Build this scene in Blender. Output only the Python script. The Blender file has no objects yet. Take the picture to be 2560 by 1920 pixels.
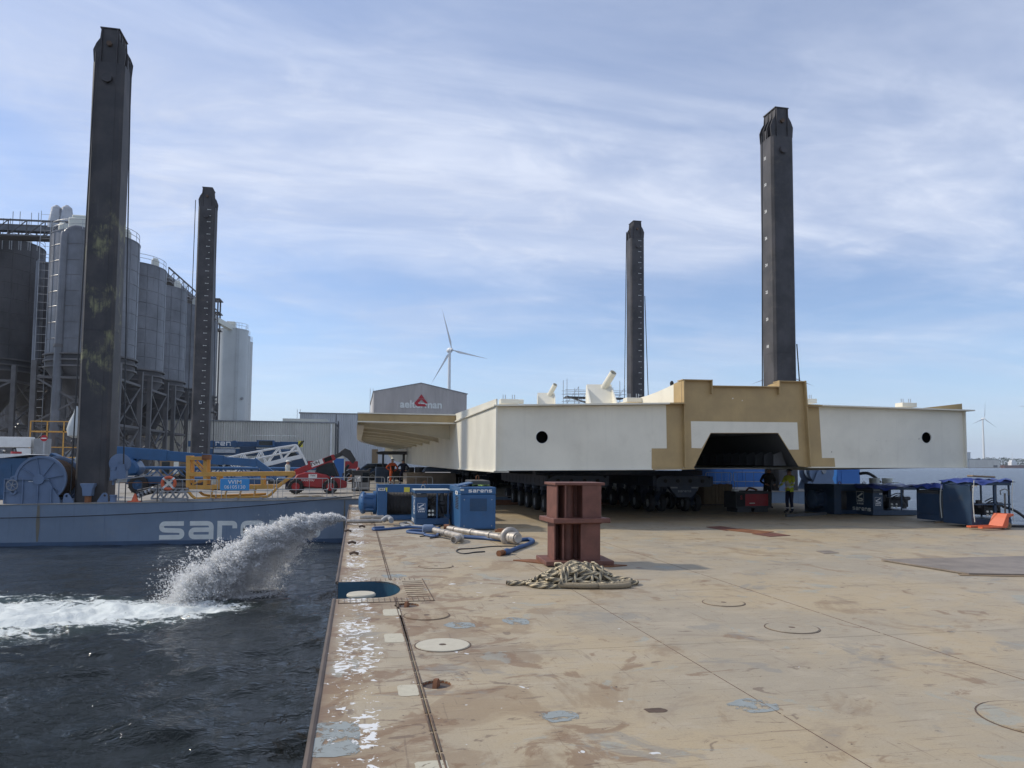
import bpy, bmesh, math, random
import numpy as np
from mathutils import Vector, Matrix, Euler
from mathutils.geometry import tessellate_polygon
R = math.radians
random.seed(7); RNG = np.random.default_rng(7)
SC = bpy.context.scene; COL = SC.collection

# ------------------------------------------------------------------ camera
F, CX, PPY, EYE = 1850.0, 1280.0, 1042.0, 1.85      # focal length in photo pixels, principal point, eye height
YAW, PITCH, ROLL = R(11.8), R(3.53), 0.0075
cam = bpy.data.cameras.new('camera'); CAM = bpy.data.objects.new('camera', cam); COL.objects.link(CAM)
cam.sensor_width = 36; cam.lens = F/2560*36; cam.shift_y = (PPY-960)/2560
cam.clip_start = .05; cam.clip_end = 9000
CAMR = Matrix.Rotation(-YAW, 3, 'Z') @ Matrix.Rotation(math.pi/2+PITCH, 3, 'X') @ Matrix.Rotation(ROLL, 3, 'Z')
CAM.matrix_world = Matrix.Translation((0, 0, EYE)) @ CAMR.to_4x4()
SC.camera = CAM
SC.cycles.transparent_max_bounces = 24; SC.cycles.max_bounces = 14; SC.cycles.diffuse_bounces = 9
EYEV = Vector((0, 0, EYE))
def ray(px, py): return CAMR @ Vector(((px-CX)/F, -(py-PPY)/F, -1))
def at(px, py, Y):                                   # point of the sight line at distance Y along the barge
    d = ray(px, py); return EYEV + d*(Y/d.y)
def gp(px, py, z=0.0):                               # point of the sight line at height z
    d = ray(px, py); return EYEV + d*((z-EYE)/d.z)

# ------------------------------------------------------------------ light
SUN = Vector((-1.15, .55, 1.0)).normalized()
SUN_EL, SUN_AZ = math.asin(SUN.z), math.atan2(SUN.x, SUN.y)
sun = bpy.data.lights.new('sun', 'SUN'); sun.energy = 2.7; sun.angle = R(2.0); sun.color = (1, .92, .79)
so = bpy.data.objects.new('sun', sun); COL.objects.link(so)
so.rotation_euler = (-SUN).to_track_quat('-Z', 'Y').to_euler(); so.location = (-30, 20, 40)
SC.view_settings.view_transform = 'Standard'; SC.view_settings.look = 'None'
SC.view_settings.exposure = 0.20; SC.view_settings.gamma = 1

class NT:
    """terse node graph builder"""
    def __init__(s, tree): s.t = tree; s.N = tree.nodes; s.L = tree.links
    def n(s, typ, ins=None, **props):
        nd = s.N.new('ShaderNode'+typ)
        for k, v in props.items(): setattr(nd, k, v)
        for k, v in (ins or {}).items():
            if isinstance(v, bpy.types.NodeSocket): s.L.new(v, nd.inputs[k])
            else: nd.inputs[k].default_value = v
        return nd
    def pos(s): return s.n('NewGeometry').outputs['Position']
    def map(s, v, scale=(1, 1, 1), rot=(0, 0, 0), loc=(0, 0, 0)):
        return s.n('Mapping', {'Vector': v, 'Scale': scale, 'Rotation': rot, 'Location': loc}).outputs[0]
    def noise(s, v, scale=1., detail=4., rough=.55, dist=0.):
        return s.n('TexNoise', {'Vector': v, 'Scale': scale, 'Detail': detail, 'Roughness': rough, 'Distortion': dist}).outputs[0]
    def math(s, op, a, b=0., c=0., clamp=False):
        return s.n('Math', {0: a, 1: b, 2: c}, operation=op, use_clamp=clamp).outputs[0]
    def step(s, x, lo, hi):
        return s.n('MapRange', {0: x, 1: lo, 2: hi, 3: 0., 4: 1.}, interpolation_type='SMOOTHSTEP').outputs[0]
    def ramp(s, f, stops):
        nd = s.n('ValToRGB', {0: f}); e = nd.color_ramp.elements
        while len(e) < len(stops): e.new(.5)
        for el, (p, c) in zip(e, stops): el.position = p; el.color = (*c, 1)
        return nd.outputs[0]
    def mix(s, f, a, b, mode='MIX'):
        c = lambda v: (*v, 1) if isinstance(v, tuple) and len(v) == 3 else v
        nd = s.n('Mix', data_type='RGBA', blend_type=mode, clamp_factor=True)
        for i, v in ((0, f), (6, c(a)), (7, c(b))):
            if isinstance(v, bpy.types.NodeSocket): s.L.new(v, nd.inputs[i])
            else: nd.inputs[i].default_value = v
        return nd.outputs[2]
    def sep(s, v): return s.n('SeparateXYZ', {0: v}).outputs
    def bump(s, h, strength=.3, dist=.02):
        return s.n('Bump', {'Height': h, 'Strength': strength, 'Distance': dist}).outputs[0]

# sky: Nishita daylight veiled by high cirrus
wd = bpy.data.worlds.new('World'); SC.world = wd; wd.use_nodes = True
wt = NT(wd.node_tree); bg = wt.N['Background']
sky = wt.n('TexSky', sky_type='NISHITA', sun_disc=False, sun_elevation=SUN_EL, sun_rotation=SUN_AZ,
           air_density=1.0, dust_density=.25, ozone_density=3.5, altitude=0)
dirv = wt.n('TexCoord').outputs['Generated']
sx, sy, sz = wt.sep(dirv)
zz = wt.math('ADD', wt.math('MAXIMUM', sz, 0.0), .10)
plane = wt.n('CombineXYZ', {0: wt.math('DIVIDE', sx, zz), 1: wt.math('DIVIDE', sy, zz), 2: 0.}).outputs[0]
big = wt.noise(wt.map(plane, (.62, .80, 1), (0, 0, R(-24)), (2.3, .9, 0)), 1.0, 6., .56, .6)
fib = wt.noise(wt.map(plane, (.85, 2.0, 1), (0, 0, R(-34)), (0.4, 3.1, 0)), 1.0, 8., .60, 1.1)
fin = wt.noise(wt.map(plane, (3.0, 4.4, 1), (0, 0, R(-50)), (4.4, 1.7, 0)), 1.0, 7., .62, 1.3)
veil = wt.math('ADD', wt.math('MULTIPLY', wt.step(big, .34, .66), .50), wt.math('MULTIPLY', wt.step(fib, .32, .76), .15))
veil = wt.math('ADD', veil, wt.math('MULTIPLY', wt.math('MULTIPLY', wt.step(fin, .42, .82), wt.step(big, .32, .58)), .30))
veil = wt.math('ADD', veil, wt.math('MULTIPLY', wt.step(sz, .05, .36), .34))
high = wt.math('MULTIPLY_ADD', wt.step(sz, .02, .26), .70, .30)
veil = wt.math('MULTIPLY', veil, high, 0, True)
cloudc = wt.mix(wt.step(fib, .35, .75), (4.5, 5.05, 6.4), (6.0, 6.45, 7.5))
skyc = wt.mix(1.0, sky.outputs[0], (.98, 1.0, 1.10), 'MULTIPLY')
low = wt.math('SUBTRACT', 1.0, wt.step(sz, -.02, .22))
skyc = wt.mix(wt.math('MULTIPLY', low, .6), skyc, (4.1, 5.4, 7.5))
wt.L.new(wt.mix(wt.math('MULTIPLY', veil, .90), skyc, cloudc), bg.inputs[0]); bg.inputs[1].default_value = .122

# ------------------------------------------------------------------ materials
MATS = {}
def principled(name):
    m = bpy.data.materials.new(name); m.use_nodes = True; t = NT(m.node_tree)
    b = t.N['Principled BSDF']; MATS[name] = m
    return m, t, b
def paint(name, col, rough=.45, metal=0., var=.14, dirt=.25, dirtcol=(.10, .085, .065), rust=0., rustcol=(.16, .06, .025),
          scale=1.6, streak=.35, bump=.15, edge=1.0):
    """painted or bare steel with mottling, rain streaks, grime and rust blooms, all from world position"""
    m, t, b = principled(name); P = t.pos()
    mott = t.noise(P, scale, 5., .6)
    c = t.mix(t.step(mott, .3, .7), tuple(x*(1-var) for x in col), tuple(min(1, x*(1+var)) for x in col))
    if streak:
        st = t.noise(t.map(P, (7, 7, .35)), 1., 4., .6)
        c = t.mix(t.math('MULTIPLY', t.step(st, .52, .8), streak*.5), c, tuple(x*.62 for x in col))
    if dirt:
        d = t.noise(P, scale*2.7, 8., .68, .4)
        c = t.mix(t.math('MULTIPLY', t.step(d, .50, .78), dirt), c, dirtcol)
    if rust:
        r = t.noise(P, scale*3.1, 9., .72, .6); rf = t.step(r, .70-rust*.3, .78-rust*.25)
        c = t.mix(rf, c, t.ramp(t.noise(P, 9., 5.), [(.3, rustcol), (.7, tuple(x*1.9 for x in rustcol))]))
        t.L.new(t.math('MULTIPLY_ADD', rf, .3, rough), b.inputs['Roughness'])
    else:
        t.L.new(t.math('MULTIPLY_ADD', mott, .24, rough-.1), b.inputs['Roughness'])
    t.L.new(c, b.inputs['Base Color']); b.inputs['Metallic'].default_value = metal
    if bump: t.L.new(t.bump(t.noise(P, 38., 5., .6), bump, .004), b.inputs['Normal'])
    return m
def plain(name, col, rough=.6, metal=0., var=.12, scale=6.):
    m, t, b = principled(name); P = t.pos()
    nz = t.noise(P, scale, 4.)
    t.L.new(t.mix(nz, tuple(x*(1-var) for x in col), tuple(min(1, x*(1+var)) for x in col)), b.inputs['Base Color'])
    b.inputs['Roughness'].default_value = rough; b.inputs['Metallic'].default_value = metal
    return m

# ------------------------------------------------------------------ mesh helpers
class MB:
    def __init__(s): s.v = []; s.f = []; s.m = []; s.sm = []
    def add(s, vs, fs, m=0, sm=False):
        o = len(s.v); s.v += [tuple(p) for p in vs]
        s.f += [tuple(o+i for i in f) for f in fs]; s.m += [m]*len(fs); s.sm += [sm]*len(fs); return s
    def box(s, x0, x1, y0, y1, z0, z1, m=0, M=None):
        vs = [Vector((x, y, z)) for z in (z0, z1) for y in (y0, y1) for x in (x0, x1)]
        if M: vs = [M @ p for p in vs]
        return s.add(vs, [(0, 2, 3, 1), (4, 5, 7, 6), (0, 1, 5, 4), (2, 6, 7, 3), (0, 4, 6, 2), (1, 3, 7, 5)], m)
    def cbox(s, c, d, rot=(0, 0, 0), m=0):
        M = Matrix.Translation(c) @ Euler(rot).to_matrix().to_4x4(); x, y, z = d
        return s.box(-x/2, x/2, -y/2, y/2, -z/2, z/2, m, M)
    def bar(s, p, q, w, h=None, m=0, up=(0, 0, 1)):
        p, q = Vector(p), Vector(q); d = q-p; L = d.length
        if L < 1e-6: return s
        z = d/L; u = Vector(up)
        if abs(z.dot(u)) > .98: u = Vector((0, 1, 0))
        x = u.cross(z).normalized(); y = z.cross(x)
        M = Matrix((x, y, z)).transposed().to_4x4(); M.translation = p
        h = h or w; return s.box(-w/2, w/2, -h/2, h/2, 0, L, m, M)
    def tube(s, pts, r, n=8, m=0, caps=True, sm=True, closed=False):
        pts = [Vector(p) for p in pts]; k = len(pts); rs = r if isinstance(r, (list, tuple)) else [r]*k
        vs = []; prev = None
        for i, p in enumerate(pts):
            a = pts[(i-1) % k] if (i or closed) else p; b = pts[(i+1) % k] if (i < k-1 or closed) else p
            d = (b-a).normalized()
            if prev is None:
                u = Vector((0, 0, 1)) if abs(d.z) < .9 else Vector((1, 0, 0)); x = d.cross(u).normalized()
            else: x = (prev-d*prev.dot(d)).normalized()
            prev = x; y = d.cross(x)
            vs += [p+(x*math.cos(t)+y*math.sin(t))*rs[i] for t in (2*math.pi*j/n for j in range(n))]
        fs = [(i*n+j, i*n+(j+1) % n, ((i+1) % k)*n+(j+1) % n, ((i+1) % k)*n+j) for i in range(k if closed else k-1) for j in range(n)]
        s.add(vs, fs, m, sm)
        if caps and not closed:
            o = len(s.v)-k*n
            s.f += [tuple(o+j for j in reversed(range(n))), tuple(o+(k-1)*n+j for j in range(n))]; s.m += [m, m]; s.sm += [False, False]
        return s
    def pipe(s, p, q, ro, ri, n=20, m=0):                     # open pipe with wall thickness
        p, q = Vector(p), Vector(q)
        s.tube([p, q], ro, n, m, False); s.tube([q, p], ri, n, m, False)
        for a, d in ((p, p-q), (q, q-p)):
            d = d.normalized(); u = Vector((0, 0, 1)) if abs(d.z) < .9 else Vector((1, 0, 0)); x = d.cross(u).normalized(); y = d.cross(x)
            ring = lambda rr: [a+(x*math.cos(2*math.pi*j/n)+y*math.sin(2*math.pi*j/n))*rr for j in range(n)]
            s.add(ring(ro)+ring(ri), [(j, (j+1) % n, n+(j+1) % n, n+j) for j in range(n)], m)
        return s
    def prism(s, poly, axis, a0, a1, m=0, holes=(), sm_side=False):
        """poly: 2-D outline in the plane across axis (x: (y,z), y: (x,z), z: (x,y)), pushed from a0 to a1"""
        P3 = {'x': lambda u, w, a: (a, u, w), 'y': lambda u, w, a: (u, a, w), 'z': lambda u, w, a: (u, w, a)}[axis]
        loops = [list(poly)]+[list(h) for h in holes]; flat = [p for l in loops for p in l]; n = len(flat)
        tri = tessellate_polygon([[Vector((p[0], p[1], 0)) for p in l] for l in loops])
        s.add([P3(*p, a0) for p in flat]+[P3(*p, a1) for p in flat],
              [tuple(t) for t in tri]+[tuple(i+n for i in reversed(t)) for t in tri], m)
        o = 0
        for l in loops:
            k = len(l)
            s.add([P3(*p, a0) for p in l]+[P3(*p, a1) for p in l], [(i, (i+1) % k, k+(i+1) % k, k+i) for i in range(k)], m, sm_side)
        return s
    def ball(s, c, r, n=10, k=7, m=0, sc=(1, 1, 1)):
        c = Vector(c); vs = []; fs = []
        for i in range(k+1):
            a = math.pi*i/k
            vs += [c+Vector((math.sin(a)*math.cos(2*math.pi*j/n)*sc[0], math.sin(a)*math.sin(2*math.pi*j/n)*sc[1], math.cos(a)*sc[2]))*r for j in range(n)]
        fs = [(i*n+j, (i+1)*n+j, (i+1)*n+(j+1) % n, i*n+(j+1) % n) for i in range(k) for j in range(n)]
        return s.add(vs, fs, m, True)
    def lathe(s, prof, c=(0, 0, 0), axis='z', n=20, m=0):
        """prof: (radius, distance along axis)"""
        c = Vector(c); vs = []
        for r, h in prof:
            for j in range(n):
                a = 2*math.pi*j/n; u, w = r*math.cos(a), r*math.sin(a)
                vs.append(c+Vector({'z': (u, w, h), 'x': (h, u, w), 'y': (u, h, w)}[axis]))
        fs = [(i*n+j, i*n+(j+1) % n, (i+1)*n+(j+1) % n, (i+1)*n+j) for i in range(len(prof)-1) for j in range(n)]
        return s.add(vs, fs, m, True)
    def build(s, name, mats, parent=None, ang=35, bevel=0., loc=None):
        me = bpy.data.meshes.new(name); me.from_pydata(s.v, [], s.f)
        mats = mats if isinstance(mats, (list, tuple)) else [mats]
        for q in mats: me.materials.append(MATS[q] if isinstance(q, str) else q)
        me.polygons.foreach_set('material_index', s.m); me.polygons.foreach_set('use_smooth', s.sm)
        bm = bmesh.new(); bm.from_mesh(me)
        bmesh.ops.remove_doubles(bm, verts=bm.verts, dist=1e-5); bmesh.ops.recalc_face_normals(bm, faces=bm.faces)
        bm.to_mesh(me); bm.free()
        if any(s.sm): me.set_sharp_from_angle(angle=R(ang))
        me.update()
        o = bpy.data.objects.new(name, me); COL.objects.link(o)
        if parent is not None: o.parent = parent
        if loc is not None: o.location = loc
        if bevel:
            bv = o.modifiers.new('bevel', 'BEVEL'); bv.width = bevel; bv.segments = 1; bv.limit_method = 'ANGLE'; bv.angle_limit = R(50)
        return o
def tag(o, label, cat=None, group=None, kind=None):
    o['label'] = label
    if cat: o['category'] = cat
    if group: o['group'] = group
    if kind: o['kind'] = kind
    return o
def thing(name, label, cat, loc=(0, 0, 0), rotz=0., group=None):
    o = bpy.data.objects.new(name, None); COL.objects.link(o); o.empty_display_size = .2
    o.location = loc; o.rotation_euler = (0, 0, rotz)
    return tag(o, label, cat, group)
def structure(o): o['kind'] = 'structure'; return o
def copy_tree(o, parent=None):
    c = o.copy(); COL.objects.link(c); c.parent = parent
    if parent is not None: c.matrix_parent_inverse = o.matrix_parent_inverse.copy()
    for ch in list(o.children): copy_tree(ch, c)
    return c
def lettering(txt, size, mat, parent, origin, xdir, ydir, bold=.0, wide=1., name='lettering', depth=.004, align='CENTER', space=1.):
    """flat raised letters; origin is the centre of the line, xdir reading direction, ydir up"""
    cu = bpy.data.curves.new('t', 'FONT'); cu.body = txt; cu.size = size; cu.align_x = align; cu.align_y = 'CENTER'
    cu.offset = bold*size; cu.space_character = space; cu.space_line = .95; cu.resolution_u = 3; cu.extrude = depth/2
    ob = bpy.data.objects.new('t', cu); COL.objects.link(ob)
    me = bpy.data.meshes.new_from_object(ob.evaluated_get(bpy.context.evaluated_depsgraph_get()))
    bpy.data.objects.remove(ob); bpy.data.curves.remove(cu)
    x, y = Vector(xdir).normalized(), Vector(ydir).normalized(); z = x.cross(y)
    M = Matrix((x*wide, y, z)).transposed().to_4x4(); M.translation = Vector(origin)+z*depth*.5
    me.transform(M); me.materials.clear(); me.materials.append(MATS[mat])
    o = bpy.data.objects.new(name, me); COL.objects.link(o); o.parent = parent
    return o
def circle(cx, cy, r, n=24, a0=0., ry=None): return [(cx+r*math.cos(a0+2*math.pi*i/n), cy+(ry or r)*math.sin(a0+2*math.pi*i/n)) for i in range(n)]
def rounded(x0, x1, y0, y1, r, n=4):
    out = []
    for cx, cy, a in ((x1-r, y1-r, 0), (x0+r, y1-r, 90), (x0+r, y0+r, 180), (x1-r, y0+r, 270)):
        out += [(cx+r*math.cos(R(a+90*i/n)), cy+r*math.sin(R(a+90*i/n))) for i in range(n+1)]
    return out
def spline(pts, n=6):
    pts = [Vector(p) for p in pts]; out = []
    for i in range(len(pts)-1):
        p0, p1, p2, p3 = pts[max(i-1, 0)], pts[i], pts[i+1], pts[min(i+2, len(pts)-1)]
        for j in range(n):
            t = j/n
            out.append(.5*((2*p1)+(p2-p0)*t+(2*p0-5*p1+4*p2-p3)*t*t+(3*p1-p0-3*p2+p3)*t**3))
    return out+[pts[-1]]

# wide rounded logotype letters, drawn as ribbons along a path
GLYPH = {'s': [[(.93, .87), (.13, .87), (.13, .52), (.87, .48), (.87, .13), (.05, .13)]], 'a': [[(.08, .87), (.87, .87), (.87, 0)], [(.87, .52), (.13, .52), (.13, .13), (.87, .13)]],
         'r': [[(.14, 0), (.14, 1)], [(.14, .87), (.86, .87), (.86, .58)]], 'e': [[(.13, .46), (.87, .46), (.87, .87), (.13, .87), (.13, .13), (.92, .13)]], 'n': [[(.14, 0), (.14, 1)], [(.14, .87), (.87, .87), (.87, 0)]]}
def ribbon(path, w, fil):
    P = [Vector((*p, 0)) for p in path]; out = [P[0]]
    for i in range(1, len(P)-1):
        a, b = (P[i-1]-P[i]), (P[i+1]-P[i]); f = min(fil, a.length*.49, b.length*.49); p, q = P[i]+a.normalized()*f, P[i]+b.normalized()*f
        out += [p*(1-t)**2+P[i]*2*t*(1-t)+q*t*t for t in (0, .25, .5, .75, 1)]
    out.append(P[-1]); Lf, Rt = [], []
    for i, p in enumerate(out):
        d = (out[min(i+1, len(out)-1)]-out[max(i-1, 0)]).normalized(); n = Vector((-d.y, d.x, 0))*w/2; Lf.append(p+n); Rt.append(p-n)
    return Lf, Rt
def logo_word(parent, origin, xdir, ydir, h, mat, word='sarens', wide=1.22, gap=.16, name='lettering', each=None, depth=.004):
    """origin: centre of the word; h: letter height"""
    x, y = Vector(xdir).normalized(), Vector(ydir).normalized(); z = x.cross(y); adv = [(.78 if c == 'r' else 1.)*wide*h for c in word]
    tot = sum(adv)+gap*h*(len(word)-1); cur = -tot/2; mb = MB()
    for c, a in zip(word, adv):
        if each: mb = MB()
        for k, path in enumerate(GLYPH[c]):
            Lf, Rt = ribbon([(u*a, v*h) for u, v in path], .25*h, .22*h); n = len(Lf); o = Vector(origin)-y*h/2+x*cur+z*(depth+.0008*k)
            mb.add([o+x*p.x+y*p.y for p in Lf]+[o+x*p.x+y*p.y for p in Rt], [(i, i+1, n+i+1, n+i) for i in range(n-1)])
        if each: mb.build(each, mat, parent)
        cur += a+gap*h
    return None if each else mb.build(name, mat, parent)
# ------------------------------------------------------------------ palette
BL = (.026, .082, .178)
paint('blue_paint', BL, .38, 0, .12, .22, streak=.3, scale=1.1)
paint('blue_vivid', (.028, .102, .232), .35, 0, .10, .15, streak=.2)  # brighter blue paint with thinner grime
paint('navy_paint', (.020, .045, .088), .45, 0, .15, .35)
paint('spmt_paint', (.022, .034, .06), .5, 0, .2, .5, scale=3)
paint('greyblue', (.135, .19, .29), .5, 0, .10, .22, streak=.4)
paint('hull_blue', (.17, .225, .30), .5, 0, .12, .30, (.23, .24, .25), .06, (.15, .10, .06), streak=.9, scale=.5)
paint('hull_low', (.045, .085, .155), .5, 0, .12, .2)
paint('spud_steel', (.060, .056, .058), .55, .2, .34, .5, (.125, .11, .088), 0, scale=.8, streak=.9)
paint('cream', (.76, .72, .60), .42, 0, .06, .16, (.34, .29, .2), 0, scale=.6, streak=.34, bump=.05)
paint('primer', (.42, .30, .14), .55, 0, .10, .16, (.24, .17, .08), 0, scale=1.3, streak=.25)
paint('rust_red', (.155, .062, .044), .62, 0, .2, .35, (.085, .05, .04), .1, scale=4)
paint('rust_plate', (.21, .085, .035), .8, .0, .3, .4, (.09, .05, .03), .2, scale=3)
paint('dark_plate', (.25, .205, .16), .55, .2, .2, .3, (.08, .065, .055), .05, scale=1.5)
paint('galv', (.42, .43, .44), .42, .6, .12, .2)
paint('stainless', (.42, .385, .34), .5, .5, .25, .5, (.2, .16, .11), scale=5, streak=0)
paint('yellow_paint', (.62, .33, .07), .5, 0, .12, .3, (.3, .16, .06), .05, scale=2.5)
paint('red_paint', (.35, .022, .026), .4, 0, .14, .35, (.16, .10, .08), scale=2)
paint('silo_metal', (.165, .17, .185), .45, .35, .3, .4, (.10, .10, .10), 0, scale=.22, streak=1.5, bump=.05)
paint('silo_dark', (.085, .083, .088), .6, .1, .3, .4, (.05, .05, .05), 0, scale=.25, streak=1.3, bump=.05)
paint('silo_pale', (.47, .50, .50), .5, 0, .07, .12, (.3, .3, .28), 0, scale=.2, streak=.3, bump=0)
paint('frame_steel', (.13, .125, .125), .6, .2, .2, .35, scale=.8)
paint('white_paint', (.74, .74, .72), .45, 0, .06, .14, (.4, .36, .3))
paint('grey_paint', (.27, .28, .29), .5, 0, .12, .25)
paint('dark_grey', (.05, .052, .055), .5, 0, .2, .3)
plain('black_rubber', (.018, .018, .019), .75)
plain('black_gap', (.008, .008, .009), .8)
plain('cable_black', (.015, .015, .017), .5)
plain('lettering_white', (.80, .80, .78), .5, 0, .06)
plain('lettering_worn', (.74, .75, .70), .6, 0, .18, 3.)
plain('hose_blue', (.03, .08, .2), .5, 0, .25, 9)
plain('tarp_blue', (.02, .045, .22), .42, 0, .2, 3.)
plain('orange_plastic', (.62, .12, .045), .5)
plain('orange_cloth', (.55, .10, .03), .85, 0, .2, 14)
plain('navy_cloth', (.012, .015, .04), .9, 0, .25, 14)
plain('dark_cloth', (.022, .022, .024), .9, 0, .25, 14)
plain('hivis_cloth', (.50, .58, .05), .8, 0, .15, 14)
plain('reflective', (.68, .68, .66), .4)
plain('skin', (.42, .24, .17), .6, 0, .1, 30)
plain('timber', (.24, .17, .10), .85, 0, .3, 9)
plain('glass_dark', (.012, .016, .018), .08, 0, .1)
plain('sign_blue', (.05, .29, .62), .45)
plain('yellow_sticker', (.72, .62, .08), .6)
plain('cloth_green', (.24, .38, .09), .9, 0, .2, 20)
plain('plastic_white', (.66, .66, .58), .5, 0, .12, 8)
plain('logo_red', (.42, .018, .03), .6)
plain('concrete', (.33, .32, .29), .9, 0, .18, .3)
plain('blue_bright', (.03, .14, .42), .4, 0, .1, .6)
def corrugated(name, col, pitch, axis=0, lowcol=None, zlow=0.):
    m, t, b = principled(name); P = t.pos(); s = t.sep(P)
    mott = t.noise(t.map(P, (1, 1, .25)), .35, 6., .6)
    c = t.mix(t.step(mott, .3, .75), tuple(x*.86 for x in col), tuple(x*1.1 for x in col))
    if lowcol: c = t.mix(t.step(s[2], zlow-.05, zlow+.05), lowcol, c)
    t.L.new(c, b.inputs['Base Color']); b.inputs['Roughness'].default_value = .55
    return m
corrugated('shed_grey', (.62, .60, .54), .3)
corrugated('shed_blue', (.56, .58, .60), .3)
corrugated('shed_taupe', (.52, .475, .44), .3)

# ------------------------------------------------------------------ water
WZ = -1.68
S0, T0, T1 = gp(668, 1514, WZ), gp(0, 1482, WZ), gp(0, 1622, WZ)     # where the jet lands, and the foam's spread farther off
def foam_density(X, Y):
    u = np.clip((S0.x-X)/(S0.x-T0.x), 0, 2.2); top = S0.y+.55+(T0.y+.6-S0.y-.55)*u; bot = S0.y-.75+(T1.y-1.5-S0.y+.75)*np.clip(u, 0, 1.6)**.9
    c = top-(top-bot)*.42; e = np.where(Y > c, 1-(Y-c)/np.maximum(top-c, .1), 1-(c-Y)/np.maximum(c-bot, .1))
    d1 = np.clip(e*.98, 0, .80)*np.clip((S0.x-X)/1.3, 0, 1)*np.clip(1.9-u, 0, 1)
    d2 = np.clip(1.05-np.hypot((X-24.6)/4.2, (Y-25.0)/3.2), 0, .85)
    return np.maximum(d1, d2)
def make_water():
    fine = np.linspace(R(-42), R(62), 660); rest = np.linspace(R(62), R(318), 70)[1:-1]
    ang = np.concatenate([fine, rest]); na = len(ang)
    rad = np.concatenate([[0.5], np.geomspace(3.5, 60, 470), np.geomspace(61, 6000, 150)]); nr = len(rad)
    A, RR = np.meshgrid(ang, rad); X = RR*np.sin(A); Y = RR*np.cos(A); Z = np.zeros_like(X)
    rg = np.random.default_rng(3)
    for i in range(80):
        lam = 10**rg.uniform(-.55, .40); th = R(rg.normal(105, 28)); k = 2*math.pi/lam
        a = (.0062 if lam < .9 else .0056)*lam**.85*rg.uniform(.4, 1.6); ph = k*(X*math.cos(th)+Y*math.sin(th))+rg.uniform(0, 6.28)
        damp = np.clip((lam*22-RR*.35)/(lam*22), 0, 1)
        Z += a*(np.sin(ph)+.3*np.sin(2*ph+.6))*damp
    D = foam_density(X, Y); L = np.zeros_like(X)
    for i in range(50):                                      # churned lumps where the foam is thick
        lam = 10**rg.uniform(-.65, .1); th = rg.uniform(0, 6.28); L += .35*lam**.6*np.sin(6.283/lam*(X*math.cos(th)+Y*math.sin(th))+rg.uniform(0, 6.28))
    Z += np.clip(D*1.3-.2, 0, 1)*.030*L
    v = np.stack([X, Y, Z+WZ], -1).reshape(-1, 3)
    I, J = np.meshgrid(np.arange(nr-1), np.arange(na), indexing='ij'); J2 = (J+1) % na
    q = np.stack([I*na+J, I*na+J2, (I+1)*na+J2, (I+1)*na+J], -1).reshape(-1, 4)
    me = bpy.data.meshes.new('water'); me.vertices.add(len(v)); me.vertices.foreach_set('co', v.ravel())
    me.loops.add(q.size); me.loops.foreach_set('vertex_index', q.ravel()); me.polygons.add(len(q))
    me.polygons.foreach_set('loop_start', np.arange(0, q.size, 4)); me.polygons.foreach_set('use_smooth', np.ones(len(q), bool)); me.update()
    me.attributes.new('foam', 'FLOAT', 'POINT').data.foreach_set('value', D.astype(np.float32).ravel())
    m, t, b = principled('water'); P = t.pos()
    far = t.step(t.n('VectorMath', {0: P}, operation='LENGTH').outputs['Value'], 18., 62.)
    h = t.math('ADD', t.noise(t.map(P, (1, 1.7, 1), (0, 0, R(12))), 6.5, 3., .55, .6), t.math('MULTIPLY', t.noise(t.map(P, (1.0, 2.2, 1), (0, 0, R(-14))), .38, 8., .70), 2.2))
    chop_tone = t.noise(t.map(P, (.5, 1.3, 1), (0, 0, R(-10))), .5, 8., .72)
    farc = t.mix(t.step(chop_tone, .35, .65), (.045, .060, .092), (.115, .135, .175))  # far water: wave shading and reflected sky painted into the base colour
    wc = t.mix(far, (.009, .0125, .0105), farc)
    fd = t.n('Attribute', attribute_name='foam').outputs['Fac']
    n1 = t.noise(t.map(P, (1, 1.6, 1), (0, 0, R(-6))), 1.5, 10., .70, 1.3); n2 = t.noise(P, 9., 8., .75, .6); nn = t.math('MULTIPLY_ADD', n2, .4, t.math('MULTIPLY', n1, .7))
    ff = t.math('MULTIPLY', t.step(t.math('ADD', fd, t.math('MULTIPLY', t.math('SUBTRACT', nn, .55), 3.0)), .27, .52), t.step(fd, .01, .10))
    aer = t.math('MULTIPLY', t.step(fd, .02, .5), .8); wc = t.mix(aer, wc, (.035, .06, .05))
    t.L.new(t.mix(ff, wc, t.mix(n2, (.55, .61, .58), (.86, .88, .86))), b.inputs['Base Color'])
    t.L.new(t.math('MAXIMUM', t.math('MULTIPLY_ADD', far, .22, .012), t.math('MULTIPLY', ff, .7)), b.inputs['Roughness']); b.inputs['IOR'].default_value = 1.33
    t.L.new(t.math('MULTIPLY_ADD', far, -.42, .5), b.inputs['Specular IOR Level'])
    hb_ = t.math('ADD', h, t.math('MULTIPLY', ff, t.math('MULTIPLY_ADD', n2, 2.0, n1)))
    t.L.new(t.bump(hb_, t.math('MULTIPLY_ADD', far, .4, .42), .11), b.inputs['Normal'])
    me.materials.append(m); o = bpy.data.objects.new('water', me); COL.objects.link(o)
    tag(o, 'dark rippled harbour water with white foam where the pumps discharge'); return structure(o)
make_water()

# ------------------------------------------------------------------ quay behind the jack-up barge
q = MB(); q.box(-190, 33, 67.2, 330, -4, .25); qo = q.build('quay_ground', 'concrete'); structure(qo); tag(qo, 'pale concrete quay apron behind the jack-up barge')
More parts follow.
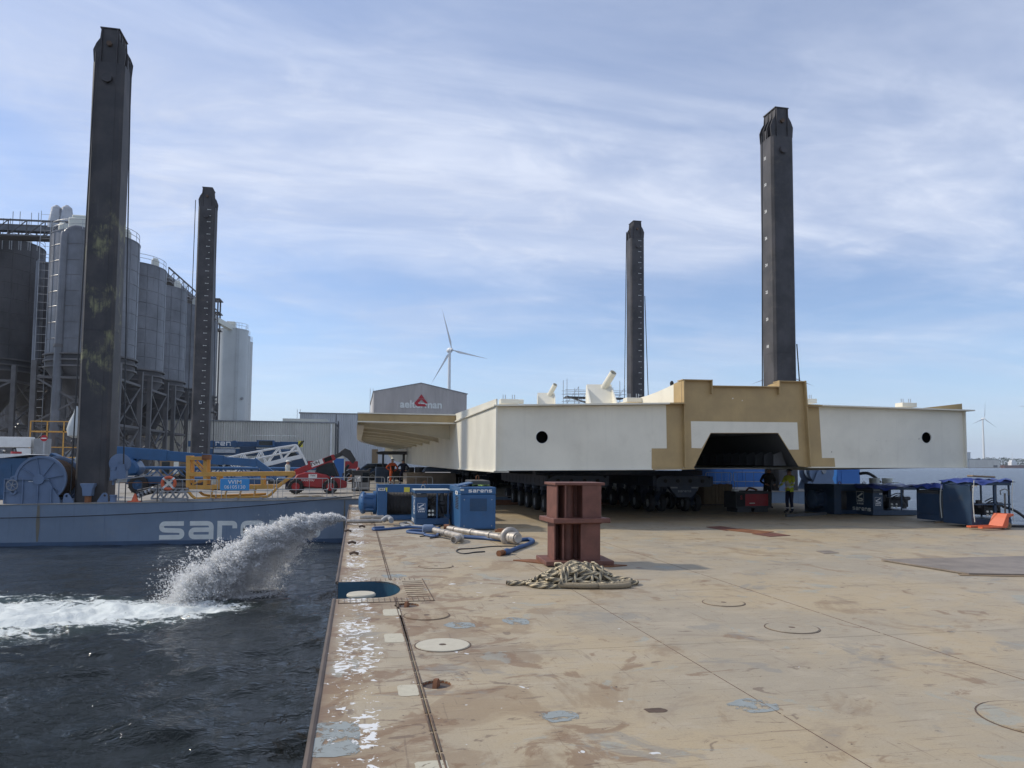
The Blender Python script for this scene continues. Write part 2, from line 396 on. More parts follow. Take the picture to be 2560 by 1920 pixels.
# ------------------------------------------------------------------ near barge
XL, XR, Y0, Y1 = -.26, 20.6, -7.0, 32.4
def deck_material():
    m, t, b = principled('barge_deck'); P = t.pos(); x, y, z = t.sep(P)
    big = t.noise(P, .38, 6., .62, .5); mid = t.noise(t.map(P, (1, 1.4, 1)), 1.3, 9., .70, .6); fine = t.noise(P, 55., 6., .75)
    edge = t.math('SUBTRACT', 1., t.step(x, -.3, 3.6))
    c = t.mix(t.step(big, .36, .62), (.42, .332, .205), (.35, .298, .215))
    c = t.mix(t.math('MULTIPLY', t.step(mid, .50, .62), .55), c, (.43, .365, .265))
    c = t.mix(t.math('MULTIPLY', t.step(mid, .46, .34), .5), c, (.265, .205, .14))
    def patch(scale, loc, thr, wid, amount, col, dist=.7, pull=0., st=(1, 1, 1), rot=0.):
        n = t.noise(t.map(P, st, (0, 0, rot), loc), scale, 10., .66, dist); th = t.math('MULTIPLY_ADD', edge, -pull, thr) if pull else thr
        return n, t.math('MULTIPLY', t.step(t.math('SUBTRACT', n, th), 0., wid), amount)
    bl, f = patch(.95, (0, 0, 0), .555, .08, .50, None, .8, .10, (1, .75, 1), .4); c = t.mix(f, c, (.225, .145, .075))
    b2, f = patch(1.7, (7, 3, 0), .61, .05, .6, None, .9, .10); c = t.mix(f, c, (.185, .10, .045))
    b3, f = patch(.8, (3, 8, 0), .59, .05, .55, None, .5, 0., (1, 1.2, 1)); c = t.mix(f, c, (.235, .225, .195))
    b4, f = patch(2.6, (1, 5, 0), .63, .03, .6, None, 1., .05, (1, 1.7, 1)); c = t.mix(f, c, (.12, .075, .05))
    b5, f = patch(1.3, (9, 1, 0), .60, .04, .5, None, .7); c = t.mix(f, c, (.30, .325, .29))
    # drag scratches and tyre scuffs
    for st, ro, th, am, col in (((1.1, 22, 1), -8, .585, .55, (.15, .10, .065)), ((18, .8, 1), 6, .60, .45, (.145, .095, .06)), ((2.2, 30, 1), 12, .60, .5, (.13, .085, .055)), ((1.0, 15, 1), -3, .60, .35, (.50, .42, .30))):
        n = t.noise(t.map(P, st, (0, 0, R(ro)), (ro, 2, 0)), 1.0, 7., .72, .15); c = t.mix(t.math('MULTIPLY', t.step(n, th, th+.06), am), c, col)
    # pits, specks, grain
    sp = t.noise(t.map(P, (9, 20, 1)), 1.7, 5., .7); c = t.mix(t.step(sp, .675, .70), c, (.06, .035, .022))
    sp2 = t.noise(t.map(P, (7, 7, 1), (0, 0, 0), (3, 4, 0)), 2.2, 4., .6); c = t.mix(t.step(sp2, .70, .715), c, (.05, .03, .02))
    c = t.mix(t.math('MULTIPLY', t.step(fine, .42, .72), .38), c, t.mix(.5, c, (.10, .065, .04)))
    # rust haze on the waterway coaming strip
    strip = t.math('SUBTRACT', 1., t.step(x, -.26, -.12)); c = t.mix(t.math('MULTIPLY', strip, .7), c, (.17, .105, .065))
    # gull lime: thick along the edge, scattered elsewhere
    dens = t.noise(P, .9, 3., .6); band = t.math('MULTIPLY', t.step(x, -.24, -.12), t.math('SUBTRACT', 1., t.step(x, .10, .46)))
    g1 = t.noise(t.map(P, (1.0, 1.1, 1)), 11., 3., .55, .9); gthr = t.math('SUBTRACT', .80, t.math('MULTIPLY', t.math('MULTIPLY_ADD', t.step(dens, .34, .58), .19, .10), band)); c = t.mix(t.step(t.math('SUBTRACT', g1, gthr), .0, .02), c, (.70, .70, .68))
    g3 = t.noise(t.map(P, (1.6, 1.0, 1), (0, 0, .5), (2, 7, 0)), 20., 2., .5, .6); gt3 = t.math('SUBTRACT', .86, t.math('MULTIPLY', band, .19)); c = t.mix(t.step(t.math('SUBTRACT', g3, gt3), .0, .02), c, (.68, .68, .66))
    g2 = t.noise(t.map(P, (1.1, 1.3, 1), (0, 0, 0), (5, 2, 0)), 6.0, 2., .5, .5); near = t.math('SUBTRACT', 1., t.step(x, 1.2, 3.8)); c = t.mix(t.step(t.math('SUBTRACT', g2, t.math('MULTIPLY_ADD', near, -.055, .775)), 0., .012), c, (.62, .62, .60))
    t.L.new(c, b.inputs['Base Color']); t.L.new(t.math('MULTIPLY_ADD', mid, .3, .48), b.inputs['Roughness'])
    hh = t.math('ADD', t.math('MULTIPLY', mid, .5), t.math('ADD', t.math('MULTIPLY', fine, .14), t.math('MULTIPLY', bl, .7)))
    t.L.new(t.bump(hh, .5, .012), b.inputs['Normal'])
    return m
deck_material()
paint('barge_side', (.10, .075, .06), .7, 0, .25, .5, (.05, .04, .035), .25, scale=1.5)
paint('pocket_blue', (.018, .070, .115), .4, 0, .1, .2, streak=.5)
paint('deck_iron', (.105, .068, .045), .8, 0, .3, .4, (.05, .035, .025), .1, scale=6)
def worn(name, col, lo, hi):
    m, t, b = principled(name); P = t.pos(); n = t.noise(P, 9., 9., .72, .5); c = t.mix(t.noise(P, 14., 4.), tuple(v*.85 for v in col), tuple(v*1.12 for v in col))
    t.L.new(t.mix(t.step(n, .62, .72), c, (.24, .17, .11)), b.inputs['Base Color']); b.inputs['Roughness'].default_value = .7; t.L.new(t.step(n, hi, lo), b.inputs['Alpha'])
worn('cream_patch', (.50, .46, .35), .60, .68); worn('grey_patch', (.27, .295, .285), .50, .58)
plain('cream_cap', (.50, .46, .36), .7, 0, .12, 14)
barge = thing('deck_barge', 'flat steel cargo barge with tan rust-stained deck carrying the bridge end', 'barge', (0, 0, 0))
PKX, PKY0, PKY1 = .66, 10.35, 11.75                         # mooring pocket cut into the port edge
hb = MB(); side = XL+.012
hb.prism([(side, Y0), (XR-.01, Y0), (XR-.01, Y1), (side, Y1), (side, PKY1), (PKX, PKY1), (PKX, PKY0), (side, PKY0)], 'z', WZ-1.2, -.022)
hb.build('hull', 'barge_side', barge)
pk = MB()
arc = [(XL+.02, PKY1-.004)]+[(PKX-.34+.336*math.sin(R(a)), (PKY1+PKY0)/2+(PKY1-PKY0)/2*.994*math.cos(R(a))) for a in range(0, 181, 15)]+[(XL+.02, PKY0+.004)]
k = len(arc); pk.add([(x, y, .004) for x, y in arc]+[(x, y, -.95) for x, y in arc], [(i, i+1, k+i+1, k+i) for i in range(k-1)], 0, True)
pk.add([(x, y, -.95) for x, y in arc], [tuple(range(k))], 0)
pk.build('mooring_pocket', 'pocket_blue', barge)
bb = MB(); bb.lathe([(.0, -.035), (.19, -.035), (.205, -.05), (.205, -.07), (.14, -.09), (.14, -.95)], (.1, (PKY0+PKY1)/2-.1, 0), 'z', 28)
bb.build('recessed_bollard', 'cream_cap', barge)
# deck plates with open seams; hole outlines are cut where padeyes are sunk into the deck
SUNK = [(gp(1091, 1711), .125), (gp(1017, 1513), .16)]
SX = [XL, .55, 3.12, 5.70, 8.25, 10.8, 13.35, 15.9, 18.45, XR]; SY = [Y0, .6, 3.9, 7.2, 10.2, 13.8, 17.1, 20.4, 23.7, 27.0, Y1]
gap = .004
def plate(x0, x1, y0, y1):
    mb = MB(); holes = [circle(p.x, p.y, r, 20) for p, r in SUNK if x0 < p.x < x1 and y0 < p.y < y1]
    if x0 < PKX and y0 < PKY1 and y1 > PKY0:                 # round the pocket
        inner = [(a, b_) for a, b_ in arc[1:-1]]
        out = [(x0, y0), (x0, PKY0), *[(a, b_) for a, b_ in reversed(inner)], (x0, PKY1), (x0, y1), (x1, y1), (x1, y0)]
        if x1 < PKX: return None
        mb.prism(out, 'z', -.02, 0, 0, holes)
    else: mb.prism([(x0, y0), (x1, y0), (x1, y1), (x0, y1)], 'z', -.02, 0, 0, holes)
    return mb.build('deck_plate', 'barge_deck', barge)
for i in range(len(SX)-1):
    for j in range(len(SY)-1):
        x0, x1, y0, y1 = SX[i]+(gap if i else 0), SX[i+1]-gap, SY[j]+gap, SY[j+1]-gap
        if j == 4 and i == 0: x1 = 3.12-gap                  # the pocket breaks through the first seam here
        if j == 4 and i == 1: continue
        plate(x0, x1, y0, y1)
sw = MB()
for y in np.arange(Y0, Y1, .37):                             # stitched weld bead along the first seam
    if PKY0-.1 < y < PKY1+.1: continue
    for dx in (-.016, .016): sw.tube([(.55+dx, y, .001), (.55+dx, y+.33, .001)], .0075, 5)
for x in (3.12, 5.70):
    for y in np.arange(Y0, 20, 1.1): sw.tube([(x, y, -.001), (x, y+1.05, -.001)], .005, 4)
sw.build('weld_bead', 'deck_iron', barge)['kind'] = 'stuff'
gr = MB()                                                    # welded grip bars round the pocket
for i in range(17): gr.bar((-.2+i*.075, 10.02, .003), (-.2+i*.075, 10.30, .003), .005, .006)
for i in range(16): gr.bar((-.2+i*.075, 11.80, .003), (-.2+i*.075, 12.0, .003), .005, .006)
for i in range(9): gr.bar((.72, 10.35+i*.165, .003), (1.02, 10.35+i*.165, .003), .005, .006)
gr.bar((-.2, 10.0, .004), (1.05, 10.0, .004), .008, .008); gr.bar((1.05, 10.0, .004), (1.05, 11.9, .004), .008, .008)
gr.build('grip_bars', 'deck_iron', barge)['kind'] = 'stuff'
rb = MB(); rb.tube([(XL+.0, Y0, -.012), (XL+.0, PKY0-.02, -.012)], .028, 8); rb.tube([(XL, PKY1+.02, -.012), (XL, Y1, -.012)], .028, 8)
rb.build('rubbing_bar', 'barge_side', barge)
for (px, py, r) in ((1067, 1539, .27), (1107, 1613, .275), (1809, 1507, .27), (1980, 1570, .29), (2610, 1800, .42), (1090, 1416, .3)):
    p = gp(px, py); h = MB(); h.lathe([(r+.012, .0), (r+.012, .004), (r, .004)], (0, 0, 0), 'z', 40, 1)
    h.lathe([(r, .0025), (r-.01, .0025), (r-.01, .009), (.04, .009), (.036, .004), (0, .004)], (0, 0, 0), 'z', 40, 0)
    h.lathe([(.036, .0085), (.0, .0085)], (0, 0, 0), 'z', 16, 1)
    h.build('manhole_cover', ['barge_deck' if px != 1107 else 'cream_cap', 'deck_iron'], barge, loc=p)
for p, r in SUNK:                                            # sunk lashing eyes
    h = MB(); h.lathe([(r, -.004), (r*.98, -.07), (.0, -.075)], (0, 0, 0), 'z', 20, 0)
    h.prism([(-.09, -.07), (.09, -.07), (.05, .0), (.02, .045), (-.03, .05), (-.06, .02)], 'y', -.018, .018, 0)
    e = h.build('lashing_eye', 'rust_plate', barge, loc=p); e.rotation_euler = (0, 0, R(70))
def blotch(px, py, rx, ry, mat, name='paint_patch', square=0., rot=0.):
    p = gp(px, py); n = 28; pts = []
    ph = [random.uniform(0, 6.28) for _ in range(4)]
    for i in range(n):
        a = 2*math.pi*i/n; ca, sa = math.cos(a), math.sin(a)
        k = 1/max(abs(ca), abs(sa)) if square else 1
        k = (1-square)+square*k; k *= 1+.07*math.sin(2*a+ph[0])+.05*math.sin(5*a+ph[1])+.04*math.sin(9*a+ph[2]) if square < .9 else 1+.02*math.sin(7*a+ph[0])
        u, w = rx*k*ca, ry*k*sa; pts.append((u*math.cos(rot)-w*math.sin(rot), u*math.sin(rot)+w*math.cos(rot)))
    mb = MB(); mb.add([(u, w, .0022) for u, w in pts], [tuple(range(n))]); o = mb.build(name, mat, barge, loc=(p.x, p.y, 0)); return o
blotch(1400, 1791, .13, .12, 'grey_patch', square=.5, rot=.2); blotch(1885, 1764, .18, .16, 'grey_patch', square=.3, rot=.5)
blotch(838, 1846, .16, .32, 'grey_patch', square=.9); blotch(1150, 1563, .17, .18, 'grey_patch'); blotch(1290, 1553, .16, .2, 'grey_patch')
blotch(980, 1531, .11, .2, 'cream_patch', square=.95); blotch(985, 1595, .10, .2, 'cream_patch', square=.95); blotch(1020, 1726, .082, .15, 'cream_patch', square=.95)
blotch(1080, 1919, .10, .1, 'cream_patch', square=.95); blotch(985, 1440, .2, .18, 'grey_patch', square=.4, rot=.3); blotch(1640, 1776, .08, .05, 'deck_iron', square=.6)
for (px, py) in ((870, 1330), (880, 1360), (885, 1387), (905, 1319)):
    p = gp(px, py); h = MB(); h.tube([(-.09, 0, .02), (0, 0, .05), (.09, 0, .02)], .028, 7); h.build('deck_cleat', 'deck_iron', barge, loc=(p.x, p.y, 0))
# ------------------------------------------------------------------ bridge deck section on transporters
YB = 21.5
bridge = thing('bridge_section', 'cream and tan steel bridge deck section with trapezoid opening and round holes in its end', 'bridge', (0, 0, 0))
def bz(px, py, Y=YB): p = at(px, py, Y); return (p.x, p.z)
def polyY(pts, Y=YB): return [bz(px, py, Y) for px, py in pts]
BLc, BRc = bz(1240, 1176), bz(2413, 1168)
XBL, XBR = BLc[0], BRc[0]; XH0, XH1 = bz(1705, 1060)[0], bz(2013, 1060)[0]
# end plates (a hair of depth so the edges read), holes cut through
def hole(px, py, r): c = bz(px, py); return circle(c[0], c[1], r, 32)
e = MB(); e.prism(polyY([(1240, 1176), (1709, 1172), (1707, 1012), (1238, 1017)]), 'y', YB, YB+.03, 0, [hole(1355, 1093, .185)])
e.build('end_plate', 'cream', bridge)
e = MB(); e.prism(polyY([(2022, 1168), (2413, 1168), (2406, 1028), (2014, 1015)]), 'y', YB, YB+.03, 0, [hole(2316, 1094, .185)])
e.build('end_plate', 'cream', bridge)
e = MB(); e.prism(polyY([(1709, 1172), (1734, 1171), (1777, 1083), (1945, 1083), (1997, 1166), (2022, 1168), (2008, 956), (1946, 954), (1946, 968), (1776, 965), (1776, 952), (1705, 950)]), 'y', YB+.002, YB+.032, 0)
e.build('end_plate', 'primer', bridge)
def patch(pts, mat, name): e = MB(); e.prism(polyY(pts), 'y', YB-.003, YB+.0005, 0); return e.build(name, mat, bridge)
patch([(1665, 1012), (1706, 1011), (1708, 1171), (1629, 1172), (1629, 1121), (1667, 1121)], 'primer', 'primer_patch')
patch([(2016, 1016), (2047, 1018), (2055, 1145), (2086, 1145), (2088, 1167), (2023, 1167)], 'primer', 'primer_patch')
patch([(1727, 1053), (1993, 1056), (1997, 1124), (1972, 1124), (1945.5, 1082), (1776.5, 1082), (1754, 1121), (1729, 1120)], 'cream', 'cream_patch')
for px, py in ((1355, 1093), (2316, 1094)):
    rg = MB(); c = bz(px, py); rg.tube([(c[0]+.19*math.cos(2*math.pi*i/28), YB-.004, c[1]+.19*math.sin(2*math.pi*i/28)) for i in range(28)], .007, 6, 0, False, True, True)
    rg.build('hole_rim', 'white_paint', bridge)
# dark closed body behind the holes
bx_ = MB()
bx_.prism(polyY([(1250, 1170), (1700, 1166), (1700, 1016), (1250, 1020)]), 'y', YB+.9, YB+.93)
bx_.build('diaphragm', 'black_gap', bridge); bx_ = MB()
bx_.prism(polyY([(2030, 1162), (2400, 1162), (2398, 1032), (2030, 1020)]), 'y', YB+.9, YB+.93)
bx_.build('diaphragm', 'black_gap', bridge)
# flanges and upright edge strips
fl = MB()
def strip(p, q, w, d0, d1, mat=0, mb=fl):                    # strip in the end plane from pixel p to q, w thick, pushed d0..d1 in depth
    a, b_ = Vector((*bz(*p), 0)), Vector((*bz(*q), 0)); n = Vector((-(b_-a).y, (b_-a).x, 0)).normalized()*w/2
    mb.prism([(a+n)[:2], (b_+n)[:2], (b_-n)[:2], (a-n)[:2]], 'y', YB+d0, YB+d1, mat)
strip((1232, 1014.5), (1668, 1009.5), .045, -.22, 9); strip((1668, 1009.5), (1710, 1009), .045, -.22, 9, 1)
strip((2012, 1013), (2046, 1014.5), .04, -.22, 9, 1); strip((2046, 1014.5), (2425, 1027), .04, -.22, 9)
strip((1240, 1175.5), (1629, 1173.5), .03, -.10, 9); strip((1629, 1173.5), (1734, 1172), .03, -.10, 9, 1); strip((1232, 1178), (1266, 1178), .03, -.16, .3)
strip((2020, 1168.5), (2415, 1169), .03, -.08, 9, 0)
fl.build('flange', ['cream', 'primer'], bridge)
hf = MB()
strip((1703, 950), (1777, 951.5), .03, -.12, .3, 0, hf); strip((1776, 965.5), (1946, 968), .03, -.12, .3, 0, hf); strip((1945, 953.5), (2009, 955), .03, -.12, .3, 0, hf)
strip((1776, 950), (1776, 985), .03, -.13, .0, 0, hf); strip((1944, 952), (1944, 987), .03, -.13, .0, 0, hf)
strip((1706.5, 949), (1709.5, 1168), .04, -.13, .0, 0, hf); strip((2008, 953), (2022, 1167), .05, -.14, .0, 0, hf)
hf.build('edge_strip', 'primer', bridge)
for px in (1452, 1622, 2196):                               # faint vertical plate welds and chalk marks on the end plates
    x_, z_ = bz(px, 1100); g = MB(); g.box(x_-.004, x_+.004, YB-.0015, YB+.001, bz(px, 1170)[1], bz(px, 1020)[1]); g.build('weld_seam', 'cream', bridge)
for (px, py, w_, h_) in ((1384, 1101, .01, .03), (1625, 1130, .012, .05), (2215, 1104, .012, .04), (2190, 1102, .05, .01), (2078, 1132, .03, .06), (2296, 1099, .04, .05), (1830, 998, .05, .05), (1854, 1003, .04, .04), (1919, 1057, .012, .03)):
    x_, z_ = bz(px, py); g = MB(); g.add([(x_, YB-.0045, z_), (x_+w_, YB-.0045, z_+h_*.3), (x_+w_*.8, YB-.0045, z_+h_), (x_+w_*.2, YB-.0045, z_+h_*.8)], [(0, 1, 2, 3)]); g.build('scuff', 'dark_plate' if px not in (1830, 1854) else 'cream', bridge)
# hump: two upstanding fins running back and tapering into the deck
xf = bz(1705, 950)[0]; FIN = []
for px, py in ((1690, 958), (1665, 970), (1640, 981), (1615, 990), (1590, 997), (1560, 1003)):
    r_ = ray(px, py); Yf = xf*r_.y/r_.x; FIN.append((Yf-YB, at(px, py, Yf).z))
FIN += [(FIN[-1][0]+2.0, FIN[-1][1]-.06), (FIN[-1][0]+5, FIN[-1][1]-.45)]
for (pa, pb, ztop0) in ((1705, 1776, 950), (1946, 2008, 954)):
    x0, z0 = bz(pa, ztop0); x1 = bz(pb, ztop0)[0]; zd = bz(1700, 1009)[1]; f2 = MB(); dz0 = z0-bz(1705, 950)[1]
    f2.prism([(YB+.032, zd-.35), (YB+.032, z0-.015)]+[(YB+L, z+dz0) for L, z in FIN]+[(YB+FIN[-1][0], zd-.35)], 'x', x0, x1); f2.build('fin', 'cream', bridge)
    f3 = MB(); k_ = (z0-.012-FIN[0][1]-dz0)/FIN[0][0]; f3.prism([(YB+.034, zd), (YB+.034, z0-.010), (YB+.62, z0-.010-k_*.6+.01), (YB+.62, zd)], 'x', x0-.006, x1+.006); f3.build('primer_patch', 'primer', bridge)
# tunnel through the box: soffit, sloping sides, stiffeners
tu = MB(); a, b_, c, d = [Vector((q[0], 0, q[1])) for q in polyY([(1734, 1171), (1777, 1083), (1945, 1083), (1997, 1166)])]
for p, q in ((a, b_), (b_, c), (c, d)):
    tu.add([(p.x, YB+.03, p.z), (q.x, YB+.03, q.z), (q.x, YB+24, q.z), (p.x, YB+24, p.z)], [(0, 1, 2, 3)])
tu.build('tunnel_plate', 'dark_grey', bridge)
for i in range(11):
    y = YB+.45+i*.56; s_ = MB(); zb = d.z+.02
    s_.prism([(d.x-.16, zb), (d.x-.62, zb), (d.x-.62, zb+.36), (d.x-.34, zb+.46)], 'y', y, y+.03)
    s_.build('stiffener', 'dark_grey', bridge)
bt = MB(); bt.box(a.x+.4, d.x, YB+2.0, YB+18, a.z-.03, a.z-.002); bt.build('bottom_plate', 'grey_paint', bridge)
# outer webs: the near part stands proud of the deck, then runs on with a slow rise (camber)
YS = 30.4
def zb(y): return BLc[1]-.02+.000132*max(0, y-26)**2        # girder bottom
zt0, zt1 = bz(1236, 998)[1], at(1137, 1034, YS).z
def ztop(y): return zt1+.000110*(y-YS)**2
ys = [YB-.16, YB+3, YB+6, YS]
w = MB(); w.prism([(y, zb(y)) for y in ys]+[(YS, zt1), (YB-.16, zt0)], 'x', XBL-.045, XBL); w.build('web', 'cream', bridge)
ys = [YS+.002]+[YS+4.5*i for i in range(1, 14)]
w = MB(); w.prism([(y, zb(y)) for y in ys]+[(y, ztop(y)) for y in reversed(ys)], 'x', XBL-.035, XBL+.0); w.build('web', 'cream', bridge)
w = MB(); w.prism([(YB-.1, BRc[1])]+[(y, zb(y)) for y in ys[:8]]+[(y, ztop(y)-.1) for y in reversed(ys[:8])]+[(YB-.1, bz(2406, 1026)[1])], 'x', XBR-.03, XBR); w.build('web', 'cream', bridge)
bf = MB()
pts = [YB-.16, YB+4, YS]+ys[1:]
for y0, y1 in zip(pts[:-1], pts[1:]):
    bf.add([(XBL-.10, y0, zb(y0)-.035), (XBL+.35, y0, zb(y0)-.035), (XBL+.35, y1, zb(y1)-.035), (XBL-.10, y1, zb(y1)-.035),
            (XBL-.10, y0, zb(y0)), (XBL+.35, y0, zb(y0)), (XBL+.35, y1, zb(y1)), (XBL-.10, y1, zb(y1))], [(3, 2, 1, 0), (4, 5, 6, 7), (0, 1, 5, 4), (2, 3, 7, 6), (1, 2, 6, 5), (3, 0, 4, 7)])
bf.build('bottom_flange', 'cream', bridge)
so_ = MB()                                                   # soffit and deck plate
for y0, y1 in zip(pts[:-1], pts[1:]):
    so_.add([(XBL, y0+.3, zb(y0)+.01), (XBR-.05, y0+.3, zb(y0)-BLc[1]+BRc[1]+.04), (XBR-.05, y1+.3, zb(y1)-BLc[1]+BRc[1]+.04), (XBL, y1+.3, zb(y1)+.01)], [(0, 1, 2, 3)])
    zz0, zz1 = bz(1240, 1012)[1] if y0 < YS else ztop(y0)-.06, bz(1240, 1012)[1] if y1 <= YS else ztop(y1)-.06
    so_.add([(XBL, y0+.3, zz0-.05), (XBR-.05, y0+.3, zz0-.05), (XBR-.05, y1+.3, zz1-.05), (XBL, y1+.3, zz1-.05)], [(3, 2, 1, 0)])
so_.build('deck_plate', 'cream', bridge)
# side cantilever with brackets
YE = 88.0
def xtip(y): return at(894, 1040, YS).x if y < 50 else at(894, 1040, YS).x+2.6*((y-50)/(YE-50))**1.7
cz0, cz1 = at(1000, 1054.5, YS).z, at(1000, 1036, YS).z
def rise(y): return .000110*(y-YS)**2
cy = [YS]+[YS+2.4*i for i in range(1, 25)]
ct = MB()
for y0, y1 in zip(cy[:-1], cy[1:]):
    for za, zb_ in ((cz1+.03, cz1+.0), ):
        a0, a1, b0, b1 = xtip(y0), xtip(y1), XBL-.03, XBL-.03; r0, r1 = rise(y0), rise(y1)
        ct.add([(a0, y0, za+r0), (b0, y0, za+r0), (b1, y1, za+r1), (a1, y1, za+r1), (a0, y0, cz0+r0), (b0, y0, cz0+r0), (b1, y1, cz0+r1), (a1, y1, cz0+r1)],
               [(0, 1, 2, 3), (7, 6, 5, 4), (3, 7, 4, 0)])
ct.build('cantilever_slab', 'cream', bridge)
fa = MB(); fa.box(xtip(YS)+.015, XBL-.05, YS-.012, YS-.002, cz0+.0, cz1-.005); fa.build('fascia', 'primer', bridge)
fb = MB(); fb.box(xtip(YS)-.01, XBL-.04, YS-.06, YS+.01, cz1, cz1+.045); fb.box(xtip(YS)-.01, XBL-.04, YS-.06, YS+.01, cz0-.045, cz0); fb.build('fascia_flange', 'cream', bridge)
bo = MB()
for i in range(7):
    x = xtip(YS)+.35+i*.55
    for dz in (.09, .22): bo.tube([(x, YS-.02, cz0+dz), (x+.06, YS-.02, cz0+dz)], .012, 6)
bo.build('fascia_bolt', 'primer', bridge)['kind'] = 'stuff'
for i in range(11):
    y = YS+2.2+i*4.6; r = rise(y); xt = xtip(y); bk = MB()
    bk.prism([(xt+.02, cz0+r), (XBL-.04, cz0+r), (XBL-.04, cz0+r-.62), (XBL-.6, cz0+r-.50), (XBL-2.2, cz0+r-.25), (xt+.02, cz0+r-.10)], 'y', y, y+.06)
    bk.prism([(XBL-.04, cz0+r-.63), (XBL-.6, cz0+r-.51), (XBL-2.2, cz0+r-.26), (xt+.02, cz0+r-.11), (xt+.02, cz0+r-.14), (XBL-2.2, cz0+r-.29), (XBL-.6, cz0+r-.54), (XBL-.04, cz0+r-.66)], 'y', y-.11, y+.17)
    bk.build('bracket', 'cream', bridge)
tp = MB()
for y0, y1 in zip(cy[:-1], cy[1:]):
    a0, a1, r0, r1 = xtip(y0)-.02, xtip(y1)-.02, rise(y0), rise(y1)
    tp.add([(a0, y0, cz1+.05+r0), (a1, y1, cz1+.05+r1), (a1, y1, cz0-.16+r1), (a0, y0, cz0-.16+r0), (a0+.3, y0, cz0-.17+r0), (a1+.3, y1, cz0-.17+r1)], [(0, 1, 2, 3), (3, 2, 5, 4)])
tp.build('edge_fascia', 'cream', bridge)
# far end diaphragm
fe = MB(); y = cy[-1]+.3; fe.prism([(xtip(y)+.6, ztop(y)-.25), (XBR-2, ztop(y)-.25), (XBR-2, zb(y)+.05), (XBL, zb(y)+.05), (XBL-.8, ztop(y)-1.2)], 'y', y, y+.05); fe.build('end_plate', 'cream', bridge)
# stay-anchor stubs on the deck: gusseted boxes with a raked pipe
def anchor(px, py, Y, s, lab):
    b0 = at(px, py, Y); t = thing('cable_anchor', lab, 'anchor', b0, 0., 'cable anchors on the bridge deck')
    g = MB(); g.prism([(-.9*s, -.35), (.35*s, -.35), (.62*s, .16*s), (.30*s, .58*s), (-.16*s, .58*s)], 'x', -.42*s, .42*s); g.build('anchor_box', 'cream', t)
    for sx in (-1, 1):
        k = MB(); k.prism([(-2.0*s, -.3), (-.7*s, -.3), (-.0*s, .30*s), (-.18*s, .48*s)], 'x', sx*.42*s-.03, sx*.42*s+.03); k.build('gusset', 'cream', t)
    p = MB(); dv = Vector((.40, -.62, .68)).normalized(); o0 = Vector((.02, -.0, .22))*s
    p.pipe(o0, o0+dv*1.05*s, .118*s, .10*s, 24); p.build('anchor_pipe', 'cream', t); t.rotation_euler = (0, 0, R(-14)); return t
anchor(1497, 1004, 34.5, 1.42, 'large cream cable anchor box with raked open pipe by the scaffold')
anchor(1365, 1012, 48, 1.36, 'small looking cream cable anchor with raked open pipe behind the girder edge')
def deckbox(px, py, Y, lab, pipe):
    b0 = at(px, py, Y); t = thing('deck_fitting', lab, 'fitting', b0); g = MB(); g.cbox((0, 0, .06), (.62, .4, .16)); g.build('base_block', 'cream', t, bevel=.01)
    for x in (-.2, -.12, .12, .2):
        s_ = MB(); s_.tube([(x, 0, .1), (x, 0, .3)], .012, 6); s_.build('stud', 'galv', t)
    if pipe: s_ = MB(); s_.pipe((.3, -.1, .07), (.48, -.1, .07), .08, .06, 16); s_.build('pipe_stub', 'cream', t)
deckbox(1272, 1009, 24.5, 'cream deck fitting with four studs and a pipe stub', True)
deckbox(1583, 1005, 25.0, 'cream deck fitting with four studs beside the curved fin', False)
deckbox(2265, 1017, 24.0, 'low cream deck fitting with studs on the deck edge near a round hole', False)
deckbox(2016, 1007, 24.5, 'cream deck fitting with studs beside the primer fin', False)
up = MB(); up.prism(polyY([(2288, 1022), (2405, 1009), (2406, 1028)], YB+.5), 'y', YB+.5, YB+.54); up.build('edge_upstand', 'primer', bridge)
p0 = at(1679.5, 972, 26); t = thing('site_camera', 'small black camera on a short post above the fin', 'camera', p0)
g = MB(); g.tube([(0, 0, -.45), (0, 0, .12)], .02, 8); g.build('post', 'dark_grey', t); g = MB(); g.ball((0, 0, .2), .075, 10, 7, 0, (1, 1, 1.4)); g.build('camera_head', 'black_rubber', t)
# scaffold tower on the deck behind the anchors
s0 = at(1490, 1013, 62); sc_ = thing('scaffold', 'grey tube scaffold with dark platform standing behind the cable anchors', 'scaffold', s0)
W_ = 5.3; n_ = 6
for i in range(n_):
    x = -W_/2+W_*i/(n_-1)
    for yy in (0, 1.2):
        g = MB(); g.tube([(x, yy, -.5), (x, yy, (2.25, 1.6, 1.3, 1.9, 1.5, 2.35)[i])], .025, 6); g.build('standard', 'galv', sc_)
for zz_ in (.35, 1.0, 1.3):
    for yy in (0, 1.2): g = MB(); g.tube([(-W_/2-.15, yy, zz_), (W_/2+.15, yy, zz_+random.uniform(-.05, .05))], .022, 6); g.build('ledger', 'galv', sc_)
for i in range(n_-1):
    x = -W_/2+W_*i/(n_-1); g = MB(); g.tube([(x, -.03, .1), (x+W_/(n_-1), -.03, 1.6)], .02, 6); g.build('brace', 'galv', sc_)
g = MB(); g.box(-W_/2, W_/2, -.1, 1.3, .62, .72); g.build('platform', 'dark_grey', sc_)
g = MB(); g.bar((-W_/2, .2, .75), (-.4, .5, .15), .5, .06); g.build('platform', 'dark_grey', sc_)
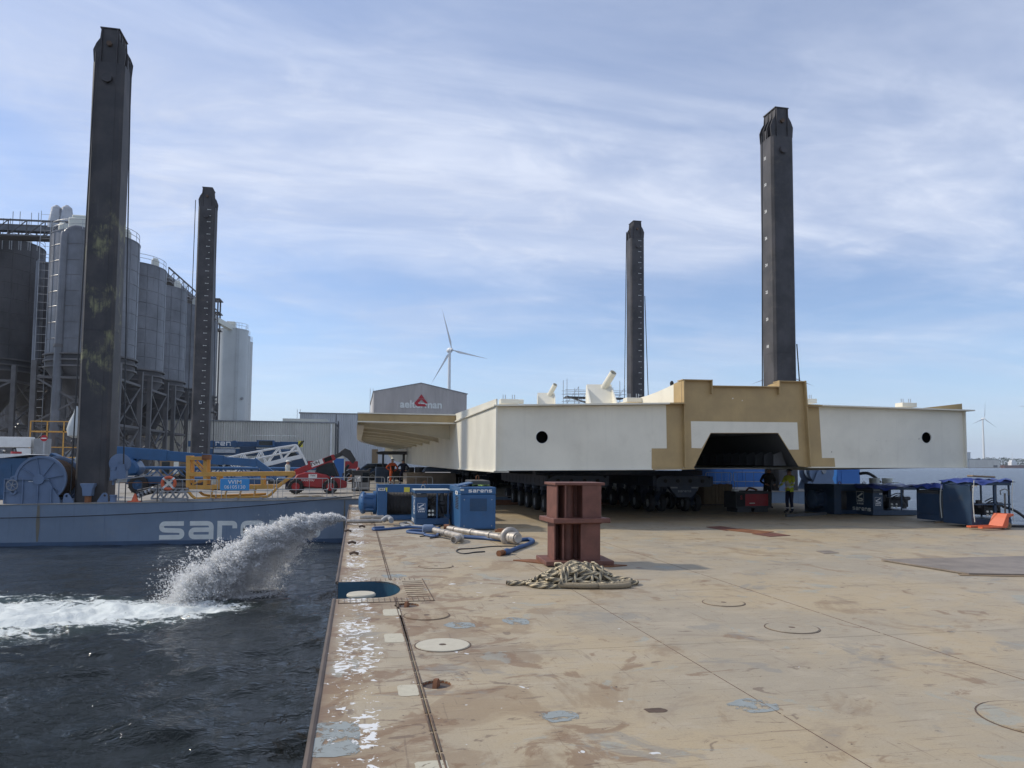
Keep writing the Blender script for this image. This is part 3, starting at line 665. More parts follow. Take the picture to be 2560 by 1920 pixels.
# loading beams and self-propelled transporters
def make_spmt(lab):
    t = thing('transporter', lab, 'transporter', (0, 0, 0), 0, 'wheeled transporters under the bridge'); L = 8.4
    g = MB(); g.prism([(-1.1, .98), (1.1, .98), (1.1, 1.28), (.9, 1.40), (-.9, 1.40), (-1.1, 1.28)], 'y', 0, L); g.build('spine_frame', 'spmt_paint', t, bevel=.015)
    for x0 in (-1.215, 1.1):
        g = MB(); g.box(x0, x0+.115, .05, L-.05, 1.02, 1.38)
        for i in range(12): g.box(x0-.012 if x0 < 0 else x0+.103, x0+.012 if x0 < 0 else x0+.127, .25+i*.68, .45+i*.68, 1.08, 1.30)
        g.build('side_rail', 'spmt_paint', t)
    g = MB(); g.prism([(-.62, 1.0), (.62, 1.0), (.30, .60), (-.30, .60)], 'y', -.05, .25); g.build('nose_plate', 'spmt_paint', t)
    for x in (-.75, -.25, .25, .75): g = MB(); g.tube([(x, -.04, 1.2), (x, .02, 1.2)], .07, 14); g.build('coupling_eye', 'black_gap', t)
    for x in (-.42, .42): g = MB(); g.box(x-.14, x+.14, -.056, -.05, .93, .98); g.build('reflector_plate', 'grey_paint', t)
    for i in range(6):
        y = .7+i*1.4
        for sx in (-.72, .72):
            b = MB(); b.tube([(sx, y, 1.0), (sx, y, .80)], .17, 14); b.bar((sx, y, .82), (sx, y+.33, .42), .20, .16); b.bar((sx-.2, y+.30, .31), (sx+.2, y+.30, .31), .12)
            b.tube([(sx, y-.06, .9), (sx, y+.26, .50)], .06, 8); bo_ = b.build('bogie', 'spmt_paint', t)
            for dx in (-.23, .23):
                tr = MB(); tr.lathe([(.16, -.105), (.29, -.11), (.325, -.08), (.333, -.03), (.333, .03), (.325, .08), (.29, .11), (.16, .105)], (sx+dx, y+.30, .333), 'x', 22)
                tr.build('tyre', 'black_rubber', bo_)
                rm = MB(); rm.lathe([(.0, -.085), (.07, -.10), (.08, -.06), (.165, -.09), (.165, .09), (.08, .06), (.07, .10), (0, .085)], (sx+dx, y+.30, .333), 'x', 16); rm.build('rim', 'grey_paint', bo_)
    return t
sp0 = make_spmt('navy multi-wheel transporter under the bridge web behind the red steel stools'); sp0.location = (7.9, 26.0, 0)
logo_word(sp0, (0, -.052, .82), (1, 0, 0), (0, 0, 1), .07, 'grey_paint')
for (x, y, z, lab) in ((12.05, 26.0, 0, 'navy multi-wheel transporter under the bridge beside the dark timber crate'),
                       (7.2, 43.0, .26, 'shaded transporter on the jack-up deck under the far bridge web'),
                       (11.2, 43.0, .30, 'shaded transporter on the jack-up deck beyond the dark crate')):
    c = copy_tree(sp0); c.location = (x, y, z); c['label'] = lab
for (y, lab, z0) in ((27.2, 'dark loading beam across the nearer pair of transporters', 1.40), (32.0, 'dark loading beam across the rear of the nearer transporters', 1.40), (46, 'dark loading beam across the farther pair of transporters', 1.70)):
    g = MB(); g.box(6.6, 13.4, y, y+.45, z0+.002, zb(y)-.01); tag(g.build('loading_beam', 'spmt_paint'), lab, 'beam', 'loading beams under the bridge')
# ------------------------------------------------------------------ jack-up barge behind
YJ, YJ2, XJL, XJR = 33.7, 66.0, -40.0, 26.5
def dz(x): return .2+.0145*x                                 # its deck lies a touch down by the far end
jack = thing('jackup_barge', 'long grey-blue jack-up barge with big white lettering on its side', 'barge', (0, 0, 0))
h = MB(); h.prism([(XJL, WZ+.14), (XJR, WZ+.14), (XJR, dz(XJR)-.03), (XJL, dz(XJL)-.03)], 'y', YJ, YJ2, 0); h.build('hull', 'hull_blue', jack)
h = MB(); h.prism([(XJL-.004, WZ-1.5), (XJR+.004, WZ-1.5), (XJR+.004, WZ+.14), (XJL-.004, WZ+.14)], 'y', YJ-.004, YJ2+.004, 0); h.build('boot_top', 'hull_low', jack)
h = MB(); h.prism([(XJL-.02, dz(XJL)-.03), (XJR+.02, dz(XJR)-.03), (XJR+.02, dz(XJR)), (XJL-.02, dz(XJL))], 'y', YJ-.03, YJ2+.02, 0)
paint('jack_deck', (.30, .28, .245), .75, 0, .2, .4, (.14, .12, .10), .08, scale=.7, streak=0); h.build('deck', 'jack_deck', jack)
h = MB()
for i in range(27):
    x = -39+i*2.4
    h.box(x, x+.012, YJ-.006, YJ+.01, WZ+.15, dz(x)-.05)
h.build('plate_seam', 'greyblue', jack)['kind'] = 'stuff'
for x, w, rmat in ((at(92, 1300, YJ).x, .12, 'rust_streak'), (at(860, 1290, YJ).x, .06, 'rust_streak')):
    if 'rust_streak' not in MATS: plain('rust_streak', (.17, .155, .12), .8, 0, .25, 4)
    h = MB(); h.add([(x, YJ-.005, dz(x)-.06), (x+w*.7, YJ-.005, dz(x)-.06), (x+w, YJ-.005, -.9), (x+w*.6, YJ-.005, WZ+.16), (x+w*.1, YJ-.005, WZ+.16), (x-.03, YJ-.005, -.8)], [tuple(range(6))]); h.build('rust_run', rmat, jack)
# hull name
p0, p1 = at(399, 1330, YJ), at(800, 1322, YJ)
h_ = at(430, 1305, YJ).z-at(430, 1351, YJ).z; wv = (at(468, 1330, YJ).x-at(399, 1330, YJ).x)/h_
logo_word(jack, ((p0.x+p1.x)/2, YJ-.004, (p0.z+p1.z)/2+.03), (1, 0, 0), (0, 0, 1), h_, 'lettering_worn', wide=wv, gap=.10, each='hull_letter')
# coaming brackets along the deck edge and small deck ironwork
for px in range(402, 900, 62):
    x = at(px, 1248, YJ+.2).x; g = MB(); g.box(x, x+.1, YJ+.02, YJ+.12, dz(x), dz(x)+.13); g.build('rail_socket', 'grey_paint', jack)
g = MB(); x0, x1 = at(405, 1248, YJ).x, at(880, 1240, YJ).x
g.add([(x0, YJ+.16, dz(x0)), (x1, YJ+.16, dz(x1)), (x1, YJ+.16, dz(x1)+.09), (x0, YJ+.16, dz(x0)+.09), (x0, YJ+.20, dz(x0)), (x1, YJ+.20, dz(x1)), (x1, YJ+.20, dz(x1)+.09), (x0, YJ+.20, dz(x0)+.09)],
      [(0, 1, 2, 3), (7, 6, 5, 4), (3, 2, 6, 7), (0, 3, 7, 4), (1, 5, 6, 2)]); g.build('toe_board', 'grey_paint', jack)
def padeye(px, Y, flip=1, s=1.):
    x = at(px, 1250, Y).x; g = MB()
    g.prism([(-.21*s, 0), (.21*s, 0), (.21*s, .06*s), (.04*s*1, .34*s), (-.02*s, .40*s), (-.10*s, .40*s), (-.17*s, .34*s), (-.19*s, .2*s)] if flip > 0 else
            [(.21*s, 0), (-.21*s, 0), (-.21*s, .06*s), (-.04*s, .34*s), (.02*s, .40*s), (.10*s, .40*s), (.17*s, .34*s), (.19*s, .2*s)], 'y', -.03, .03, 0, [circle(-.07*s*flip, .28*s, .05*s, 12)])
    return g.build('padeye', 'greyblue', jack, loc=(x, Y, dz(x)))
padeye(171, YJ+.5, 1); padeye(257, YJ+.5, -1); padeye(1958, YJ+.5, 1, 1.15); padeye(2022, YJ+.5, -1, 1.15)
def bitt(px, py0, py1, Y, r, mat='greyblue'):
    a = at(px, py1, Y); z1 = at(px, py0, Y).z; g = MB(); h_ = z1-dz(a.x)
    g.lathe([(r*1.1, 0), (r, .03), (r, h_*.8), (r*1.15, h_*.85), (r*1.1, h_), (0, h_)], (a.x, Y, dz(a.x)), 'z', 18); return g.build('bitt', mat, jack)
bitt(283, 1237, 1256, YJ+.5, .13)
# spud latch post in front of the port spud
a = at(220, 1250, YJ+.45); g = MB(); g.tube([(0, 0, 0), (0, 0, .32)], .13, 12, 1); g.prism([(-.17, .28), (.17, .28), (.2, .6), (.27, .74), (.27, .80), (-.27, .80), (-.27, .74), (-.2, .6)], 'y', -.17, .17, 0)
g.build('latch_post', ['greyblue', 'rust_plate'], jack, bevel=.01, loc=(a.x, YJ+.45, dz(a.x)))
# sheave bracket on the spud's far side
a = at(298, 1180, YJ+.9); g = MB(); g.cbox((0, 0, -.12), (.62, .3, .34)); g.tube([(-.22, 0, -.55), (-.22, 0, .42)], .05, 10); g.tube([(-.22, -.0, -.36), (-.22, 0, -.24)], .15, 16); g.tube([(-.22, -.0, .06), (-.22, 0, .22)], .15, 16)
g.prism([(-.1, .0), (.3, .0), (.22, .34), (.1, .46), (-.0, .34)], 'y', -.14, -.08); g.prism([(-.1, .0), (.3, .0), (.22, .34), (.1, .46), (-.0, .34)], 'y', .08, .14)
so1 = g.build('sheave_bracket', 'greyblue', jack, loc=a)
g = MB(); g.lathe([(.05, -.05), (.40, -.06), (.43, -.05), (.38, 0), (.43, .05), (.40, .06), (.05, .05)], (.02, 0, .36), 'y', 28); g.build('sheave', 'greyblue', so1)
# small generic deck house and blue container row under the bridge
def bluehouse(px0, px1, pyt, Y, dep, mat, lab, name='deck_container', extra=True):
    a, b_ = at(px0, 1200, Y), at(px1, pyt, Y); t = thing(name, lab, 'container', (a.x, Y, dz(a.x)+.02)); W, H = b_.x-a.x, b_.z-dz(a.x)
    g = MB(); g.box(0, W, 0, dep, 0, H); g.build('shell', mat, t, bevel=.02)
    if extra:
        for i in range(int(W/1.2)): q_ = MB(); q_.box(.25+i*1.2, 1.15+i*1.2, -.02, 0, .25, H-.2); q_.build('door_panel', mat, t)
    return t
bluehouse(1752, 1915, 1160, YJ+6, 2.6, 'blue_bright', 'bright blue deck container seen under the bridge behind a barrier')
bluehouse(2093, 2150, 1166, YJ+1.5, 1.6, 'blue_bright', 'pair of bright blue electrical cabinets beside the small winch', 'switch_cabinet')
# ------------------------------------------------------------------ spuds
def spud(px, Y, ztop_px, pxt, marks, lab, W=1.26, letter=False, bottom=None):
    c = at(px, 1200, Y); top = at(pxt, ztop_px, Y).z; base = dz(c.x)-2.4
    t = thing('spud_leg', lab, 'spud leg', (c.x, Y+W/2, base), 0, 'jack-up spud legs'); H = top-base; hw = W/2; hz = H-1.55
    g = MB(); ch = .10
    g.prism([(-hw+ch, -hw), (hw-ch, -hw), (hw, -hw+ch), (hw, hw-ch), (hw-ch, hw), (-hw+ch, hw), (-hw, hw-ch), (-hw, -hw+ch)], 'z', 0, hz); g.build('leg_box', 'spud_steel', t, bevel=.02)
    for s_ in (-1, 1):                                        # cover plates leave a seam near each edge
        for zz0, zz1 in ((0, H*.42), (H*.42+.03, hz)):
            k = MB(); k.box(-hw+.12, hw-.30, s_*hw-.012, s_*hw+.012, zz0, zz1-.002); k.build('cover_plate', 'spud_steel', t)
            k = MB(); k.box(s_*hw-.012, s_*hw+.012, -hw+.12, hw-.42, zz0, zz1-.002); k.build('cover_plate', 'spud_steel', t)
    # head with cut-away sheave housing
    hd = MB(); prof = [(-.62, hz), (.62, hz), (.66, hz+.55), (.55, hz+.85), (.40, hz+1.1), (.36, H), (-.36, H), (-.40, hz+1.1), (-.55, hz+.85), (-.66, hz+.55)]
    for y in (-.56, -.2, .16, .52): hd.prism(prof, 'y', y, y+.05)
    hd.box(-.40, .40, -.60, .60, H, H+.05); hd.box(-.34, -.30, -.63, .6, hz, H); hd.box(.30, .34, -.63, .6, hz, H); hd.box(-.62, .62, -.05, .1, hz, hz+.5)
    hd.build('sheave_head', 'spud_steel', t)
    k = MB(); k.tube([(0, -.68, hz+.85), (0, .62, hz+.85)], .11, 14); k.build('sheave_pin', 'deck_iron', t)
    k = MB(); k.tube([(0, -hw-.16, hz-.75), (0, -hw+.02, hz-.75)], .20, 22); k.build('bollard_stub', 'spud_steel', t)
    for i in range(3):
        z = hz-1.9-i*1.75; k = MB(); k.prism([(-.2, -.06), (.2, -.06), (.14, .04), (.07, .06), (0, .11), (-.07, .06), (-.14, .04)], 'y', -hw-.07, -hw); k.build('lifting_lug', 'spud_steel', t)
    if marks:
        mk = MB(); z = hz-.25; i = 0
        while z > 3.2:
            L = .24 if i % 2 == 0 else .11; mk.box(hw-.40-L+.11, hw-.29, -hw-.016, -hw-.012, z-.015, z+.015)
            if i % 2 == 0: mk.box(hw-.40-L+.07, hw-.40-L+.13, -hw-.016, -hw-.012, z-.03, z+.03)
            z -= .5; i += 1
        mk.build('depth_scale', 'lettering_worn', t)['kind'] = 'stuff'
    if letter:
        for i, s_ in enumerate(('32', '30', '28', '26', '24', '22', '20', '18')):
            lettering(s_, .22, 'lettering_white', t, (-hw-.016, .05, hz-1.0-i*1.45), (0, -1, 0), (0, 0, 1), .01, 1., 'depth_figure')
    return t
# stained near port spud: its own steel with chalky yellow rub marks
def stained():
    m, t, b = principled('spud_stained'); P = t.pos(); z = t.sep(P)[2]
    c = t.mix(t.step(t.noise(P, .9, 6., .6), .35, .7), (.045, .043, .046), (.075, .068, .066))
    st = t.noise(t.map(P, (9, 9, .5)), 1., 5., .6); c = t.mix(t.math('MULTIPLY', t.step(st, .62, .78), .35), c, (.17, .17, .16))
    blob = t.noise(t.map(P, (1.1, 1.1, .75), (0, 0, 0), (3.1, 2, .4)), 1.1, 7., .7, .5); win = t.math('MULTIPLY', t.step(z, 4.2, 5.6), t.math('SUBTRACT', 1., t.step(z, 12.2, 13.4)))
    f = t.math('MULTIPLY', t.step(blob, .50, .66), win); br = t.noise(t.map(P, (14, 14, 2)), 1., 5.)
    c = t.mix(t.math('MULTIPLY', f, t.step(br, .3, .62)), c, (.24, .23, .12))
    t.L.new(c, b.inputs['Base Color']); b.inputs['Roughness'].default_value = .6; b.inputs['Metallic'].default_value = .15
stained()
s1 = spud(227, YJ+.75, 70, 272, False, 'tall dark steel spud leg with chalky yellow stains beside the big winch')
for o in s1.children:
    if o.name.startswith(('leg_box', 'cover_plate')):
        o.data = o.data.copy(); o.data.materials[0] = MATS['spud_stained']
s2 = spud(494, 62.0, 468, 513, True, 'dark spud leg with white depth scale in front of the pale silos')
s3 = spud(1596, 62.0, 552, 1588, True, 'dark spud leg with white depth scale behind the cable anchors')
s4 = spud(1970, YJ+.75, 268, 1945, False, 'dark spud leg with white figures rising behind the bridge hump', 1.26, True)
g = MB(); g.prism(rounded(-.09, .09, -.12, .12, .03), 'y', -.70, -.702+.0, 0, [rounded(-.055, .055, -.085, .085, .02)])
pm = at(494, 1006, 62); g.build('target_mark', 'white_paint', s2, loc=(.02, 0, pm.z-s2.location.z))
# hoist wires beside the spuds
def wire(p, q, r=.022, lab='', grp='hoist wires on the spuds', sag=0.):
    p, q = Vector(p), Vector(q); g = MB(); pts = [p.lerp(q, i/12)-Vector((0, 0, sag*4*(i/12)*(1-i/12))) for i in range(13)] if sag else [p, q]
    g.tube(pts, r, 6); return tag(g.build('steel_wire', 'cable_black'), lab, 'wire', grp)
Yw = YJ+.6
wire(at(240, 130, Yw), at(176, 1236, Yw), .028, 'black hoist wire on the winch side of the stained spud leg')
wire(at(327, 160, Yw), at(309, 1160, Yw), .028, 'black hoist wire down to the sheave beside the stained spud leg')
wire(at(489, 500, 62), at(466, 1120, 62), .03, 'thin wire on the silo side of the spud before the pale silos')
wire(at(541, 500, 62), at(533, 1140, 62), .03, 'thin wire on the shed side of the spud before the pale silos')
wire(at(1566, 580, 62), at(1561, 1010, 62), .03, 'thin wire on the scaffold side of the spud behind the cable anchors')
wire(at(1612, 740, 62), at(1621, 1000, 62), .035, 'slanting wire away from the spud behind the cable anchors')
wire(at(1905, 340, Yw), at(1906, 1000, Yw), .03, 'black wire along the spud leg behind the bridge hump')
wire(at(1992, 860, Yw), at(2002, 1000, Yw), .03, 'slanting black wire beside the spud leg behind the bridge hump')
wire(at(-60, 1296, YJ-.25), at(905, 1238, YJ-.3), .02, 'dark mooring wire stretched along the hull lettering', 'mooring lines', .22)
# ------------------------------------------------------------------ big winch
a, b_ = at(9, 1257, YJ+.4), at(150, 1257, YJ+.4)
wn = thing('anchor_winch', 'big grey-blue anchor winch with spoked drum flange and wire rope', 'winch', (a.x, YJ+.4, dz(a.x)+.01)); Wd = b_.x-a.x; ax, az, ar = Wd*.61, 1.0, .98
for y in (0, 2.1):
    g = MB(); g.prism([(0, 0), (Wd, 0), (Wd*.985, .22), (Wd*.86, .62), (Wd*.77, 1.0), (0.02, 1.0)], 'y', y, y+.05); sp_ = g.build('side_plate', 'greyblue', wn)
    for x in (.02, Wd*.33, Wd*.6, Wd*.84):
        g = MB(); g.box(x-.02, x+.02, y-.07, y, .0, .99 if x < Wd*.8 else .65); g.build('rib', 'greyblue', sp_)
    g = MB(); g.box(.0, Wd*.8, y-.08, y+.02, .985, 1.02); g.build('rail', 'greyblue', sp_)
    g = MB(); g.tube([(ax, y-.10, az), (ax, y+.06, az)], .21, 18); g.build('bearing', 'greyblue', sp_)
    g = MB(); g.box(.02, Wd*.33, y-.06, y, .49, .53); g.build('rail', 'greyblue', sp_)
for y in (.16, 1.86):
    g = MB(); g.lathe([(.1, 0), (ar-.10, 0), (ar-.10, -.05), (ar, -.05), (ar, .07), (.1, .07)], (ax, y, az), 'y', 44); fo = g.build('drum_flange', 'greyblue', wn)
    for i in range(8):
        an = 2*math.pi*i/8+.2; g = MB(); g.bar((ax+.15*math.cos(an), y-.03, az+.15*math.sin(an)), (ax+(ar-.11)*math.cos(an), y-.03, az+(ar-.11)*math.sin(an)), .03, .06, 0, (0, 1, 0)); g.build('spoke', 'greyblue', fo)
g = MB(); prof = [(.5, .2)]
for i in range(34): prof += [(.80, .24+i*.047), (.825, .263+i*.047)]
g.lathe(prof+[(.5, 1.86)], (ax, 0, az), 'y', 40); g.build('wire_rope', 'deck_iron', wn)
g = MB(); g.tube([(.34+.21*math.cos(2*math.pi*i/20), -.16, .76+.21*math.sin(2*math.pi*i/20)) for i in range(20)], .018, 6, 0, False, True, True)
for i in range(3): an = math.pi*i/3+.3; g.tube([(.34-.2*math.cos(an), -.16, .76-.2*math.sin(an)), (.34+.2*math.cos(an), -.16, .76+.2*math.sin(an))], .014, 6)
g.tube([(.34, -.17, .76), (.34, 0, .76)], .03, 8); g.build('brake_wheel', 'grey_paint', wn)
for zc in (1.02, .50): g = MB(); g.lathe([(.06, -.10), (.13, -.10), (.13, -.04), (.06, -.04)], (.36, 0, zc), 'y', 18); g.build('brake_link', 'greyblue', wn)
g = MB(); g.box(0, Wd, .1, 2.1, 0, .12); g.build('base_frame', 'greyblue', wn); g = MB(); g.box(Wd*.42, Wd*.55, -.006, 0, .90, .925); g.build('nameplate', 'lettering_white', wn)
# small winch at the starboard end
a = at(2058, 1208, YJ+.8); wn2 = thing('small_winch', 'grey-blue winch with A-shaped side stand beside the blue cabinets under the bridge', 'winch', (a.x, YJ+.8, dz(a.x)+.01))
g = MB(); g.lathe([(.05, 0), (.72, 0), (.72, .06), (.5, .06), (.5, .9), (.72, .9), (.72, .96), (.05, .96)], (0, .1, .95), 'y', 36); g.build('drum', 'greyblue', wn2)
for y in (-.05, 1.1):
    g = MB(); g.prism([(-.78, 0), (.78, 0), (.34, .95), (.18, 1.12), (-.18, 1.12), (-.34, .95)], 'y', y, y+.05); g.build('side_stand', 'greyblue', wn2)
g = MB(); g.tube([(0, -.12, .95), (0, 1.2, .95)], .12, 14); g.build('axle', 'grey_paint', wn2)
# blue tarped cabin behind the winch, white canopy, sign
a = at(-40, 1200, YJ+4.5); t = thing('generator_house', 'dark blue deck generator house with white sloping roof behind the big winch', 'deck house', (a.x, YJ+4.5, dz(a.x)))
b1 = at(45, 1145, YJ+4.5); b2 = at(176, 1153, YJ+4.5); W1, W2, H1 = b1.x-a.x, b2.x-a.x, b1.z-dz(a.x)
g = MB(); g.box(0, W2, 0, 2.4, 0, H1); g.build('shell', 'blue_paint', t, bevel=.02)
g = MB(); g.prism([(-.2, H1), (W1-.6, H1), (W1+.6, H1+.16), (W1-.3, H1+.19), (-.2, H1+.19)], 'y', -.15, 2.5); g.build('roof', 'white_paint', t)
g = MB(); g.tube([(W1*.82, .4, H1+.2), (W1*.82, .4, H1+.3)], .22, 14); g.build('roof_vent', 'red_paint', t)
for i in range(3): g = MB(); g.box(.3+i*1.0, 1.1+i*1.0, -.02, 0, .2, H1-.3); g.build('door_panel', 'blue_paint', t)
a = at(125, 1135, YJ+4.2); g = MB(); g.box(0, .9, 0, .6, 0, .06); g.box(0, .05, 0, .6, -.25, 0); g.box(.85, .9, 0, .6, -.25, 0); o = g.build('hatch_lid', 'blue_paint'); o.location = a; o.rotation_euler = (0, R(27), 0); tag(o, 'tilted open blue hatch lid above the generator house', 'hatch')
a = at(0, 1112, 56); b_ = at(82, 1112, 56); t = thing('white_gantry', 'white painted box-section gantry frame standing behind the blue generator house', 'gantry', (b_.x, 56, .2))
zt = at(40, 1098, 56).z; g = MB(); g.box(-6, .0, -.3, .3, zt-.75, zt-.05); g.build('beam', 'white_paint', t, bevel=.02)
g = MB(); g.prism([(-.9, zt-.8), (.0, zt-.8), (.05, 0), (-.35, 0)], 'y', -.28, .28); g.build('leg', 'white_paint', t, bevel=.02); g = MB(); g.box(.2, 1.0, -.4, .4, 0, zt-.15); g.build('leg', 'grey_paint', t, bevel=.02)
a = at(110, 1103, 55); t = thing('no_entry_sign', 'round red no entry sign with white bar on a post', 'sign', (a.x, 55, .2))
g = MB(); g.tube([(0, .04, 0), (0, .04, a.z+.2)], .05, 8); g.build('post', 'galv', t); g = MB(); g.tube([(0, 0, a.z), (0, -.03, a.z)], .21, 24); g.build('disc', 'logo_red', t); g = MB(); g.box(-.15, .15, -.04, -.031, a.z-.035, a.z+.035); g.build('bar', 'lettering_white', t)
a = at(181, 1150, YJ+5); t = thing('canvas_hood', 'small pale canvas hood between the big winch and the stained spud', 'hood', (a.x-.5, YJ+5, dz(a.x))); g = MB(); zt = at(184, 1134, YJ+5).z-dz(a.x); g.prism([(0, .4), (1.2, .4), (1.2, zt-.1), (1.0, zt), (.75, zt-.05), (.15, zt-.62)], 'y', 0, .8); g.box(.0, 1.2, 0, .8, 0, .4); g.build('hood', 'plastic_white', t)
# ------------------------------------------------------------------ barriers
def barrier(px0, px1, Y, lab, bars=4, ztop=.92, grp='steel crowd barriers on the jack-up deck edge', mat='galv'):
    a, b_ = at(px0, 1230, Y), at(px1, 1230, Y); W = b_.x-a.x; t = thing('crowd_barrier', lab, 'barrier', (a.x, Y, dz(a.x)+.01), 0, grp)
    g = MB(); g.tube([(x, 0, z) for x, z in rounded(.02, W-.02, .42, ztop, .09)], .019, 7, 0, False, True, True); g.build('frame', mat, t)
    for i in range(bars):
        x = W*(i+.5)/bars; g = MB(); g.tube([(x, 0, .0), (x, 0, ztop)], .009, 5); g.build('bar', mat, t)
    for x in (.08, W-.08):
        g = MB(); g.tube([(x, 0, .0), (x, 0, .46)], .018, 6); g.tube([(x, -.22, .012), (x, .22, .012)], .014, 6); g.build('foot', mat, t)
    return t
for px0, px1, lab in ((402, 545, 'crowd barrier carrying the orange lifebuoy'), (549, 686, 'crowd barrier carrying the blue name board'), (690, 822, 'crowd barrier beside the red telehandler wheels'),
                      (826, 892, 'short crowd barrier beside the dark control cabinet')): barrier(px0, px1, YJ+.3, lab)
barrier(895, 962, YJ+.9, 'crowd barrier behind the blue deck winch'); barrier(968, 1082, YJ+.9, 'crowd barrier in front of the two workers')
barrier(1764, 1829, YJ+3, 'barrier in front of the blue container, next to the dark crate', 4); barrier(1833, 1936, YJ+3, 'barrier in front of the blue container, beside the shaded worker', 5)
t = thing('stanchion_rail', 'thin bent handrail with stanchions beside the sheave bracket', 'handrail', (at(296, 1250, YJ+.2).x, YJ+.2, dz(-9)))
W = at(400, 1230, YJ+.2).x-t.location.x
g = MB(); g.tube([(0, 0, 0), (0, 0, .86), (.12, 0, .95), (1.0, .9, 1.1)], .025, 8); g.build('bent_rail', 'grey_paint', t); g = MB(); g.tube([(0, 0, .80), (W, 0, .82)], .015, 6); g.build('chain_rail', 'rust_plate', t)
for x in (.26, .9, W-.1): g = MB(); g.tube([(x, 0, -.02), (x, 0, .82)], .022, 6); g.build('stanchion', 'dark_grey', t)
a = at(422, 1208, YJ+.25); t = thing('lifebuoy', 'orange lifebuoy hung on the crowd barrier', 'lifebuoy', (a.x, YJ+.22, a.z))
g = MB(); g.tube([(.25*math.cos(2*math.pi*i/28), 0, .25*math.sin(2*math.pi*i/28)) for i in range(28)], .068, 10, 0, False, True, True); g.build('ring', 'orange_plastic', t)
for i in range(4):
    an = math.pi/4+math.pi/2*i; d_ = Vector((-math.sin(an), 0, math.cos(an))); c = Vector((.25*math.cos(an), 0, .25*math.sin(an))); g = MB(); g.tube([c-d_*.04, c+d_*.04], .073, 10); g.build('band', 'reflective', t)
g = MB(); g.cbox((0, .03, 0), (.1, .03, .45), (0, R(45), 0)); g.cbox((0, .035, 0), (.1, .03, .45), (0, R(-45), 0)); g.build('bracket', 'plastic_white', t)
a, b_ = at(550, 1226, YJ+.25), at(624, 1197, YJ+.25); t = thing('name_board', 'bright blue name board lettered with a name and number on the barrier', 'sign', ((a.x+b_.x)/2, YJ+.24, (a.z+b_.z)/2)); W, H = (b_.x-a.x), b_.z-a.z
g = MB(); g.box(-W/2, W/2, 0, .02, -H/2, H/2); g.build('board', 'sign_blue', t, bevel=.004)
lettering('WIM', .25, 'lettering_white', t, (0, -.002, H*.2), (1, 0, 0), (0, 0, 1), .008, 1.1); lettering('06105130', .21, 'lettering_white', t, (0, -.002, -H*.22), (1, 0, 0), (0, 0, 1), .006, 1.05)
a = at(337, 1255, YJ+.35); t = thing('traffic_cone', 'orange traffic cone on the jack-up deck edge', 'cone', (a.x, YJ+.35, dz(a.x)+.005))
g = MB(); g.lathe([(.14, .03), (.035, .34), (.0, .34)], (0, 0, 0), 'z', 16); g.build('cone', 'orange_plastic', t); g = MB(); g.box(-.24, .24, -.2, .2, 0, .03); g.build('base', 'orange_plastic', t)
# ------------------------------------------------------------------ yellow lifting frame
YF = YJ+1.3
t = thing('lifting_cradle', 'long yellow welded steel lifting frame with a bent tube skid', 'frame', (at(468, 1220, YF).x, YF, dz(-8))); O = t.location
def fz(px, py, y=0.): p = at(px, py, YF); return (p.x-O.x, y, p.z-O.z)
def ybar(name, p, q, w=.15, y=0., h=None): g = MB(); g.bar(fz(*p, y), fz(*q, y), w, h or w, 0, (0, 1, 0)); return g.build(name, 'yellow_paint', t, bevel=.008)
for y in (0, .75):
    ybar('post', (471, 1139), (471, 1221), .17, y); ybar('post', (513, 1139), (513, 1221), .15, y)
    ybar('beam', (466, 1146), (518, 1146), .16, y); ybar('beam', (474, 1186), (734, 1184), .19, y); ybar('beam', (474, 1218), (690, 1217), .18, y)
    ybar('post', (546, 1186), (546, 1216), .14, y); ybar('post', (656, 1186), (656, 1216), .14, y)
    ybar('brace', (483, 1152), (509, 1180), .08, y); ybar('brace', (481, 1211), (506, 1199), .08, y); ybar('end_brace', (733, 1186), (690, 1219), .13, y)
for (px, py) in ((471, 1146), (471, 1186), (471, 1218), (732, 1185), (690, 1217)): ybar('cross_beam', (px, py), (px, py), .1); g = MB(); g.bar(fz(px, py, 0), fz(px, py, .75), .13); g.build('cross_beam', 'yellow_paint', t)
g = MB(); g.tube(spline([fz(467, 1220, -.15), fz(488, 1244, -.15), fz(520, 1245, -.15), fz(640, 1242, -.15), fz(671, 1240, -.15), fz(694, 1219, -.15)], 4), .06, 10); g.build('skid_tube', 'yellow_paint', t)
g = MB(); g.tube(spline([fz(490, 1230, .8), fz(505, 1240, .8), fz(560, 1241, .8), fz(660, 1237, .8)], 4), .06, 10); g.build('skid_tube', 'yellow_paint', t)
for px in (530, 565, 601, 637): g = MB(); g.tube([fz(px+3, 1221, 0), fz(px-2, 1243, -.13)], .04, 8); g.build('strut', 'yellow_paint', t)
g = MB(); g.cbox(fz(517, 1143, 0), (.32, .5, .22)); g.build('hinge_block', 'rust_plate', t)
a = at(542, 1250, YJ+.5); g = MB(); g.tube([(0, 0, 0), (0, 0, .14)], .05, 8); g.tube([(-.3, 0, .05), (.32, 0, .10)], .03, 6); tag(g.build('rusty_cleat', 'rust_plate', loc=(a.x, YJ+.32, dz(a.x))), 'rusty mooring cleat at the foot of the yellow frame', 'cleat')
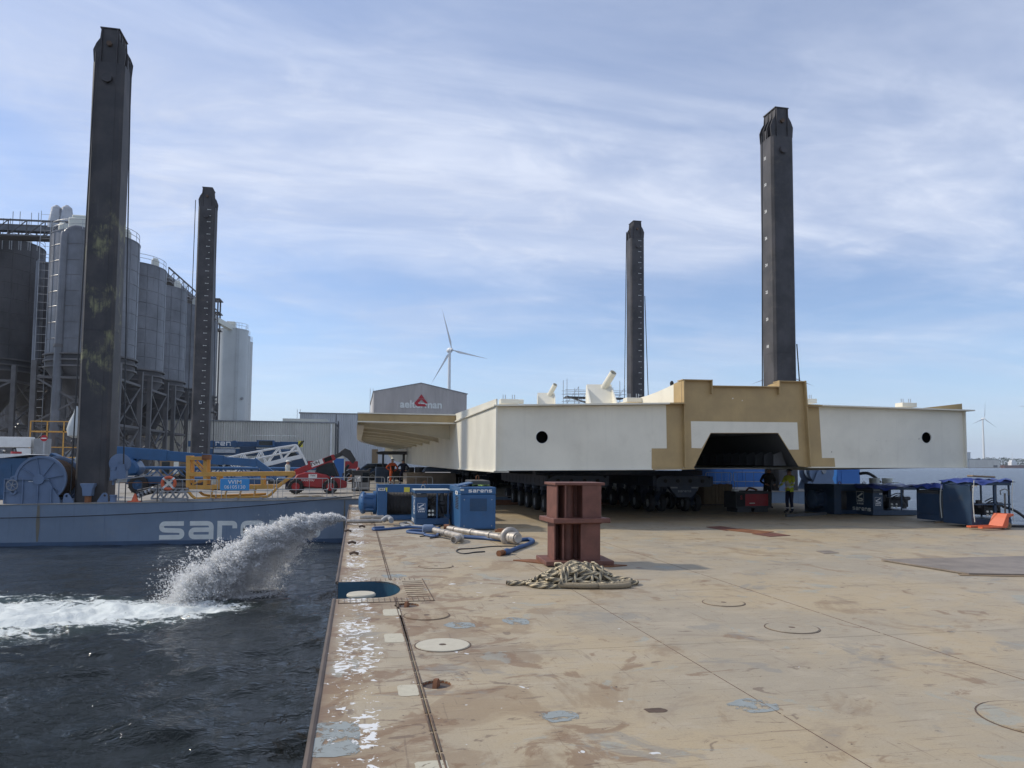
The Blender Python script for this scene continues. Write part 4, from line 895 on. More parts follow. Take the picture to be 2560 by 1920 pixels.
# ------------------------------------------------------------------ red steel stools
A0 = gp(1435, 1408); ST = Vector((A0.x, A0.y, 0))
def make_stool(lab, z0, H, bw, bd, bt, tw, td, tt, rot, fw):
    t = thing('steel_stool', lab, 'steel stool', (ST.x, ST.y, z0), rot, 'red steel stools stacked on the deck')
    g = MB(); g.box(-bw/2, bw/2, -bd/2, bd/2, 0, bt); g.build('base_plate', 'rust_red', t, bevel=.008)
    if tt: g = MB(); g.box(-tw/2, tw/2, -td/2, td/2, H-tt, H); g.build('head_plate', 'rust_red', t, bevel=.008)
    z1, z2 = bt, H-tt-.001
    for x, nm in ((-.48, 'flange'), (.44, 'flange')):
        g = MB(); g.box(x-.015, x+.015, -.31, .31, z1, z2); g.build(nm, 'rust_red', t, bevel=.003)
    g = MB(); g.box(-.465, .425, .02, .05, z1, z2); g.build('web', 'rust_red', t)
    g = MB(); g.prism([(-.33, -.34), (-.295, -.34), (-.295, .02), (-.33, .02)], 'z', z1, z2); g.build('stiffener', 'rust_red', t)
    g = MB(); g.box(.05, .46+fw, -.345, -.312, z1, z2); g.build('front_plate', 'rust_red', t, bevel=.003)
    g = MB(); g.box(.07, .10, -.305, .02, z1, z2); g.build('stiffener', 'rust_red', t)
    g = MB(); g.tube([(-.16, -.0, z1), (-.16, -.0, z2)], .15, 20); g.build('column_tube', 'rust_red', t); t.scale = (.89, .95, 1)
    return t
Hs = 1.47; Hl = .745
make_stool('lower rust-red steel stool on a wide base plate behind the rope heap', .022, Hl, 1.40, 1.02, .075, .98, .7, .02, R(-3), 0)
make_stool('upper rust-red steel stool with flat head plate standing on the lower one', .022+Hl+.001, Hs-Hl, 1.22, .94, .085, 1.08, .70, .05, R(3), .0)
g = MB(); g.prism([(-1.05, .5), (-.7, .55), (.85, -.5), (.5, -.62), (-.3, -.42)], 'z', 0, .018); o = g.build('scrap_plate', 'rust_plate', loc=(ST.x, ST.y, .003)); tag(o, 'thin rusty plate lying under the lower steel stool', 'plate')
# ------------------------------------------------------------------ rope heap
def rope_material():
    m, t, b = principled('mooring_rope'); uv = t.n('UVMap').outputs[0]; s = t.sep(uv)
    tw = t.math('SINE', t.math('MULTIPLY', t.math('ADD', t.math('MULTIPLY', s[1], 1.0), t.math('MULTIPLY', s[0], 24.)), 6.28318))
    f = t.step(tw, -.25, .35); P = t.pos(); gr_ = t.noise(P, 26., 4.)
    c = t.mix(f, t.mix(gr_, (.10, .09, .07), (.19, .165, .12)), t.mix(gr_, (.48, .385, .23), (.70, .59, .40)))
    t.L.new(c, b.inputs['Base Color']); b.inputs['Roughness'].default_value = .9
    t.L.new(t.bump(tw, .9, .014), b.inputs['Normal'])
    m2, t2, b2 = principled('rope_whipping'); P2 = t2.pos(); w2 = t2.noise(P2, 60., 4.)
    t2.L.new(t2.mix(w2, (.20, .155, .10), (.40, .33, .22)), b2.inputs['Base Color']); b2.inputs['Roughness'].default_value = .95; t2.L.new(t2.bump(w2, .8, .01), b2.inputs['Normal'])
rope_material()
def rope_mesh(name, paths, mat, parent, r=.03, n=10):
    me = bpy.data.meshes.new(name); V, Fc, U = [], [], []
    for path in paths:
        pts = spline(path, 10); L = 0; prev = None; o = len(V); acc = []
        for i, p in enumerate(pts):
            a, b = pts[max(i-1, 0)], pts[min(i+1, len(pts)-1)]; d = (b-a).normalized()
            if i: L += (p-pts[i-1]).length
            acc.append(L)
            x = d.cross(Vector((0, 0, 1)) if abs(d.z) < .9 else Vector((1, 0, 0))).normalized() if prev is None else (prev-d*prev.dot(d)).normalized()
            prev = x; y = d.cross(x)
            for j in range(n):
                t = 2*math.pi*j/n; lob = 1+.13*math.cos(3*(t-L*42)); V.append(p+(x*math.cos(t)+y*math.sin(t))*r*lob)
        for i in range(len(pts)-1):
            for j in range(n):
                Fc.append((o+i*n+j, o+i*n+(j+1) % n, o+(i+1)*n+(j+1) % n, o+(i+1)*n+j))
                U.append([(acc[i]*.28, 2*j/n), (acc[i]*.28, 2*(j+1)/n), (acc[i+1]*.28, 2*(j+1)/n), (acc[i+1]*.28, 2*j/n)])
    me.from_pydata([tuple(v) for v in V], [], Fc); uv = me.uv_layers.new(name='UVMap')
    for f, u in zip(me.polygons, U):
        f.use_smooth = True
        for li, c in zip(f.loop_indices, u): uv.data[li].uv = c
    me.materials.append(MATS[mat]); ob = bpy.data.objects.new(name, me); COL.objects.link(ob); ob.parent = parent; return ob
RC = gp(1440, 1462); rc = thing('mooring_rope', 'heap of thick two-tone mooring rope lying before the red steel stools', 'rope', (RC.x, RC.y, 0))
rr = random.Random(11); coils = []
for k_ in range(14):
    r0 = .66-.040*k_; z = .033+.027*k_; ph = rr.uniform(0, 6.28); ecc = rr.uniform(.42, .60); cx, cyy = rr.uniform(-.09, .09), rr.uniform(-.05, .06); tilt = rr.uniform(-.14, .14); path = []
    for i in range(15):
        an = ph+i*2*math.pi/13; wob = 1+.26*math.sin(2.3*an+k_)+rr.uniform(-.18, .18)
        x_ = cx+r0*wob*math.cos(an); y_ = cyy+r0*ecc*wob*math.sin(an); rad_ = math.hypot(x_/.78, y_/.48)
        zmax = max(.033, .30*(1-min(1, rad_)**1.3)); path.append((x_, y_, max(.032, min(z+tilt*x_+rr.uniform(-.02, .03), zmax+.03))))
    coils.append(path)
for k_ in range(7):                                             # loops thrown across the heap
    x0 = rr.uniform(-.40, .3); s_ = rr.choice((-1, 1)); coils.append([(x0, -.30*s_, .06), (x0+.10, -.16*s_, .26), (x0+.15+rr.uniform(-.1, .1), .0, (.31-abs(x0)*.25)), (x0+.05, .14*s_, .30), (x0+.22, .26*s_, .09)])
coils.append([(-1.05, .14, .035), (-.85, .17, .035), (-.65, .12, .04), (-.52, .02, .06), (-.40, -.05, .13)])
coils.append([(-1.02, .08, .035), (-.8, .06, .035), (-.66, .0, .035), (-.5, -.08, .05), (-.38, -.12, .10)])
rope_mesh('laid_rope', coils, 'mooring_rope', rc, .029)
rope_mesh('served_eye', [[(-.35, -.26, .05), (-.15, -.34, .05), (.10, -.40, .045), (.35, -.37, .045), (.62, -.30, .045), (.76, -.24, .045), (.78, -.17, .05), (.64, -.14, .06), (.40, -.12, .11), (.20, .02, .20), (.02, .10, .31), (-.15, -.02, .30), (-.3, -.2, .16)],
                         [(.22, -.42, .04), (.42, -.44, .04), (.62, -.42, .04), (.72, -.36, .04)]], 'rope_whipping', rc, .042)
# ------------------------------------------------------------------ loose steel plates
def slab(pix, z0, z1, mat, name, lab, cat='plate', grp=None):
    pts = [gp(px, py, z1) for px, py in pix]; c = sum(pts, Vector())/len(pts); g = MB(); g.prism([(p.x-c.x, p.y-c.y) for p in pts], 'z', z0, z1)
    return tag(g.build(name, mat, loc=(c.x, c.y, .0)), lab, cat, grp)
sp_ = slab([(2203, 1398), (2422, 1433), (2640, 1436), (2640, 1388)], .012, .035, 'dark_plate', 'steel_plate', 'large dark grey steel plate lying loose on the deck near the tarped pumps')
slab([(2395, 1434), (2560, 1436), (2560, 1441), (2400, 1438)], .004, .011, 'timber', 'timber_batten', 'thin batten under the front edge of the large dark plate', 'batten')
slab([(1812, 1324), (1848, 1321), (1935, 1329), (1900, 1334)], .004, .016, 'rust_plate', 'rusty_plate', 'bright rust-orange strip of plate at the edge of the bridge shadow', 'plate', 'rusty plates on the deck')
slab([(1765, 1317), (1800, 1315), (1850, 1322), (1815, 1326)], .004, .014, 'rust_red', 'rusty_plate', 'dull brown strip of plate within the bridge shadow', 'plate', 'rusty plates on the deck')
slab([(1880, 1334), (1935, 1332), (1976, 1338), (1925, 1341)], .004, .014, 'rust_red', 'rusty_plate', 'small brown plate at the sunny end of the rusty strip', 'plate', 'rusty plates on the deck')
slab([(2040, 1377), (2075, 1376), (2098, 1382), (2060, 1384)], .002, .008, 'dark_plate', 'dark_scrap', 'small dark scrap of plate alone on the sunny deck', 'scrap')
g = MB(); g.box(3.5, 14.5, 31.6, 34.6, 0, .02); ro = g.build('ramp_plate', 'rust_plate'); ro.rotation_euler = (R(2.2), 0, 0); ro.location = (0, 0, -1.19); tag(ro, 'rusty ramp plate bridging the gap between the two barges', 'plate')
# ------------------------------------------------------------------ generator with lettering
def slogo(parent, cx, cz, s, y, xdir=(1, 0, 0), mat='lettering_white'):
    """square logo: folded S ribbon in a box over a line of small letters; drawn in a plane through (cx, cz)"""
    X = Vector(xdir); g = MB()
    def q(u, v): p = Vector((cx, y, cz))+X*(u*s) if xdir[0] else Vector((y, cx, cz))+X*(u*s); p.z += v*s; return p
    nrm = X.cross(Vector((0, 0, 1)))*.003
    def poly(pts): g.add([q(u, v)+nrm for u, v in pts], [tuple(range(len(pts)))])
    for pts in ([(-.5, -.34), (-.47, -.34), (-.47, .6), (-.5, .6)], [(.47, -.34), (.5, -.34), (.5, .6), (.47, .6)], [(-.5, .57), (.5, .57), (.5, .6), (-.5, .6)], [(-.5, -.34), (.5, -.34), (.5, -.31), (-.5, -.31)]): poly(pts)
    poly([(-.40, .14), (.30, .50), (.38, .38), (-.22, .08)]); poly([(-.40, .14), (-.22, .08), (-.1, .02), (-.1, -.08), (-.32, .0)]); poly([(-.1, .02), (.28, .02), (.40, -.08), (.22, -.10), (-.1, -.08)]); poly([(.22, -.10), (.40, -.08), (.40, -.18), (.28, -.26), (.2, -.16)]); poly([(-.36, -.26), (.28, -.26), (.2, -.16), (-.36, -.16)])
    for i in range(4): poly([(-.42+i*.23, -.56), (-.26+i*.23, -.56), (-.26+i*.23, -.42), (-.42+i*.23, -.42)])
    o = g.build('logo', mat, parent); return o
gl = gp(1153, 1325); gn = thing('generator', 'blue lettered diesel generator box with mesh grille on its end panel', 'generator', (2.77, 20.05, 0)); GW, GH, GD = .98, 1.17, 2.3
g = MB(); g.box(0, GW, 0, GD, .03, GH-.2); g.build('canopy', 'blue_vivid', gn, bevel=.012); g = MB(); g.box(-.005, GW+.005, -.005, GD+.005, GH-.195, GH); g.build('upper_canopy', 'blue_vivid', gn, bevel=.02); g = MB(); g.box(.03, GW-.03, .03, GD-.03, 0, .04); g.build('skid', 'dark_grey', gn)
g = MB(); g.box(.06, GW-.06, -.012, 0, .06, GH-.30); po = g.build('end_panel', 'blue_vivid', gn, bevel=.004)
g = MB(); x0, x1, z0, z1 = .27, .73, .52, .86; g.box(x0, x1, -.0135, -.0125, z0, z1); g.build('grille_opening', 'black_gap', po)
g = MB()
for i in range(17): x = x0+(x1-x0)*i/16; g.box(x-.006, x+.006, -.019, -.0137, z0, z1)
for i in range(13): z = z0+(z1-z0)*i/12; g.box(x0, x1, -.0195, -.0132, z-.006, z+.006)
g.build('grille_mesh', 'blue_paint', po)['kind'] = 'stuff'
for x, z in ((.11, GH-.34), (GW-.11, GH-.34), (.11, .12), (GW-.11, .12)): g = MB(); g.tube([(x, -.02, z), (x, -.012, z)], .014, 10); g.build('latch', 'galv', po)
logo_word(gn, (.55, -.006, GH-.105), (1, 0, 0), (0, 0, 1), .078, 'lettering_white', wide=1.28, gap=.2)
for i in range(8): g = MB(); g.box(-.006, 0, .35, .95, .55+i*.045, .575+i*.045); g.build('louvre', 'black_gap', gn)
g = MB(); g.box(-.009, -.005, .5, .95, .82+.12, .92+.12); g.build('number_plate', 'lettering_white', gn)
lettering('866', .09, 'black_gap', gn, (-.0095, .72, .99), (0, -1, 0), (0, 0, 1), .02, 1.2)
g = MB(); g.cbox((.2, .85, GH+.06), (.42, .9, .025), (0, R(-12), 0)); g.build('open_lid', 'blue_vivid', gn)
g = MB(); g.box(.4, .95, .7, 1.9, GH+.001, GH+.16); g.build('air_box', 'dark_grey', gn, bevel=.02)
g = MB(); g.tube([(.62, 1.2, GH+.16), (.62, 1.2, GH+.26), (.66, 1.2, GH+.31), (.70, 1.2, GH+.26), (.70, 1.2, GH+.16)], .012, 6); g.build('lifting_eye', 'rust_plate', gn)
g = MB(); g.box(.0, .1, -.009, -.005, GH-.10, GH-.05); g.build('maker_plate', 'plastic_white', gn)
cl = MB(); N_ = 14
cv = [(.42+.5*i/N_, .55+.3*j/6, GH+.018+.022*abs(math.sin(i*1.3+j*.9))+.012*math.sin(i*.7-j*1.9)) for j in range(7) for i in range(N_+1)]
cl.add(cv, [(j*(N_+1)+i, j*(N_+1)+i+1, (j+1)*(N_+1)+i+1, (j+1)*(N_+1)+i) for j in range(6) for i in range(N_)], 0, True); o = cl.build('green_sling', 'cloth_green', loc=gn.location); tag(o, 'crumpled pale green lifting sling on top of the generator', 'sling')
# ------------------------------------------------------------------ open hydraulic power pack
def powerpack(loc, W, D, H, lab, mat='blue_paint', name='power_pack', cab=.36, rot=0., tarp=False, bright=True, group=None, roof=True, logo=True):
    t = thing(name, lab, 'power pack', loc, rot, group)
    g = MB(); g.box(0, W, 0, D, .02, .20); g.build('base_tank', mat, t, bevel=.008)
    g = MB(); g.box(0, W*cab, 0, D, .2, H*.80); g.build('control_cabinet', mat, t, bevel=.01)
    g = MB(); g.box(.02, W*cab-.02, .0, D, H*.80, H*.90); g.build('gauge_panel', 'dark_grey', t); g = MB(); g.box(0.04, W*.16, -.005, 0, H*.90, H*.985); g.build('nameplate', 'plastic_white', t)
    for x, y in ((.02, .02), (W-.05, .02), (.02, D-.05), (W-.05, D-.05), (W*.62, .02)): g = MB(); g.box(x, x+.04, y, y+.04, .2, H-.05); g.build('post', mat, t)
    if roof: g = MB(); g.box(-.02, W+.01, -.02, D+.02, H-.09, H-.0); g.build('roof_frame', mat, t, bevel=.006); g = MB(); g.box(-.03, W+.015, -.03, D*.5, H, H+.022); g.build('roof_cover', 'plastic_white' if not tarp else 'tarp_blue', t)
    g = MB(); g.cbox((W*.68, D*.5, .47), (W*.42, D*.6, .34)); g.tube([(W*.45, D*.35, .5), (W*.45, D*.35, .75)], .09, 12); g.tube([(W*.55, D*.2, .62), (W*.92, D*.2, .62)], .07, 12); g.cbox((W*.80, D*.22, .34), (.16, .14, .2)); g.build('engine', 'dark_grey', t, bevel=.01)
    g = MB(); g.tube([(W*.83, D*.3, .45), (W*.83, D*.3, H-.1)], .05, 10); g.build('exhaust', 'grey_paint', t)
    for k_ in range(3): g = MB(); g.tube(spline([(W*.42, .12, .72-k_*.1), (W*.6, .05, .82-k_*.06), (W*.78, .10, .5-k_*.05), (W*.82, .2, .34)], 5), .018, 6); g.build('hose', 'cable_black', t)
    for x, z in ((W*.42, .42), (W*.52, .42), (W*.42, .31), (W*.52, .31)): g = MB(); g.tube([(x, .02, z), (x, .05, z)], .035, 12); g.build('gauge', 'plastic_white', t)
    if logo: slogo(t, W*cab*.5, H*.50, W*cab*.62, -.003)
    return t
pp = powerpack((1.69, 21.75, 0), .99, 1.5, 1.02, 'open-framed blue hydraulic power pack with square logo beside the generator', 'blue_paint')
slogo(pp, .4, .55, .42, -.001, (0, -1, 0)); logo_word(pp, (-.004, .75, .12), (0, -1, 0), (0, 0, 1), .10, 'lettering_white')
# ------------------------------------------------------------------ blue deck winch
def deckwinch(loc, lab, mat='blue_vivid', rot=0., W=2.75):
    t = thing('deck_winch', lab, 'winch', loc, rot, 'blue deck winches on the near barge'); H = 1.1
    for x in (0, W-.1):
        g = MB(); g.box(x, x+.30 if x == 0 else x+.1, 0, .08, 0, H); g.box(x, x+.08, .08, 1.9, 0, H); g.build('end_frame', mat, t, bevel=.008)
    g = MB(); g.box(.30, W-.1, .0, .5, H-.22, H+.0); g.box(-.03, W, .0, .55, H, H+.02); g.build('top_beam', mat, t, bevel=.006); g = MB(); g.box(.30, W-.1, 1.5, 1.9, H-.25, H-.01); g.build('top_beam', mat, t)
    g = MB(); g.box(.3, W-.1, .0, .12, 0.02, .16); g.build('bottom_beam', mat, t); g = MB(); g.box(.3, W-.1, 1.75, 1.9, 0.02, .16); g.build('bottom_beam', mat, t)
    g = MB(); prof = [(.1, .12)]
    for i in range(52): prof += [(.40, .14+i*.047), (.423, .1635+i*.047)]
    g.lathe(prof+[(.1, W-.12)], (0, .95, .55), 'x', 36); g.build('rope_drum', 'frame_steel', t)
    m_ = MB(); m_.lathe([(0, -.58), (.16, -.58), (.30, -.52), (.36, -.46), (.36, -.40), (.31, -.40), (.31, -.12), (.38, -.12), (.38, -.02), (.2, 0)], (0, .75, .52), 'x', 24); mo = m_.build('gear_motor', mat, t)
    for i in range(10): an = 2*math.pi*i/10; b__ = MB(); b__.tube([(-.50, .75+.33*math.cos(an), .52+.33*math.sin(an)), (-.36, .75+.33*math.cos(an), .52+.33*math.sin(an))], .022, 6); b__.build('bolt', mat, mo)
    for z in (.3, .72): b__ = MB(); b__.box(-.36, -.1, .40, .46, z, z+.06); b__.build('rib', mat, mo)
    for x in (.45, 1.5): g = MB(); g.tube([(x-.06, .3, H), (x-.06, .3, H+.07), (x, .3, H+.12), (x+.06, .3, H+.07), (x+.06, .3, H)], .014, 6); g.build('lifting_eye', 'rust_plate', t)
    return t
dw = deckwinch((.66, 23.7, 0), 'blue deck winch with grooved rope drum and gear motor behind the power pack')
g = MB(); g.box(.02, .22, -.004, 0, .93, 1.02); g.build('number_plate', 'lettering_white', dw); g = MB(); g.box(.82, 1.0, -.004, 0, .89, 1.04); g.build('warning_sticker', 'yellow_sticker', dw); g = MB(); g.add([(1.55, -.004, .92), (1.68, -.004, .92), (1.615, -.004, 1.03)], [(0, 1, 2)]); g.build('warning_triangle', 'yellow_sticker', dw); g = MB(); g.box(.27, .295, -.004, .0, .9, .98); g.box(.24, .30, -.005, -.001, .95, 1.03); g.build('inspection_sticker', 'yellow_sticker', dw)
lettering('365', .09, 'black_gap', dw, (.12, -.0045, .975), (1, 0, 0), (0, 0, 1), .02, 1.2)
g = MB(); g.tube(spline([(1.42, .25, 1.12), (1.36, .1, 1.05), (1.36, -.02, .8), (1.36, -.02, .5)], 5), .008, 5); g.tube([(1.42+.06*math.cos(a), -.01, 1.03+.08*math.sin(a)) for a in np.linspace(0, 6.28, 14)], .008, 5); tag(g.build('thin_line', 'plastic_white', loc=dw.location), 'thin white line hanging looped from the blue deck winch', 'rope')
# ------------------------------------------------------------------ discharge pipes, pumps, hoses
def pipeline(name, pts, r, mat, lab, cat, grp=None, rings=0, n=14):
    t = thing(name, lab, cat, (pts[0][0], pts[0][1], 0), 0, grp); O = t.location; pp_ = [Vector(p)-O for p in pts]; g = MB(); g.tube(pp_, r, n); g.build('pipe', mat, t)
    for i in range(rings):
        f = (i+.5)/rings; L = len(pp_)-1; k_ = min(int(f*L), L-1); p = pp_[k_].lerp(pp_[k_+1], f*L-k_); d = (pp_[k_+1]-pp_[k_]).normalized()
        g = MB(); g.tube([p-d*.035, p+d*.035], r*1.22, n); g.build('coupling', mat, t)
    return t
def lay(px, py, z): p = gp(px, py, z); return (p.x, p.y, p.z)
P1 = [lay(868, 1303, .11), lay(905, 1303, .11), lay(955, 1302, .11)]; P2 = [lay(900, 1294.5, .13), lay(925, 1294, .13), lay(958, 1293, .13)]
d1 = pipeline('discharge_pipe', P1, .058, 'stainless', 'nearer grey steel discharge pipe jutting over the barge edge', 'pipe', 'discharge pipes', 2)
d2 = pipeline('discharge_pipe', P2, .065, 'stainless', 'farther grey steel discharge pipe beside the deck winch motor', 'pipe', 'discharge pipes', 2)
q0 = Vector(P1[-1]); pipeline('suction_elbow', [q0+Vector((.02, 0, .0))]+spline([q0+Vector((.05, 0, .03)), q0+Vector((.16, -.02, .10)), q0+Vector((.24, -.10, .06)), q0+Vector((.25, -.30, .05)), q0+Vector((.24, -.62, .05))], 4), .075, 'grey_paint', 'grey ribbed elbow hose joining the nearer discharge pipe', 'hose', 'deck hoses')
def hose(pix, r, mat, lab, grp='deck hoses', name='hose', cat='hose', z=None, n=8):
    pts = [Vector(lay(a[0], a[1], r if len(a) < 3 else a[2])) for a in pix]; g = MB(); c = pts[0].copy(); g.tube([p-c for p in spline(pts, 7)], r, n); return tag(g.build(name, mat, loc=c), lab, cat, grp)
hose([(960, 1318), (935, 1320), (938, 1324), (985, 1321), (1020, 1318), (1060, 1319), (1100, 1321)], .035, 'hose_blue', 'blue lay-flat hose running past the discharge elbow')
hose([(1000, 1309), (1018, 1306), (1030, 1311), (1012, 1316), (1002, 1311), (1022, 1313), (1060, 1316)], .03, 'grey_paint', 'coiled grey hose at the foot of the power pack')
hose([(1062, 1334), (1030, 1331), (1018, 1329), (1028, 1326), (1060, 1326), (1092, 1329), (1090, 1340), (1062, 1337)], .035, 'hose_blue', 'looped bright blue hose beside the elbow pipe')
hose([(1160, 1342), (1210, 1345), (1250, 1349), (1290, 1350), (1322, 1348), (1333, 1353), (1318, 1361), (1295, 1369), (1276, 1377)], .045, 'hose_blue', 'blue suction hose bending round the long pump pipe')
hose([(1290, 1365), (1230, 1366), (1180, 1371), (1148, 1373), (1142, 1379), (1160, 1384), (1190, 1380), (1212, 1379), (1185, 1381)], .012, 'cable_black', 'thin black cable in a flat loop on the deck', 'deck hoses', 'cable', 'cable')
hose([(1050, 1341), (1075, 1338), (1096, 1338), (1098, 1330), (1075, 1328), (1095, 1318), (1110, 1310), (1096, 1306), (1080, 1318)], .014, 'cable_black', 'tangled dark cable round the elbow pipe pump', 'deck hoses', 'cable', 'cable')
hose([(1075, 1345), (1100, 1343), (1140, 1351)], .016, 'cable_black', 'short dark cable trailing from the elbow pipe', 'deck hoses', 'cable', 'cable')
a = Vector(lay(1262, 1380, .06)); t = thing('hose_end', 'blue sleeve and rusty coupling at the end of the suction hose', 'coupling', (a.x, a.y, 0)); g = MB(); d_ = (Vector(lay(1282, 1376, .06))-a).normalized(); o_ = Vector((0, 0, .055)); g.tube([o_-d_*.02, o_+d_*.08, o_+d_*.22], [.05, .075, .05], 12); g.build('sleeve', 'hose_blue', t); g = MB(); g.tube([o_-d_*.22, o_-d_*.02], .045, 10); g.tube([o_-d_*.24, o_-d_*.18], .06, 10); g.tube([o_-d_*.1, o_-d_*.06], .06, 10); g.build('coupling', 'rust_plate', t)
L0, L1 = Vector(lay(1117, 1321, .12)), Vector(lay(1250, 1342, .12)); lp = pipeline('pump_pipe', [L0, L0.lerp(L1, .5), L1], .074, 'stainless', 'long stainless pump pipe with round volute pump at its end', 'pump', None, 3, 18)
dv = (L1-L0).normalized(); V0 = L1-lp.location
g = MB(); g.tube([V0, V0+dv*.28], [.074, .10], 16); g.build('reducer', 'stainless', lp); sd = Vector((dv.y, -dv.x, 0)); c = V0+dv*.42+Vector((0, 0, .03))
g = MB(); g.tube([c+dv*.0+Vector((.16*math.cos(x), 0, .16*math.sin(x)))*1 for x in np.linspace(0, 6.28, 18)], .075, 12); g.tube([c+Vector((0, .02, 0)), c+Vector((.02, -.16, 0))], [.16, .11], 18); g.build('volute', 'stainless', lp)
g = MB(); g.tube([c+dv*.06+Vector((.02, -.08, 0)), c+dv*.20+Vector((.03, -.1, -.0))], .13, 18); g.tube([c+dv*.20+Vector((.03, -.1, -.0)), c+dv*.24+Vector((.03, -.1, -.0))], .10, 18); g.build('motor_end', 'stainless', lp)
g = MB(); g.cbox(V0+dv*.1+Vector((0, .05, .15)), (.22, .08, .08), (0, 0, -.6)); g.tube([V0+dv*.02+Vector((-.12, .05, .13)), V0+dv*.1+Vector((.1, .05, .17))], .03, 8); g.build('valve', 'rust_plate', lp)
g = MB(); g.tube([(-.08, .0, .12), (.06, -.02, .12)], .11, 14); g.build('flange', 'rust_plate', lp)
E0 = [Vector(lay(1084, 1325, .10)), Vector(lay(1115, 1332, .10)), Vector(lay(1152, 1341, .10)), Vector(lay(1150, 1346, .10)), Vector(lay(1138, 1349, .09))]
ep = pipeline('elbow_pipe', E0, .072, 'stainless', 'shorter dull elbow pump pipe lying in the tangled hoses', 'pump', None, 2, 16)
V1 = E0[-1]-ep.location; d_ = (E0[-1]-E0[-2]).normalized(); g = MB(); g.pipe(V1-d_*.02, V1+d_*.07, .085, .065, 18); g.build('mouth', 'stainless', ep); g = MB(); g.lathe([(0, -.16), (.09, -.16), (.11, -.12), (.11, .10), (.08, .14), (.05, .2), (0, .2)], (-.12, .05, .13), 'x', 14); g.build('pump_body', 'greyblue', ep)
# ------------------------------------------------------------------ starboard side equipment
def corner(px, py): p = gp(px, py); return p
p = corner(1840, 1281); t = thing('tool_cabinet', 'red and black welding cabinet on dark skids under the bridge', 'cabinet', (p.x, p.y, 0)); W = 1.62; s_ = R(6); t.rotation_euler = (0, 0, s_)
g = MB(); g.box(0, W, 0, .8, .16, .80); g.build('shell', 'dark_grey', t, bevel=.01); g = MB(); g.box(.42, W-.16, -.012, 0, .24, .70); g.build('red_panel', 'red_paint', t, bevel=.004); g = MB(); g.box(.03, .40, -.008, 0, .22, .74); g.build('side_panel', 'black_rubber', t)
for x in (.1, W-.75): g = MB(); g.box(x, x+.62, .05, .75, 0, .16); g.build('skid', 'dark_grey', t)
lettering('S', .22, 'red_paint', t, (.24, -.009, .56), (1, 0, 0), (0, 0, 1), .02, 1.); g = MB(); g.box(.60, .85, -.014, -.012, .33, .36); g.build('label_strip', 'plastic_white', t); g = MB(); g.tube(spline([(.7, .3, .82), (.9, .4, .92), (1.15, .35, .86), (1.3, .5, .84)], 4), .04, 7); g.build('cable_heap', 'rust_plate', t); g = MB(); g.box(.02, .2, .1, .3, .8, .86); g.build('paper_pad', 'lettering_white', t)
p = corner(1762, 1264); g = MB(); W = at(1832, 1264, p.y).x-p.x; t = thing('timber_crate', 'dark weathered timber crate at the end of the deck under the bridge', 'crate', (p.x, p.y, 0)); H = at(1800, 1209, p.y).z
for i in range(8): g = MB(); g.box(W*i/8+.006, W*(i+1)/8-.006, 0, .04, 0.05, H-random.uniform(0, .04)); g.build('board', 'timber', t)
for i in range(6): g = MB(); g.box(-.04, 0, 1.0*i/6+.006, 1.0*(i+1)/6-.006, .05, H-.03); g.build('board', 'timber', t)
g = MB(); g.box(.01, W-.01, .045, 1.0, 0.02, H-.1); g.build('lining', 'dark_grey', t)
p = corner(2122, 1281); p2 = corner(2183, 1290)
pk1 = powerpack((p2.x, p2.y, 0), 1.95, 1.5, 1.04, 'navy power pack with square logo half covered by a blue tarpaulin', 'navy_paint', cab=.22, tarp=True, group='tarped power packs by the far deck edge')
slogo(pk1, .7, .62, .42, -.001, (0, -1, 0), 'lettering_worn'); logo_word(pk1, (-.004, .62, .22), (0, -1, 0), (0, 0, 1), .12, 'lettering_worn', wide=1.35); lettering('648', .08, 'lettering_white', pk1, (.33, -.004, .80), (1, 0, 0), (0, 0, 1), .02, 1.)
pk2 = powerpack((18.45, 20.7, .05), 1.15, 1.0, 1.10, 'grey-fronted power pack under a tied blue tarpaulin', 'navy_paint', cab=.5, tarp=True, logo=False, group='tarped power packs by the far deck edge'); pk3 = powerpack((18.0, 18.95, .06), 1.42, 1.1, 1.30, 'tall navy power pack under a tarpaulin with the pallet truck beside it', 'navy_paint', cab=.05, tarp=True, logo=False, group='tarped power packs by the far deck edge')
g = MB(); g.box(-.004, 0.0, .02, 1.08, .1, 1.2); g.build('side_panel', 'navy_paint', pk3); g = MB(); g.box(0, .56, -.006, 0, .14, .98); g.build('front_panel', 'dark_grey', pk2); g = MB(); g.box(.05, 1.40, -.02, .02, .62, .66); g.build('cross_rail', 'navy_paint', pk3); g = MB(); g.box(.80, .86, -.02, .03, .1, 1.2); g.build('cross_rail', 'navy_paint', pk3)
def tarp(parent_loc, W, D, z, drop, lab, sag=.05):
    n, m_ = 22, 12; rr_ = random.Random(int(W*100)+3); vs = []
    for j in range(m_+1):
        for i in range(n+1):
            u, v = i/n, j/m_; x = -.08+u*(W+.16); y = -.10+v*(D+.18); e = min(u, 1-u, v, 1-v)
            zz_ = z+.035*math.sin(u*17+v*5)*.6+.03*math.sin(v*13-u*6)-sag*math.sin(math.pi*u)*math.sin(math.pi*v)+rr_.uniform(-.008, .008)
            if e < .02: zz_ -= drop*(.75+.3*math.sin(u*6+v*5)+.12*math.sin(u*31+v*17))
            vs.append((x, y, zz_))
    g = MB(); g.add(vs, [(j*(n+1)+i, j*(n+1)+i+1, (j+1)*(n+1)+i+1, (j+1)*(n+1)+i) for j in range(m_) for i in range(n)], 0, True); o = g.build('tarpaulin', 'tarp_blue', loc=parent_loc, ang=80); return tag(o, lab, 'tarpaulin', 'blue tarpaulins')
